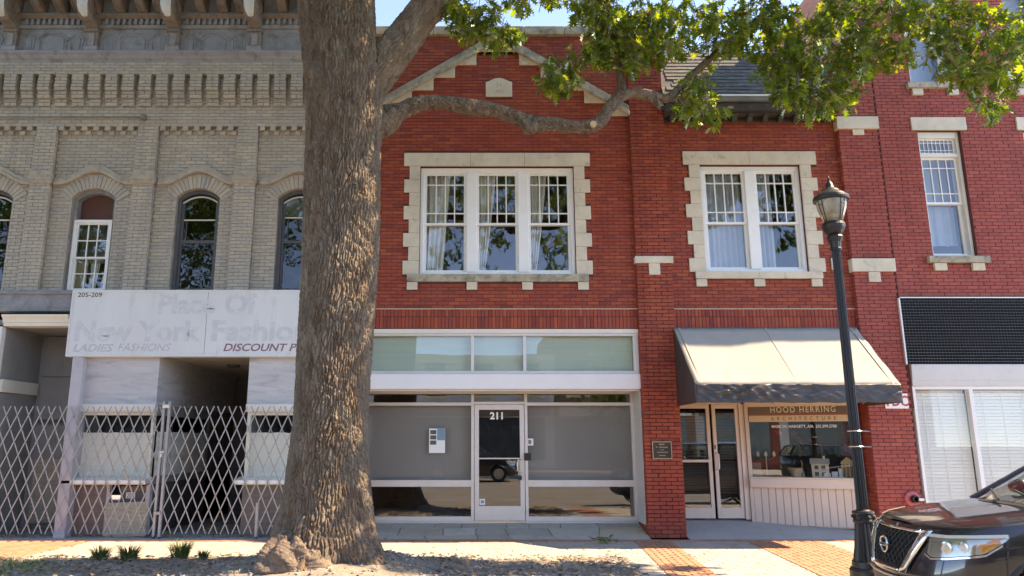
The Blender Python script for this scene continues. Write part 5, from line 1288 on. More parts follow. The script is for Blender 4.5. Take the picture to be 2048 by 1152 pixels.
obm = MB().slabpoly([(-bw/2+.003,-bl/2+.003),(bw/2-.003,-bl/2+.003),(bw/2-.003,bl/2-.003),(-bw/2+.003,bl/2-.003)], -.03, .009).mesh('paving_brick'); obm.materials.append(m_obr)
obs = []
for a, b in bands:
    n = round((b-a)/bw); w = (b-a)/n
    for i in range(n):
        y = YB - bl/2 - (bl/2 if i % 2 else 0)
        while y > KY+.3:
            x = a + (i+.5)*w + SK*-y
            if not in_soil(x, y+.1): obs.append((x, y, math.atan(-SK)*-1 if False else math.atan(SK)*-1))
            y -= bl
x = -13
while x < 13: obs.append((x, YB+.05, R(90))); obs.append((x+bl/2, YB+.15, R(90))); x += bl
lay_flat(obs, m_obr, 'paving_brick', 300, 'paving_border', obm)
# grey stone apron along the old shop
m_apron = M('grey stone apron', (.33,.335,.35), .85, var=.12, vs_=2, stain=(.24,.24,.25), st=(.55,.75), bp=.25, bs=60)
ap = struct(MB().box(-12.4, -2.19, -.44, 5.0, -.03, .012).build('shop_apron', m_apron))
# ---- flagstones sloping up to the glazed door
fl = struct(MB().add([(-2.18,-.335,-.012),(3.12,-.335,-.012),(3.12,.66,.175),(-2.18,.66,.175)], [(0,1,2,3)]).build('entry_slope', m_joint))
fcols = [(.42,.38,.32),(.37,.32,.26),(.46,.43,.37),(.33,.31,.28),(.45,.36,.26),(.40,.37,.33)]
m_flag = brickmat('quartzite flagstone', fcols, big=(.38,.30,.20), bigst=(.55,.72), rough=.6, dirt=(.30,.29,.26), dst=(.55,.75), bp=.3, bs=25)
def fsl(x, y): return Vector((x, y, .012 + (y+.335)*.187/.995*1.0))
def flag(poly):
    n = len(poly); c = sum((Vector((p[0],p[1],0)) for p in poly), Vector())/n
    q = [c + (Vector((p[0],p[1],0))-c)*(1-.010/max(.1,(Vector((p[0],p[1],0))-c).length)) for p in poly]
    dz = U(0,.004); top = [fsl(p.x, p.y)+Vector((0,0,dz)) for p in q]
    MB().add(top + [t - Vector((0,0,.03)) for t in top], [tuple(range(n))] + [(i, i+n, (i+1)%n+n, (i+1)%n) for i in range(n)]).build('flagstone', m_flag, fl, fix=True)
random.seed(21)
x = -2.18; rows = [(-.33,-.13),(-.13,.30),(.30,.60)]
for (y0, y1) in rows:
    x = -2.18; sk0 = 0
    while x < 3.10:
        w = U(.35,.85) if y0 > -.2 else U(.5,1.0)
        if x + w > 2.85: w = 3.11-x
        sk1 = U(-.10,.10) if x+w < 3.0 else 0
        if w > .6 and y1-y0 > .35 and random.random() < .6:
            ym = y0+(y1-y0)*U(.35,.65); f = (ym-y0)/(y1-y0)
            flag([(x,y0),(x+w,y0),(x+w+sk1*f,ym),(x+sk0*f,ym)]); flag([(x+sk0*f,ym),(x+w+sk1*f,ym),(x+w+sk1,y1),(x+sk0,y1)])
        else: flag([(x,y0),(x+w,y0),(x+w+sk1,y1),(x+sk0,y1)])
        x += w; sk0 = sk1
random.seed(31)
# ribbed grey deck in front of the angled window
m_deck = M('grey ribbed decking', (.37,.375,.365), .6, var=.10, vs_=3, stain=(.22,.22,.21), st=(.58,.78), bp=.1)
dk = struct(MB().add([(3.80,-.335,-.004),(7.30,-.335,-.004),(7.30,1.15,.21),(3.80,1.15,.21)], [(0,1,2,3)]).build('entry_deck', m_redm))
nD = 27
for k in range(nD):
    y0 = -.33 + 1.46*k/nD; y1 = y0+1.46/nD-.013
    z = lambda y: .012 + (y+.335)*.214/1.485
    x0 = 3.80 if y0 > -.1 else 3.80
    MB().add([(x0,y0,z(y0)),(7.30,y0,z(y0)),(7.30,y1,z(y1)),(x0,y1,z(y1)),(x0,y0,z(y0)-.03),(7.30,y0,z(y0)-.03),(7.30,y1,z(y1)-.03),(x0,y1,z(y1)-.03)], [(0,1,2,3),(4,5,1,0),(5,6,2,1),(6,7,3,2),(7,4,0,3)]).build('deck_board', m_deck, dk)
struct(MB().box(7.3, 13.2, -.335, .2, -.05, .012).build('wall_footing', m_conc))

# ---- litter, tufts, grass
m_lit = brickmat('dry leaf litter', [(.30,.19,.10),(.22,.14,.085),(.38,.27,.16),(.16,.11,.08),(.42,.33,.22),(.26,.16,.09),(.20,.17,.14),(.34,.22,.12)], rough=.85, bp=.1)
LEAF = [(0,0),(.12,.06),(.34,.20),(.10,.27),(.16,.40),(.46,.56),(.13,.52),(.18,.66),(.36,.88),(.11,.76),(.05,.88),(0,1.06)]
def leaf_shape(L, wide=.85, curl=.12):
    """a lobed, pointed oak leaf folded along its midrib, stalk at the origin, tip along +y"""
    stem = .22*L; v = [(0,0,0),(0,stem,0)]
    mid = [(0, stem+L*p[1]*.8, -curl*L*(p[1])**2) for p in LEAF]
    left, right = [], []
    for p in LEAF:
        z = -curl*L*p[1]**2 + .25*p[0]*L*wide
        right.append((p[0]*L*wide, stem+L*p[1]*.8, z)); left.append((-p[0]*L*wide, stem+L*p[1]*.8, z))
    return right, left, mid, stem
def leaf_mesh_arrays(L, wide=.85, curl=.12):
    r, l, m, stem = leaf_shape(L, wide, curl)
    V = []; Fc = []
    # lobes as fans from three stations of the midrib
    st = [(0, stem, 0), (0, stem+L*.34, -curl*L*.1), (0, stem+L*.62, -curl*L*.35), (0, stem+L*.8, -curl*L*.64)]
    for side in (r, l):
        s = 1 if side is r else -1
        base = len(V)
        V += list(st) + [side[1], side[2], side[3], side[5], side[6], side[8], side[9], side[11]]
        b = base
        fs = [(b, b+4, b+5, b+6), (b, b+6, b+1), (b+1, b+6, b+7, b+8), (b+1, b+8, b+2), (b+2, b+8, b+9, b+10), (b+2, b+10, b+11, b+3)]
        fs = [f if s > 0 else f[::-1] for f in fs]
        Fc += fs
    w = .006*L/.15
    b = len(V); V += [(-w,0,0),(w,0,0),(w,stem,0),(-w,stem,0)]; Fc.append((b,b+1,b+2,b+3))
    return np.array(V), Fc
LV, LF = leaf_mesh_arrays(1.0)
def merge_leaf():                                       # weld the two halves so each leaf is one island
    bm = bmesh.new(); me = bpy.data.meshes.new('t'); me.from_pydata([tuple(v) for v in LV], [], LF); bm.from_mesh(me)
    bmesh.ops.remove_doubles(bm, verts=bm.verts, dist=.03); bm.to_mesh(me); bm.free()
    return np.array([v.co[:] for v in me.vertices]), [tuple(p.vertices) for p in me.polygons]
LV, LF = merge_leaf()
def scatter_leaves(mats4, name, mat, parent=None, sizes=None):
    V = []; Fc = []; n = len(LV)
    for k, m4 in enumerate(mats4):
        A_ = np.array(m4); V.append(LV @ A_[:3,:3].T + A_[:3,3]); o = k*n
        Fc += [tuple(i+o for i in f) for f in LF]
    me = bpy.data.meshes.new(name); me.from_pydata(np.concatenate(V).tolist(), [], Fc); me.update()
    return stuff(link(name, me, mat, parent))
ms = []
def put_litter(x, y, z, s): ms.append(Matrix.Translation((x,y,z)) @ Matrix.Rotation(U(0,6.28),4,'Z') @ Matrix.Rotation(U(-.5,.5),4,'X') @ Matrix.Rotation(U(-.6,.6),4,'Y') @ Matrix.Scale(s,4))
for _ in range(2600):
    x = U(-8.6, 2.2); y = U(-4.9, -1.9)
    if in_soil(x, y): put_litter(x, y, .03+U(0,.03), U(.04,.10))
for _ in range(260):
    x = U(-8.8, -3.3); y = U(-.1, .0) if random.random() < .3 else U(0,.04); put_litter(x, U(-.15,.05), .02, U(.05,.10))
for _ in range(420): put_litter(U(EX0+.05, EX1-.05), U(.2,4.4), .03, U(.06,.12))
for _ in range(150): put_litter(U(-8.9,-7.6), U(.15,1.25), .03, U(.06,.12))
for _ in range(150):
    x = U(-8,7.0); y = -2.3+2.0*random.random()**2.2; put_litter(x, y, .018, U(.025,.075))
tag(scatter_leaves(ms, 'leaf_litter', m_lit), 'dry brown oak leaf litter lying on soil and shop threshold', 'leaf litter', kind='stuff')
# mulch chips and pebbles in the soil
mb = MB()
for _ in range(3500):
    x = U(-9,2.3); y = U(-5,-1.95)
    if not in_soil(x, y-.05): continue
    s = U(.008,.028); a = U(0,6.28); z = .02+.035*mnoise.noise((x*2.2, y*2.2, 1)) + .16*math.exp(-((math.hypot(x+2,y+3.5)-.6)/.7)**2)
    mb.bar((x,y,z), (x+math.cos(a)*s*2.2, y+math.sin(a)*s*2.2, z+U(-.01,.015)), s, s*.6)
m_chip = brickmat('grey mulch', [(.24,.20,.17),(.32,.27,.23),(.17,.145,.13),(.36,.32,.29),(.27,.22,.17),(.40,.37,.34)], rough=.95, bp=.2)
tag(mb.build('mulch', m_chip), 'grey brown mulch chips and grit around the tree', 'mulch', kind='stuff')
m_blade = brickmat('green blade', [(.07,.11,.03),(.10,.15,.04),(.05,.085,.025),(.13,.17,.05),(.09,.12,.035)], rough=.6, bp=0)
m_blade2 = brickmat('grass blade', [(.16,.26,.06),(.20,.32,.08),(.13,.22,.05),(.26,.34,.10),(.30,.32,.12)], rough=.6, bp=0)
def blades(n, spread, h, w, lean, seed):
    rs = random.Random(seed); mb = MB()
    for _ in range(n):
        a = rs.uniform(0,6.28); r0 = spread*.35*math.sqrt(rs.random()); hh = h*rs.uniform(.6,1.05); ln = lean*rs.uniform(.3,1.1)*hh
        bx, by = r0*math.cos(a), r0*math.sin(a); a2 = a+rs.uniform(-.5,.5); d = (math.cos(a2), math.sin(a2)); pr = (-d[1], d[0])
        row = []
        for k in range(5):
            u = k/4; ww = w*(1-u**1.5)*.5+.0005
            x = bx + d[0]*ln*u**1.8; y = by + d[1]*ln*u**1.8; z = hh*(u - .35*lean*u**3)
            row.append([(x-pr[0]*ww, y-pr[1]*ww, z), (x+pr[0]*ww, y+pr[1]*ww, z)])
        mb.grid(row)
    return mb
for k, (px, py, s, lab) in enumerate(((199,1122,1.0,'dusty green spiky grass tuft at the end of the row on the soil edge'),(257,1122,1.05,'upright green grass tuft with one tall blade beside the soil edge'),(360,1117,1.2,'bushiest dark green grass tuft growing by the pavement edge'),(407,1118,.62,'smallest pale grass tuft nearest the tree burl'))):
    g_ = gr(px, py); t_ = thing('grass_tuft', lab, 'grass tuft', (g_.x, g_.y, .0), U(0,6), group='grass tufts along the soil edge')
    stuff(blades(int(150*s), .30*s, .30*s, .014, .75, 40+k).build('blades', m_blade, t_, local=True)); MB().lathe([(.05*s,0),(.03*s,.03)], (0,0,0), 10).build('crown', m_soil, t_, local=True)
rs = random.Random(5); mb = MB()
for _ in range(420):
    x = rs.uniform(-8.0,-5.2); y = rs.uniform(-4.2,-2.75)
    if rs.random() > 1.15-abs(x+6.7)/1.2-abs(y+3.6)/1.2: continue
    b_ = blades(9, .10, .11, .008, .8, rs.random()); mb.add([(v[0]+x, v[1]+y, v[2]+.01) for v in b_.v], b_.f)
tag(mb.build('grass', m_blade2), 'patch of short bright green grass at the end of the bare soil', 'grass', kind='stuff')
# ================================================================ the oak
T = thing('oak_tree', 'big old street oak with furrowed bark, one low limb and lobed leaves', 'tree', (-2.0, -3.5, 0))
m_bark, nt, b_, N = nodes('furrowed oak bark')
p = pos(nt, (9,9,2.6)); vo = N('TexVoronoi'); vo.inputs['Scale'].default_value = 1.6; nt.links.new(p, vo.inputs['Vector'])
sp = N('SeparateColor'); nt.links.new(vo.outputs['Color'], sp.inputs[0])
c1 = ramp(nt, sp.outputs[0], [(0, (.125,.088,.062)), (.4, (.20,.145,.102)), (.75, (.17,.137,.105)), (1, (.26,.20,.145))])
c1 = mixc(nt, ramp(nt, nz(nt, pos(nt, (1,1,.5)), 2.2, 5, .7), [(.5, 0.), (.72, .6)]), c1, (.165,.108,.075))
c1 = mixc(nt, ramp(nt, nz(nt, pos(nt), 3.1, 6, .75), [(.58, 0.), (.7, .7)]), c1, (.20,.20,.155))
c1 = mixc(nt, ramp(nt, nz(nt, pos(nt), 9, 5, .7), [(.56, 0.), (.66, .6)]), c1, (.075,.068,.055))
fb = nz(nt, pos(nt, (38,38,9)), 1.0, 6, .75); c1 = mixc(nt, .5, c1, fb, 'OVERLAY')
nt.links.new(c1, b_.inputs['Base Color']); b_.inputs['Roughness'].default_value = .9; b_.inputs['Specular IOR Level'].default_value = .2
bump(nt, b_, fb, .7, .02)
def worley(u, v, nu, seed):
    """F1 and F2 of a jittered grid, periodic in u"""
    iu, iv = np.floor(u).astype(int), np.floor(v).astype(int); f1 = np.full(u.shape, 9.); f2 = np.full(u.shape, 9.)
    def h(i, j, k):
        x = np.sin((np.mod(i, nu)*127.1 + j*311.7 + k*74.7 + seed*19.19))*43758.5453; return x - np.floor(x)
    for di in (-1,0,1):
        for dj in (-1,0,1):
            a, b = iu+di, iv+dj; d = np.hypot(u-(a+.15+.7*h(a,b,1)), v-(b+.15+.7*h(a,b,2)))
            n1 = np.minimum(f1, d); f2 = np.where(d < f1, f1, np.minimum(f2, d)); f1 = n1
    return f1, f2
def vnoise(u, v, nu, seed):
    nu = max(1, nu); iu, iv = np.floor(u).astype(int), np.floor(v).astype(int); fu, fv = u-iu, v-iv; fu = fu*fu*(3-2*fu); fv = fv*fv*(3-2*fv)
    def h(i, j): x = np.sin(np.mod(i, nu)*127.1 + j*311.7 + seed*19.19)*43758.5453; return x - np.floor(x)
    return (h(iu,iv)*(1-fu)+h(iu+1,iv)*fu)*(1-fv) + (h(iu,iv+1)*(1-fu)+h(iu+1,iv+1)*fu)*fv
def spline(pts, n):
    pts = np.array(pts, float); m = len(pts); s = np.linspace(0, m-1, n); out = []
    for t in s:
        i = min(int(t), m-2); f = t-i; p0, p1, p2, p3 = pts[max(i-1,0)], pts[i], pts[i+1], pts[min(i+2,m-1)]
        out.append(.5*((2*p1)+(-p0+p2)*f+(2*p0-5*p1+4*p2-p3)*f*f+(-p0+3*p1-3*p2+p3)*f**3))
    return np.array(out)
def bark(name, path, nu, nv, amp, cw, ch, seed, shape=None, parent=T):
    """path: (x,y,z,r). cw, ch: size of a bark plate across and along"""
    S = spline(path, nu); C = S[:,:3]; r = S[:,3]
    L = np.concatenate([[0], np.cumsum(np.linalg.norm(np.diff(C, axis=0), axis=1))])
    Tn = np.gradient(C, axis=0); Tn /= np.linalg.norm(Tn, axis=1)[:,None]
    up = np.array([0,-1,0]) if abs(Tn[0][1]) < .9 else np.array([1,0,0]); Us = []; u = up
    for t in Tn: u = u - t*np.dot(u, t); u = u/np.linalg.norm(u); Us.append(u)
    Us = np.array(Us); Ks = np.cross(Tn, Us)
    th = np.linspace(0, 2*np.pi, nv, endpoint=False); TH, LL = np.meshgrid(th, L); RR = np.repeat(r[:,None], nv, 1)
    ncell = max(5, int(round(2*np.pi*np.median(r)/cw)))
    wob = .35*np.sin(LL*3.1+TH*2+seed)+.25*np.sin(LL*7.3+TH*5)
    uu = TH/(2*np.pi)*ncell + wob; vv = LL/ch + .5*np.sin(TH*3+seed)
    nf1 = vnoise(uu*.9, vv*2.2, int(ncell*.9), seed+5); nf2 = vnoise(uu*3, vv*9, ncell*3, seed+6)
    uu = uu + .9*(nf1-.5) + .35*(nf2-.5); vv = vv + .9*(vnoise(uu*.7+3, vv*1.3, int(ncell*.7), seed+8)-.5)
    f1, f2 = worley(uu, vv, ncell, seed); e = np.clip((f2-f1)/.42, 0, 1); e = e*e*(3-2*e)
    g1, g2 = worley(uu*2.3+11, vv*3.1, int(ncell*2.3), seed+3); e2 = np.clip((g2-g1)/.4, 0, 1)
    hgt = amp*(e*.75 + e2*.3*e + .35*(nf2-.5) + .25*(nf1-.5) - .55)
    big = .03*np.sin(TH*3+LL*.8)+.02*np.sin(TH*5-LL*1.3+1)+.02*np.sin(LL*2.3)
    rad = RR*(1+big) + hgt
    if shape is not None: rad = rad*shape(TH, LL, C)
    P = C[:,None,:] + rad[:,:,None]*(np.cos(TH)[:,:,None]*Us[:,None,:] + np.sin(TH)[:,:,None]*Ks[:,None,:])
    V = P.reshape(-1,3); Fc = []
    idx = np.arange(nu*nv).reshape(nu, nv); a = idx[:-1]; b = idx[1:]; a2 = np.roll(a, -1, 1); b2 = np.roll(b, -1, 1)
    Fc = np.stack([a, a2, b2, b], -1).reshape(-1,4)
    me = bpy.data.meshes.new(name); me.from_pydata(V.tolist(), [], Fc.tolist()); me.update()
    me.polygons.foreach_set('use_smooth', np.ones(len(me.polygons), bool))
    o = link(name, me, m_bark, parent); return o
def flare(TH, LL, C):
    z = C[:,2][:,None]; k = np.exp(-np.clip(z,0,9)/.33); k2 = np.exp(-np.clip(z,0,9)/.9)
    return 1 + k*(.34+.18*np.cos(TH*5+.8)+.10*np.cos(TH*3+2)) + k2*.07*np.cos(TH*4+1.5)
TY_ = -3.5
def tpath(px, py, wpx, Y):
    wpx = wpx*(.925 if wpx > 60 else .84 if wpx > 30 else .70)
    q = at(px, py, Y); t = (Y+DIST)/(_c-((CY-py)/F)*_s); return (q.x, q.y, q.z, wpx/F*t)
trunk = [(-2.03,-3.5,-.1,.66),(-2.03,-3.5,.25,.66)] + [tpath(*a, TY_) for a in ((654,1000,92),(655,930,86),(659,850,80),(665,750,78),(672,650,77),(679,550,79),(683,450,80),(685,350,77),(688,260,77),(690,170,82),(680,80,80),(676,10,79),(672,-70,74),(668,-160,66),(664,-260,52))]
bark('trunk', trunk, 1000, 560, .036, .040, .24, 3, flare)
q = lambda a, Y: tpath(*a, Y)
limb1 = [q((690,215,60),-3.45), q((735,165,50),-3.4), q((785,105,43),-3.35), q((830,45,40),-3.3), q((875,-15,38),-3.25), q((930,-90,34),-3.2), q((1000,-190,28),-3.2), q((1080,-330,20),-3.3)]
bark('limb', limb1, 320, 200, .030, .042, .22, 5)
low = [q((705,262,42),-3.3), q((760,246,37),-3.15), q((800,222,25),-3.05), q((840,207,21),-2.95), q((880,205,20),-2.9), q((930,213,21),-2.85), q((985,219,20),-2.8), q((1030,234,20),-2.75), q((1065,247,21),-2.72), q((1110,249,18),-2.7), q((1160,255,18),-2.68), q((1195,247,17),-2.65), q((1220,214,15),-2.62), q((1245,184,16),-2.6)]
bark('limb', low, 460, 110, .030, .045, .10, 8, lambda TH, LL, C: 1 + .20*(vnoise(TH/(2*np.pi)*3, LL*4.5, 3, 77)-.5) + .16*(vnoise(LL*3.1+3, LL*0+.5, 999, 78)-.5))
br_r = [q((1232,200,12),-2.6), q((1262,186,15),-2.6), q((1300,190,13),-2.58), q((1335,196,12),-2.55), q((1362,172,10),-2.52), q((1395,140,9),-2.5), q((1440,100,8),-2.5), q((1490,55,6),-2.5), q((1560,5,5),-2.5)]
bark('limb', br_r, 220, 48, .014, .035, .14, 9)
br_u = [q((1246,192,13),-2.6), q((1241,155,11.5),-2.6), q((1238,110,10.5),-2.6), q((1228,60,9),-2.6), q((1215,5,8),-2.6), q((1190,-60,6),-2.6)]
bark('limb', br_u, 140, 44, .012, .035, .14, 10)
stub = [q((1290,190,12),-2.57), q((1312,203,9.5),-2.6), q((1324,216,8.5),-2.64)]
bark('limb_stub', stub, 30, 28, .005, .04, .1, 12)
ct = at(1186, 250, -2.80); MB().tube([ct, ct+Vector((.0,-.05,.0))], .052, 18).build('pruning_scar', M('pale cut wood', (.50,.34,.19), .8, var=.15, vs_=20), T)
# knot on the underside of the low limb and burl at the foot
def lump(name, c, r, squash, amp, seed, mat=m_bark, n=90):
    th = np.linspace(0, 2*np.pi, n, endpoint=False); ph = np.linspace(.02, np.pi-.02, n//2); TH, PH = np.meshgrid(th, ph)
    f1, f2 = worley(TH/(2*np.pi)*18+.8*vnoise(TH*3, PH*3, 18, seed), PH*9+.9*vnoise(TH*3+4, PH*4, 18, seed+1), 18, seed); e = np.clip((f2-f1)/.4, 0, 1)
    nn = vnoise(TH/(2*np.pi)*9, PH*4, 9, seed+4); n2 = vnoise(TH/(2*np.pi)*40, PH*17, 40, seed+5)
    lob = 1 + .14*np.sin(TH*2+1)*np.sin(PH*2) + .10*np.sin(TH*3+PH*3+seed) + .06*np.sin(TH*7-PH*5)
    rr = r*lob*(1+.16*(nn-.5)) + amp*(e-.5)*(.3+nn) + .022*(n2-.5)
    V = np.stack([c[0]+rr*np.sin(PH)*np.cos(TH)*squash[0], c[1]+rr*np.sin(PH)*np.sin(TH)*squash[1], c[2]+rr*np.cos(PH)*squash[2]], -1).reshape(-1,3)
    m_, n_ = PH.shape; idx = np.arange(m_*n_).reshape(m_, n_); a = idx[:-1]; b = idx[1:]; Fc = np.stack([a, b, np.roll(b,-1,1), np.roll(a,-1,1)], -1).reshape(-1,4)
    me = bpy.data.meshes.new(name); me.from_pydata(V.tolist(), [], Fc.tolist()); me.update(); me.polygons.foreach_set('use_smooth', np.ones(len(me.polygons), bool))
    return link(name, me, mat, T)
m_burl = M('scarred burl bark', (.17,.125,.095), .9, var=.35, vs_=6, stain=(.27,.21,.155), st=(.52,.66), bp=.8, bs=42, bd=.02, stain2=(.09,.065,.05), st2=(.52,.64), s2=8)
bc = at(578, 1128, -4.2); lump('burl', (bc.x+.03, -4.1, .12), .47, (1.0,.8,.84), .016, 4, n=220, mat=m_burl)
kc = at(1060, 250, -2.75); lump('knot', (kc.x, kc.y-.05, kc.z-.05), .13, (1,1,.9), .03, 6, n=40)
# upper limbs, out of the picture but seen in the windows and in the shade they cast
tips = []
def limb3(p0, p1, p2, r0, r1, seed):
    bark('limb', [(*p0, r0), (*((Vector(p0)+Vector(p1))/2 + Vector((0,0,.15))), r0*.8+r1*.2), (*p1, (r0+r1)/2), (*p2, r1)], 60, 28, .01, .07, .2, seed); tips.append((Vector(p1), Vector(p2)))
limb3((-.1,-3.2,11.0), (2.4,-3.6,12.0), (5.2,-4.2,12.8), .17, .05, 21); limb3((.1,-3.2,11.2), (1.5,-2.6,13.2), (3.4,-2.4,15.0), .15, .05, 22)
limb3((-2.2,-3.5,10.5), (-4.8,-4.2,12.0), (-7.2,-4.6,13.0), .22, .05, 23); limb3((-2.2,-3.5,11.0), (-2.6,-6.2,13.0), (-2.0,-8.8,14.2), .2, .05, 24)
limb3((-2.2,-3.5,11.6), (-1.4,-3.2,14.0), (-.2,-3.0,16.0), .2, .05, 25); limb3((-.1,-3.2,10.8), (1.2,-5.8,11.6), (3.2,-8.2,12.2), .14, .04, 26)
limb3((2.4,-3.6,12.0), (5.0,-3.2,10.4), (8.0,-3.0,9.4), .10, .03, 27)
# ---- foliage
m_leaf, nt, b_, N = nodes('oak leaf')
nt.nodes.remove(b_)
g_ = N('NewGeometry'); oi = N('ObjectInfo'); ad = N('Math', operation='ADD'); fr = N('Math', operation='FRACT')
nt.links.new(g_.outputs['Random Per Island'], ad.inputs[0]); nt.links.new(oi.outputs['Random'], ad.inputs[1]); nt.links.new(ad.outputs[0], fr.inputs[0])
lc = ramp(nt, fr.outputs[0], [(0,(.075,.125,.02)),(.3,(.115,.175,.024)),(.55,(.165,.225,.028)),(.8,(.235,.285,.035)),(.95,(.32,.31,.045)),(.99,(.28,.22,.05)),(1,(.22,.12,.04))])
lc = mixc(nt, .25, lc, nz(nt, pos(nt), 30, 3, .6), 'OVERLAY')
df = N('BsdfDiffuse'); tl = N('BsdfTranslucent'); gl = N('BsdfGlossy'); gl.inputs['Roughness'].default_value = .45; gl.inputs[0].default_value = (.55,.6,.5,1)
nt.links.new(lc, df.inputs[0]); nt.links.new(mixc(nt, 1.0, lc, (1.45,1.6,.6), 'MULTIPLY'), tl.inputs[0])
m1 = N('MixShader'); m1.inputs[0].default_value = .58; nt.links.new(df.outputs[0], m1.inputs[1]); nt.links.new(tl.outputs[0], m1.inputs[2])
fz = N('Fresnel'); fz.inputs[0].default_value = 1.45; m2 = N('MixShader'); fzm = N('Math', operation='MULTIPLY'); fzm.inputs[1].default_value = .45; nt.links.new(fz.outputs[0], fzm.inputs[0]); nt.links.new(fzm.outputs[0], m2.inputs[0]); nt.links.new(m1.outputs[0], m2.inputs[1]); nt.links.new(gl.outputs[0], m2.inputs[2])
nt.links.new(m2.outputs[0], nt.nodes['Material Output'].inputs[0])
RL = random.Random(11); leaves = []; twigs = MB()
def sprig(p, d, n, s):
    d = Vector(d).normalized(); side = d.cross(Vector((RL.uniform(-1,1), RL.uniform(-1,1), RL.uniform(-.3,1)))).normalized()
    q0 = p - d*.32*s + Vector((0,0,.05)); twigs.tube([q0, (q0+p)/2+side*.02, p], [.007,.0055,.004], 4, cap=False)
    for k in range(n):
        f = RL.uniform(0, 1); base = q0.lerp(p, .3+.7*f)
        a = RL.uniform(0, 6.28); rad = (side*math.cos(a) + d.cross(side)*math.sin(a))
        y = (d*RL.uniform(.2,1.0) + rad*RL.uniform(.5,1.1) + Vector((0,0,-RL.uniform(.1,.75)))).normalized()
        up = (Vector((0,0,1)) + Vector((RL.uniform(-1,1),RL.uniform(-1,1),RL.uniform(-.2,.4)))*.75); z = (up - y*up.dot(y)).normalized(); x = y.cross(z)
        L = s*RL.uniform(.14,.235); w = RL.uniform(.75,1.05)
        leaves.append(Matrix(((x.x*L*w,y.x*L,z.x*L,base.x),(x.y*L*w,y.y*L,z.y*L,base.y),(x.z*L*w,y.z*L,z.z*L,base.z),(0,0,0,1))))
def cluster(px, py, rx, ry, n, Y, dY=.55, s=1.0, hang=(.3,-.2,-.5)):
    for _ in range(int(n*1.05)):
        a = RL.uniform(0, 6.28); r_ = RL.random()**.55
        x, y = px+rx*r_*math.cos(a), py+ry*r_*math.sin(a)
        p = at(x, y, Y + RL.uniform(-dY, dY))
        d = Vector((math.cos(a)*.8*RL.uniform(.3,1)+hang[0]*.3, RL.uniform(-.8,.6), -math.sin(a)*.5+hang[2]*RL.uniform(.2,1.2)))
        sprig(p, d, RL.randint(5,8), s)
# foliage in view (measured in the photograph, spread in depth)
for c_ in ((905,25,38,40,26,-2.9),(960,40,50,40,30,-2.8),(930,75,30,22,8,-2.8),(1000,90,28,22,12,-2.8),(1015,70,40,18,10,-2.7),(1085,5,75,20,18,-2.9),(1190,20,55,40,38,-2.8),(1215,70,50,40,34,-2.7),(1120,150,45,35,26,-2.7),(1105,175,28,20,12,-2.7),(1180,110,55,35,24,-2.7),
           (1290,40,55,50,36,-2.7),(1285,105,35,35,16,-2.7),(1250,110,38,40,18,-2.8),(1300,105,40,35,14,-2.8),(1335,100,40,35,14,-2.8),(1470,90,45,40,18,-2.7),(1360,40,60,50,30,-2.7),(1350,100,40,30,12,-2.6),(1435,50,60,55,34,-2.7),(1425,110,40,25,10,-2.6),(1395,180,45,32,20,-2.6),(1410,225,48,30,20,-2.6),(1375,215,30,28,10,-2.6),
           (1530,40,70,60,46,-2.8),(1560,120,65,60,56,-2.7),(1600,180,70,40,44,-2.7),(1640,90,70,70,60,-2.8),(1675,205,38,30,18,-2.7),(1620,225,40,18,8,-2.7),(1700,40,70,60,44,-2.9),(1740,110,55,60,40,-2.8),(1700,160,40,35,18,-2.8),
           (1800,30,60,45,34,-3.0),(1800,100,45,40,16,-3.0),(1890,50,70,55,42,-3.1),(1900,120,50,45,24,-3.1),(1940,160,55,45,22,-3.2),(1980,70,70,70,46,-3.2),(2020,130,50,60,26,-3.2),(1985,215,38,28,14,-3.2),(2060,40,40,60,18,-3.2),
           (1000,-60,120,50,46,-3.0),(1250,-70,160,60,80,-3.0),(1500,-80,160,70,90,-3.1),(1750,-80,160,70,90,-3.2),(2000,-80,160,70,70,-3.3),(2150,60,80,120,50,-3.4)):
    cluster(*c_)
nvis = len(leaves)
# the crown above
def corridor(p):                                          # leaves thinned so the sun reaches the foot of the trunk and lower boughs
    h = p.z - (p.x+1.45)/.9
    return (abs(p.y+3.35) < .9 and -1.5 < h < 3.4 and RL.random() < .85) or (p.x > 1.5 and p.y > -3.9 and RL.random() < .85)
def inside(p):                                           # leave the pavement by the shops in sunshine
    return p.y - .04*p.z < -2.75
for _ in range(1150):
    a = RL.uniform(0, 6.28); b = RL.uniform(-.75, 1); r_ = RL.uniform(.55, 1.0)
    p = Vector((-.6 + 7.0*r_*math.cos(a)*math.sqrt(1-b*b), -5.6 + 5.0*r_*math.sin(a)*math.sqrt(1-b*b), 11.4 + 5.0*r_*b))
    if p.z < max(6.3, EYE+.74*(p.y+DIST)) or not inside(p) or corridor(p): continue
    sprig(p, (RL.uniform(-1,1), RL.uniform(-1,1), RL.uniform(-.8,.2)), 6, 1.75)
for _ in range(170):                                     # unseen boughs added over the pavement to keep the upper trunk in shade
    p = Vector((RL.uniform(-.5,5.0), RL.uniform(-4.3,-2.8), RL.uniform(9.6,13)))
    if inside(p) and not corridor(p): sprig(p, (RL.uniform(-1,1), RL.uniform(-1,1), RL.uniform(-.8,.2)), 6, 1.5)
for _ in range(700):                                     # lower street-side boughs, above the picture, mirrored in the windows
    p = Vector((RL.uniform(-3.5,3.4), RL.uniform(-10.5,-5.0), RL.uniform(6.3,10)))
    if p.z > EYE+.74*(p.y+DIST) and RL.random() < .35+.65*abs(mnoise.noise(p*.55)*2): sprig(p, (RL.uniform(-1,1), RL.uniform(-1,1), RL.uniform(-.8,.2)), 6, 1.3)
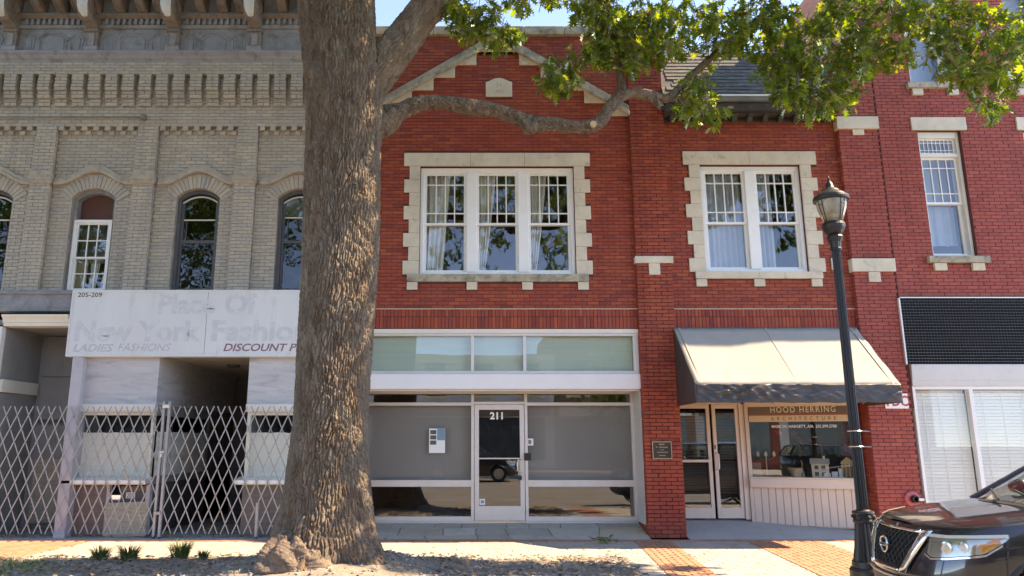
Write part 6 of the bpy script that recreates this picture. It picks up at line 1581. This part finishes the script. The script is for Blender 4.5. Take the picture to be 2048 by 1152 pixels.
for p1, p2 in tips:
    for _ in range(26):
        p = p1.lerp(p2, RL.uniform(.2,1.1)) + Vector((RL.gauss(0,.6), RL.gauss(0,.5), RL.gauss(0,.5)))
        if inside(p) and not corridor(p): sprig(p, (RL.uniform(-1,1), RL.uniform(-1,1), RL.uniform(-.8,.2)), 6, 1.5)
def seen(p):
    dz_ = (p.y+DIST)*_c + (p.z-EYE)*_s
    if dz_ < .3: return False
    return -70 < CX + F*p.x/dz_ < 2118 and CY - F*((p.z-EYE)*_c-(p.y+DIST)*_s)/dz_ > -70
T2 = thing('unseen_oak_tree', 'second street oak added out of view along the kerb, mirrored in the old sash windows', 'tree', (-11.5, -4.2, 0))  # put in unseen so the sash windows mirror dark foliage, not sky
bark('trunk', [(-11.5,-4.2,-.1,.5),(-11.5,-4.2,2,.42),(-11.4,-4.3,5,.38),(-11.2,-4.5,8,.25),(-10.8,-4.8,11,.08)], 120, 80, .03, .07, .3, 41, flare, T2)
n2 = len(leaves); tw_main = twigs; twigs = MB()
for _ in range(1500):
    a = RL.uniform(0, 6.28); b = RL.uniform(-1, 1); r_ = RL.uniform(.4, 1.0)
    p = Vector((-11.0 + 6.2*r_*math.cos(a)*math.sqrt(1-b*b), -7.0 + 4.6*r_*math.sin(a)*math.sqrt(1-b*b), 9.2 + 3.8*r_*b))
    if not seen(p): sprig(p, (RL.uniform(-1,1), RL.uniform(-1,1), RL.uniform(-.8,.2)), 6, 1.7)
stuff(twigs.build('twigs', m_bark, T2)); twigs = tw_main
scatter_leaves(leaves[n2:], 'crown', m_leaf, T2); del leaves[n2:]
crown_twigs = twigs.build('twigs', m_bark, T); stuff(crown_twigs)
cand = sorted(range(nvis), key=lambda i: (leaves[i].translation - CAMP).length)
one = set(); 
for i in cand:
    t_ = leaves[i].translation; dz_ = (t_.y+DIST)*_c + (t_.z-EYE)*_s; px = CX + F*t_.x/dz_; py = CY - F*((t_.z-EYE)*_c-(t_.y+DIST)*_s)/dz_
    if 0 < px < 2048 and 0 < py < 400: one.add(i)
    if len(one) >= 300: break
crown = scatter_leaves([m for i, m in enumerate(leaves) if i not in one], 'crown', m_leaf, T)
lme = bpy.data.meshes.new('leaf'); lme.from_pydata(LV.tolist(), [], LF); lme.update(); lme.materials.append(m_leaf)
for i in one:
    o = bpy.data.objects.new('leaf', lme); COL.objects.link(o); o.parent = crown; o.matrix_local = leaves[i]
# a fallen green sprig on the pavement
fs_ = thing('fallen_sprig', 'small torn green oak sprig lying on the shaded pavement', 'oak sprig', gr(1214,1086))
keep = len(leaves); g0 = gr(1214,1086)
twigs = MB()
for dx_ in (-.06, .04, .12): sprig(g0+Vector((dx_,0,.06)), (1,.3,.05), 4, .75)
twigs.build('twig', m_bark, fs_)
for m4 in leaves[keep:]:
    o = bpy.data.objects.new('leaf', lme); COL.objects.link(o); o.parent = fs_; m_ = m4.copy(); m_.translation = m4.translation - g0; m_.translation.z = max(.02, m_.translation.z); o.matrix_local = m_
# ================================================================ street lamp
LY = -4.75; lb_ = at(1737, 1140, LY); LX = 4.66
Lp = thing('street_lamp', 'black cast iron street lamp with fluted post and acorn globe', 'street lamp', (LX, LY, 0))
def lz(py): return at(0, py, LY).z
flt = lambda n, d: (lambda a, z: 1 - d*(.5+.5*math.cos(a*n)))
MB().lathe([(.23,0),(.23,.10),(.21,.13),(.21,.20),(.195,.23),(.18,.235),(.175,.30),(.165,.31)], n=40).build('plinth', m_iron, Lp, local=True)
z1 = lz(1022)
MB().lathe([(.158,.31),(.150,.36),(.132,.46),(.118,.60),(.108,z1-.20),(.102,z1-.13)], n=72, wob=flt(18,.10)).build('fluted_base', m_iron, Lp, local=True, smooth=False)
MB().lathe([(.118,z1-.135),(.122,z1-.11),(.112,z1-.09),(.116,z1-.04),(.124,z1-.02),(.118,z1),(.09,z1+.006),(.07,z1+.02)], n=40).build('base_collar', m_iron, Lp, local=True)
mb = MB()
for k in range(8):
    a = 2*math.pi*k/8; mb = MB(); mb.lathe([(.004,-.03),(.026,-.012),(.030,.0),(.022,.016),(.004,.028)], (.115*math.cos(a), .115*math.sin(a), z1-.065), 8); mb.build('boss', m_iron, Lp, local=True)
zt = lz(500)
MB().lathe([(.070,z1+.01),(.067,1.2),(.060,2.5),(.054,zt)], n=80, wob=flt(16,.14)).build('pole', m_iron, Lp, local=True)
zc = lz(476)
MB().lathe([(.062,zt-.01),(.07,zt+.01),(.064,zt+.03),(.068,zt+.10),(.09,zc-.01),(.098,zc+.01),(.088,zc+.03),(.075,zc+.04)], n=32, wob=lambda a, z: 1+.03*math.cos(a*12)).build('capital', m_iron, Lp, local=True)
zg = lz(447)
MB().lathe([(.07,zc+.035),(.10,zc+.06),(.135,zc+.13),(.142,zg-.03),(.132,zg),(.120,zg+.012)], n=36, wob=lambda a, z: 1+.015*math.cos(a*10)).build('fitter', m_iron, Lp, local=True)
m_globe = M('cloudy acrylic globe', (.46,.40,.29), .3, var=.15, vs_=5, stain=(.27,.215,.14), st=(.46,.68), bp=.05, bs=30)
nt = m_globe.node_tree; bb = nt.nodes['Principled BSDF']; bb.inputs['Transmission Weight'].default_value = .25; bb.inputs['Subsurface Weight'].default_value = .25; bb.inputs['Subsurface Radius'].default_value = (.1,.1,.08)
zr = lz(402)
globe = MB().lathe([(.112,zg+.008),(.142,zg+.10),(.172,zg+.19),(.184,zr-.03),(.186,zr+.01)], n=40).build('globe', m_globe, Lp, local=True, smooth=True)
for k in range(4):
    a = R(20+90*k)
    for d in (-.16, .16):
        MB().tube([((r_+.006)*math.cos(a+d*(1.0-.3*i/3)), (r_+.006)*math.sin(a+d*(1.0-.3*i/3)), z) for i, (r_, z) in enumerate([(.186,zr),(.177,zr-.10),(.144,zg+.10),(.116,zg+.01)])], .005, 5).build('cage_bar', m_iron, globe, local=True)
    MB().tube([(.188*math.cos(a+t*.16), .188*math.sin(a+t*.16), zr-.07) for t in (-1,-.5,0,.5,1)], .005, 5).build('cage_bar', m_iron, globe, local=True)
hz = lambda py: lz(py)
MB().lathe([(.195,zr-.005),(.216,zr+.0),(.222,zr+.025),(.216,zr+.05),(.208,zr+.055)], n=48, wob=lambda a, z: 1+.008*math.cos(a*40)).build('roof_ring', m_iron, Lp, local=True)
MB().lathe([(r_*.93, zr+.05+(z_-.062)*.66) for r_, z_ in [(.222,.062),(.205,.09),(.165,.14),(.135,.165),(.125,.17),(.115,.20),(.085,.235),(.062,.245),(.052,.30),(.036,.37),(.03,.375),(.016,.40),(.022,.42),(.010,.44),(.016,.455),(.006,.475),(.002,.52)]], n=36).build('roof', m_iron, Lp, local=True, smooth=True)
for k, zz in enumerate((lz(862), lz(893))):
    MB().tube([(.08*math.cos(a), .08*math.sin(a), zz) for a in [2*math.pi*i/16 for i in range(17)]], .006, 5).build('strap', m_steel, Lp, local=True); MB().bar((.07,-.02,zz), (.16,-.05,zz-.005), .012, .012).build('strap_tail', m_steel, Lp, local=True)

# ================================================================ parked car
Car = thing('parked_car', 'glossy dark brown SUV with chrome V grille parked by the kerb', 'car', (3.93, -6.52, -.05), R(-7))
m_paint, nt, b_, N = nodes('dark mocha car paint')
c = ramp(nt, nz(nt, pos(nt), 1.5, 4, .6), [(.3, (.011,.009,.011)), (.7, (.016,.013,.016))]); nt.links.new(c, b_.inputs['Base Color']); b_.inputs['Metallic'].default_value = .15; b_.inputs['Roughness'].default_value = .28; b_.inputs['Coat Weight'].default_value = 1.0; b_.inputs['Coat Roughness'].default_value = .03
dn = nz(nt, pos(nt), 26, 5, .8); c = mixc(nt, ramp(nt, dn, [(.6, 0.), (.8, .05)]), c, (.30,.27,.24)); nt.links.new(c, b_.inputs['Base Color'])
m_carglass = glassmat('car glass', (.70,.78,.74), .06, 0); m_lens = glassmat('headlight lens', (.90,.89,.82), .05, 0); m_amber = M('amber lens', (.75,.28,.03), .25, var=.05, bp=0); m_refl = M('headlight reflector', (.62,.62,.58), .16, metal=.8, var=.05, bp=0); m_haze = M('hazed lens plastic', (.58,.56,.47), .3, var=.08, bp=0)
m_tyre = M('tyre rubber', (.022,.022,.022), .85, var=.2); m_int = M('car interior', (.10,.09,.08), .8, var=.2); m_mesh = M('grille mesh black', (.012,.012,.013), .45, var=.2)
fb = [0,.025,.085,.17,.32,.58]; vb = [0,.30,.56,.75,.885,.955]
sides = [.80,1.15,1.50,2.0,2.6,3.2,3.8,4.3]
def rk(l): return float(np.interp(l, [.28,.40,.55,.66,.80,.92,1.0], [.09,.02,.0,.02,.055,.10,.17]))
def sv(l): return float(np.interp(l, [.28,.42,.58,.75,.88,1.0], [.90,.94,.968,.978,.965,.925]))/.955
def wt(u): return float(np.interp(u, [0,.17,.35,.7,1.1,1.5,1.7,4.9], [.965,.975,1.01,1.07,1.125,1.165,1.18,1.21]))
def O(s, l):
    """point on the wrap-around body surface: s runs from the nose centre round to the side, l is the level"""
    pu = fb + sides + [4.72, 4.88, 4.92]; pv = vb + [.965,.97,.975,.975,.975,.975,.965,.94] + [.86,.5,0]
    u = float(np.interp(s, range(len(pu)), pu)); v = float(np.interp(s, range(len(pv)), pv))
    k = max(0, 1-u/.75); u2 = u + rk(l)*k
    w = .28 + (l-.28)/.72*(wt(u2)-.28)
    return u2, v*sv(l), w
LV_ = [.28,.34,.42,.52,.62,.72,.82,.91,.97,1.0]; NS = len(fb)+len(sides)+3
bm = MB(); rowsR = [[O(s, l) for s in range(NS)] for l in LV_]
full = []
for r_ in rowsR: full.append([(p[0], -p[1], p[2]) for p in r_[::-1]] + [(p[0], p[1], p[2]) for p in r_[1:]])
bm.grid(full)
NHI = len(fb)+3                                          # last outline index of the hood
top = full[-1]; mid = NS-1; P = []
for s in range(1, NHI):
    a, b = top[mid-s], top[mid+s]; row = []
    for j in range(13):
        t_ = j/12; x = a[0]; y = a[1]+(b[1]-a[1])*t_; e = 1-(2*t_-1)**2
        hump = .045*e**.7 + .012*math.exp(-((abs(2*t_-1)-.62)/.10)**2)
        x = a[0] - (.0 if s > 5 else .05*e*(1-s/6.0)*0)
        row.append((x, y, a[2] + hump*min(1, (s)/3.2)))
    P.append(row)
hood = MB().grid(P); off = None
bm.grid(P)
# roofed rear deck: simple closing of the belt line behind the windscreen
P2 = []
for s in range(NHI-1, NS-1):
    a, b = top[mid-s], top[mid+s]; P2.append([(a[0], a[1]+(b[1]-a[1])*j/12, a[2]-.01) for j in range(13)])
me = bm.mesh('body'); b2 = bmesh.new(); b2.from_mesh(me); bmesh.ops.remove_doubles(b2, verts=b2.verts, dist=.002); bmesh.ops.recalc_face_normals(b2, faces=b2.faces); b2.to_mesh(me); b2.free()
body = link('body', me, m_paint, Car, smooth=True, local=True, sub=2)
# wheel arches cut out of the body
bpy.context.view_layer.update(); dg = bpy.context.evaluated_depsgraph_get(); nm_ = bpy.data.meshes.new_from_object(body.evaluated_get(dg))
body.modifiers.clear(); body.data = nm_
b3 = bmesh.new(); b3.from_mesh(nm_)
def in_arch(c_): return abs(c_.y) > .6 and any(math.hypot(c_.x-u, c_.z-.40) < .425 for u in (.98, 3.86))
bmesh.ops.delete(b3, geom=[f for f in b3.faces if in_arch(f.calc_center_median())], context='FACES'); b3.to_mesh(nm_); b3.free()
for u in (.98, 3.86):
    for s in (-1, 1):
        n = 20; P = []
        for i in range(n+1):
            a = math.pi*(-.08+1.16*i/n); P.append([(u+r_*math.cos(a), s*y, .40+r_*math.sin(a)) for r_, y in ((.405,.90),(.41,.975),(.43,.985),(.455,.975),(.46,.95))])
        MB().grid(P).build('arch_lip', m_black, Car, local=True, smooth=True, fix=True)
for p_ in body.data.polygons: p_.use_smooth = True
def patch(name, s0, s1, lo, hi, offs, mat, parent=Car, ns=18, nl=8, side=-1, thick=0, smooth=True):
    P = []
    for j in range(nl+1):
        row = []
        for i in range(ns+1):
            s = s0+(s1-s0)*i/ns; a, b = lo(s), hi(s); l = a+(b-a)*j/nl
            u, v, w = O(s, l); u1, v1, _ = O(s+.02, l); n = Vector((-(v1-v), u1-u, 0)); n = Vector((-abs(v1-v), abs(u1-u), 0)).normalized()
            row.append((u+n.x*offs, side*(v+n.y*offs), w))
        P.append(row)
    o = MB().grid(P).build(name, mat, parent, smooth=smooth, local=True, fix=False)
    if thick: m_ = o.modifiers.new('t', 'SOLIDIFY'); m_.thickness = thick; m_.offset = 1
    return o
def vS(v): return float(np.interp(v, [x*1.0 for x in vb], range(len(vb))))
# grille: black mesh in a chrome V
def gw(l): return float(np.interp(l, [.60,.97], [.27,.46]))
gl_, gh_ = .615, .955
P = []
for j in range(9):
    l = gl_+(gh_-gl_)*j/8; row = []
    for i in range(17):
        v = gw(l)*(2*i/16-1); u, vv, w = O(vS(abs(v)), l); row.append((u-.012, math.copysign(vv, v) if v else 0, w))
    P.append(row)
grl = MB().grid(P).build('grille', m_mesh, Car, smooth=True, local=True)
for d in (-1, 1):
    for k in range(-9, 10):
        pts = []
        for i in range(9):
            l = gl_+.01+(gh_-gl_-.02)*i/8; v = k*.075 + d*(l-.78)*.9
            if abs(v) < gw(l)-.01: u, vv, w = O(vS(abs(v)), l); pts.append((u-.022, math.copysign(vv, v) if v else 0, w))
        if len(pts) > 2: MB().tube(pts, .006, 5).build('mesh_bar', m_black, grl, local=True)
for side in (-1, 1):
    P = []
    for j in range(9):
        l = gl_-.03+(gh_-gl_+.05)*j/8; row = []
        for i in range(5):
            v = gw(l) + (.10+.035*(l-gl_)/.35)*i/4; u, vv, w = O(vS(v), l); row.append((u-.022-.018*math.sin(math.pi*i/4), side*vv, w))
        P.append(row)
    o = MB().grid(P if side < 0 else [r_[::-1] for r_ in P]).build('chrome_leg', m_chrome, grl, smooth=True, local=True); o.modifiers.new('t', 'SOLIDIFY').thickness = .012
for l, hgt in ((gh_+.004, .022), (gl_-.02, .02)):
    pts = [];
    for i in range(13):
        v = gw(l)*(2*i/12-1); u, vv, w = O(vS(abs(v)), l); pts.append((u-.024, math.copysign(vv, v) if v else 0, w))
    MB().tube(pts, hgt*.6, 8).build('chrome_bar', m_chrome, grl, smooth=True, local=True)
ub, _, wb = O(0, .80)
bd = MB().tube([(ub-.045, .078*math.cos(a), wb+.07*math.sin(a)) for a in [2*math.pi*i/28 for i in range(29)]], .011, 8).build('badge_ring', m_chrome, grl, smooth=True, local=True)
MB().box(ub-.056, ub-.036, -.092, .092, wb-.016, wb+.016).build('badge_bar', m_chrome, bd, local=True, bevel=.003)
tm = text_mesh('NISSAN', .026, depth=.0005, align='CENTER'); tm.transform(Matrix.Translation((ub-.0575, 0, wb-.009)) @ Matrix.Rotation(R(-90), 4, 'Z') @ Matrix.Rotation(R(90), 4, 'X')); link('lettering', tm, m_black, bd, local=True)
# headlights
for side in (-1, 1):
    lo = lambda s: float(np.interp(s, [2.05,2.3,4.4,5.15], [.80,.765,.80,.90])); hi = lambda s: float(np.interp(s, [2.05,4.0,5.15], [.955,.945,.925]))
    hl_ = patch('headlight', 2.1, 5.15, lo, hi, .004, m_refl, side=side)
    patch('lens', 2.1, 5.15, lo, hi, .026, m_lens, hl_, side=side)
    patch('hazed_top', 2.1, 5.1, lambda s: hi(s)-.022, hi, .028, m_haze, hl_, side=side, nl=2)
    patch('turn_lens', 4.25, 4.85, lambda s: lo(s)+.012, lambda s: lo(s)+.075, .016, m_amber, hl_, side=side, nl=3)
    for s_, r_ in ((3.0,.05),(3.7,.045)):
        u, v, w = O(s_, .855); nrm = Vector((-.8, side*.5, 0)).normalized(); c0 = Vector((u, side*v, w))
        MB().tube([c0-nrm*.02, c0+nrm*.012, c0+nrm*.016], [r_, r_, r_*.7], 20).build('projector', m_chrome, hl_, local=True)
    patch('chrome_trim', 2.0, 4.9, lambda s: lo(s)-.022, lambda s: lo(s)-.006, .016, m_chrome, Car, side=side, nl=2)
    patch('fog_recess', 2.4, 3.6, lambda s: .36, lambda s: .47, .006, m_black, Car, side=side, nl=3)
    patch('fender_seam', 5.0, 5.02, lambda s: .42, lambda s: .79, .003, m_black, Car, side=side, ns=1, nl=8)
P = [[(O(vS(abs(v)), l)[0]-.01, v, O(vS(abs(v)), l)[2]) for v in [-.62+1.24*i/16 for i in range(17)]] for l in (.34,.40,.46,.50)]
lg = MB().grid(P).build('lower_grille', m_black, Car, smooth=True, local=True)
MB().tube([(O(vS(abs(v)), .52)[0]-.012, v, O(vS(abs(v)), .52)[2]) for v in [-.64+1.28*i/16 for i in range(17)]], .013, 6).build('lower_trim', m_steel, lg, smooth=True, local=True)
# hood gap line
MB().tube([(p[0]-.004, p[1]*1.0, p[2]-.004) for p in [full[-1][mid+k] for k in range(-5, 6)]], .004, 4).build('hood_seam', m_black, Car, local=True)
# cabin
cb = [(1.22,.76,1.15),(1.55,.87,1.18),(4.72,.82,1.21),(4.86,.70,1.21)]
rf = [(2.05,.60,1.66),(2.25,.665,1.68),(4.30,.66,1.70),(4.55,.56,1.66)]
def both(l): return [(u,-v,w) for u,v,w in l], [(u,v,w) for u,v,w in l]
rn, rp = both(rf); bn, bp_ = both(cb)
P = []
for j in range(9):
    t_ = j/8; row = []
    for k in range(4): a, b = Vector(rn[k]), Vector(rp[k]); q_ = a.lerp(b, t_); q_.z += .06*(1-(2*t_-1)**2); row.append(q_)
    P.append(row)
MB().grid(P).build('roof', m_paint, Car, smooth=True, local=True, sub=2, fix=True)
P = []
for j in range(13):
    t_ = j/12; e = 1-(2*t_-1)**2
    a = Vector(bn[0]).lerp(Vector(bp_[0]), t_) + Vector((-.10*e,0,.03*e)); b = Vector(rn[0]).lerp(Vector(rp[0]), t_) + Vector((-.07*e,0,.055*e))
    P.append([a.lerp(b, i/6) for i in range(7)])
MB().grid(P).build('windscreen', m_carglass, Car, smooth=True, local=True, fix=True)
pts0 = [row[0] for row in P]
MB().grid([[(p[0]-.06, p[1]*1.03, p[2]-.012) for p in pts0], [(p[0]+.03, p[1], p[2]+.004) for p in pts0]]).build('cowl', m_black, Car, local=True)
for k, (t0, t1) in enumerate(((.15,.55),(.5,.9))):
    a, b = pts0[int(t0*12)], P[int(t1*12)][1]; MB().bar(a+Vector((-.03,0,.02)), b+Vector((-.02,0,.012)), .016, .016).build('wiper', m_black, Car, local=True)
for sgn, bb_, rr_ in ((-1, bn, rn), (1, bp_, rp)):
    MB().bar(Vector(bb_[0])+Vector((0,sgn*.01,0)), rr_[0], .07, .05).build('pillar', m_paint, Car, local=True, bevel=.01)
    for u in (2.75, 3.75): 
        a = Vector((u, sgn*.85, 1.19)); b = Vector((u+.1, sgn*.665, 1.69)); MB().bar(a, b, .08, .04).build('pillar', m_black, Car, local=True)
    MB().bar(bb_[3], rr_[3], .16, .06).build('pillar', m_paint, Car, local=True); MB().bar(rr_[0], rr_[3], .05, .05).build('roof_rail', m_paint, Car, local=True)
    q_ = [Vector(bb_[0]), Vector(bb_[1]), Vector(bb_[2]), Vector(rr_[2]), Vector(rr_[1]), Vector(rr_[0])]
    MB().add(q_, [tuple(range(6))]).build('side_glass', m_carglass, Car, local=True)
    mr = MB().lathe([(.02,-.07),(.09,-.05),(.10,.0),(.09,.06),(.02,.08)], (1.86, sgn*1.06, 1.26), 14).build('mirror', m_paint, Car, smooth=True, local=True); MB().bar((1.86,sgn*.93,1.19),(1.86,sgn*1.02,1.23),.05,.04).build('mirror_arm', m_black, mr, local=True)
MB().add([bn[3], bp_[3], rp[3], rn[3]], [(0,1,2,3)]).build('rear_glass', m_carglass, Car, local=True)
MB().grid([[(u, -.9, w), (u, .9, w)] for u, w in ((1.30,1.10),(1.65,1.10),(1.85,1.02),(2.0,.7),(4.8,.7))]).build('cabin_floor', m_int, Car, local=True)
for y in (-.42, .42):
    MB().box(2.65,2.80,y-.24,y+.24,.7,1.30).build('seat', m_int, Car, local=True, bevel=.06); MB().box(2.70,2.80,y-.13,y+.13,1.33,1.50).build('headrest', m_int, Car, local=True, bevel=.04)
MB().box(2.02,2.06,-.13,.13,1.50,1.57).build('rear_view_mirror', m_black, Car, local=True, bevel=.01)
MB().tube([(2.05+.1*math.sin(a)*.5, -.42+.18*math.cos(a), 1.06+.17*math.sin(a)) for a in [2*math.pi*i/20 for i in range(21)]], .014, 6).build('steering_wheel', m_black, Car, local=True)
for u in (.98, 3.86):
    for s in (-1, 1):
        def disc(prof, n=32):
            m_ = MB(); b0 = 0
            for r_, y in prof:
                for j in range(n): a = 2*math.pi*j/n; m_.v.append((u+r_*math.cos(a), s*y, .38+r_*math.sin(a)))
            for i in range(len(prof)-1):
                for j in range(n): m_.f.append((i*n+j, i*n+(j+1)%n, (i+1)*n+(j+1)%n, (i+1)*n+j))
            return m_
        wh = disc([(.24,.72),(.36,.71),(.38,.74),(.38,.92),(.36,.95),(.25,.94),(.24,.90)]).build('wheel', m_tyre, Car, smooth=False, local=True, fix=True)
        disc([(.25,.90),(.245,.93),(.22,.925),(.21,.86),(.001,.86)]).build('rim', m_steel, wh, local=True, fix=True)
        for k in range(5):
            a = 2*math.pi*k/5; MB().bar((u, s*.90, .38), (u+.22*math.cos(a), s*.915, .38+.22*math.sin(a)), .05, .03).build('spoke', m_steel, wh, local=True)
        disc([(.44,.60),(.44,.88)], 32).build('wheel_liner', m_black, Car, local=True)
# licence plate is out of sight below; a copy of the car stands across the street, mirrored in the shop glass
def copy_tree(o, parent=None):
    c_ = o.copy(); COL.objects.link(c_); c_.parent = parent
    for ch in list(o.children): copy_tree(ch, c_)
    return c_
Car['group'] = 'parked cars'
c2 = copy_tree(Car); c2.location = (2.1, -21.6, -.15); c2.rotation_euler = (0,0,math.pi); c2['label'] = 'dark SUV parked across the street, mirrored in the glazed shop door'
# ================================================================ the far side of the street (seen mirrored in the glass)
struct(MB().box(-60, 60, -32, -24.4, -.15, 0).build('far_sidewalk', m_conc))
cols = [('cream stucco', (.56,.50,.40)), ('far red brick', (.30,.09,.06)), ('white painted brick', (.66,.65,.62)), ('brown brick', (.24,.15,.10)), ('pale grey stucco', (.48,.48,.46))]
fm = [M(n, c, .85, var=.12, vs_=1) for n, c in cols]; m_fwin = M('far window glass', (.05,.06,.07), .08, var=.2, bp=0)
lab = ['cream stucco shop building across the street', 'far red brick building across the street with flat parapet', 'white painted brick shop across the street', 'brown brick building across the street', 'pale grey stucco building across the street']
x = -30
for k, (w, h) in enumerate(((13,8.5),(10,10.5),(12,7.0),(9,9.2),(14,8.0))):
    t_ = thing('far_building', lab[k], 'building', (x+w/2, -32, 0))
    MB().box(x, x+w, -44, -32, 0, h).build('wall', fm[k], t_); MB().box(x, x+w, -32.0, -31.8, h-.4, h+.1).build('parapet', m_stone, t_)
    n = int(w/2.6)
    for i in range(n):
        xc = x + w*(i+.5)/n
        wn_ = MB().box(xc-.6, xc+.6, -31.995, -31.98, 4.6, 6.6).build('window', m_fwin, t_); MB().box(xc-.75, xc+.75, -31.98, -31.85, 4.42, 4.58).build('sill', m_stone, wn_)
    MB().box(x+.6, x+w-.6, -31.995, -31.95, .6, 3.2).build('shop_window', m_fwin, t_); MB().box(x+.3, x+w-.3, -31.99, -31.6, 3.3, 3.9).build('fascia', m_white if k % 2 else m_brown, t_)
    x += w
RL = random.Random(3)
for k, (tx, hh, lb_) in enumerate(((-13.5, 8.0, 'leafy street tree across the road before the cream building'), (8.5, 7.0, 'leafy street tree across the road before the brown brick building'))):
    t_ = thing('far_tree', lb_, 'tree', (tx, -26, 0), group='street trees across the road')
    MB().tube([(tx,-26,0),(tx+.1,-26,2.5),(tx,-26.1,5.5)], [.28,.22,.12], 12).build('trunk', m_bark, t_, smooth=True)
    for a in range(5): MB().tube([(tx,-26,2.6+.4*a),(tx+1.2*math.cos(a*2.4),-26+1.2*math.sin(a*2.4),4.5+.3*a)], [.1,.04], 7).build('limb', m_bark, t_, smooth=True)
    ls = []
    for _ in range(2600):
        b = RL.uniform(-1,1); a = RL.uniform(0,6.28); r_ = RL.uniform(.45,1)*(1+.2*math.sin(a*3+b*4))
        p_ = Vector((tx+3.0*r_*math.cos(a)*math.sqrt(1-b*b), -26+2.6*r_*math.sin(a)*math.sqrt(1-b*b), hh*.72+2.6*r_*b))
        ls.append(Matrix.Translation(p_) @ Matrix.Rotation(RL.uniform(0,6.28),4,'Z') @ Matrix.Rotation(RL.uniform(-1.2,.6),4,'X') @ Matrix.Rotation(RL.uniform(-.6,.6),4,'Y') @ Matrix.Scale(RL.uniform(.28,.45),4))
    scatter_leaves(ls, 'crown', m_leaf, t_)
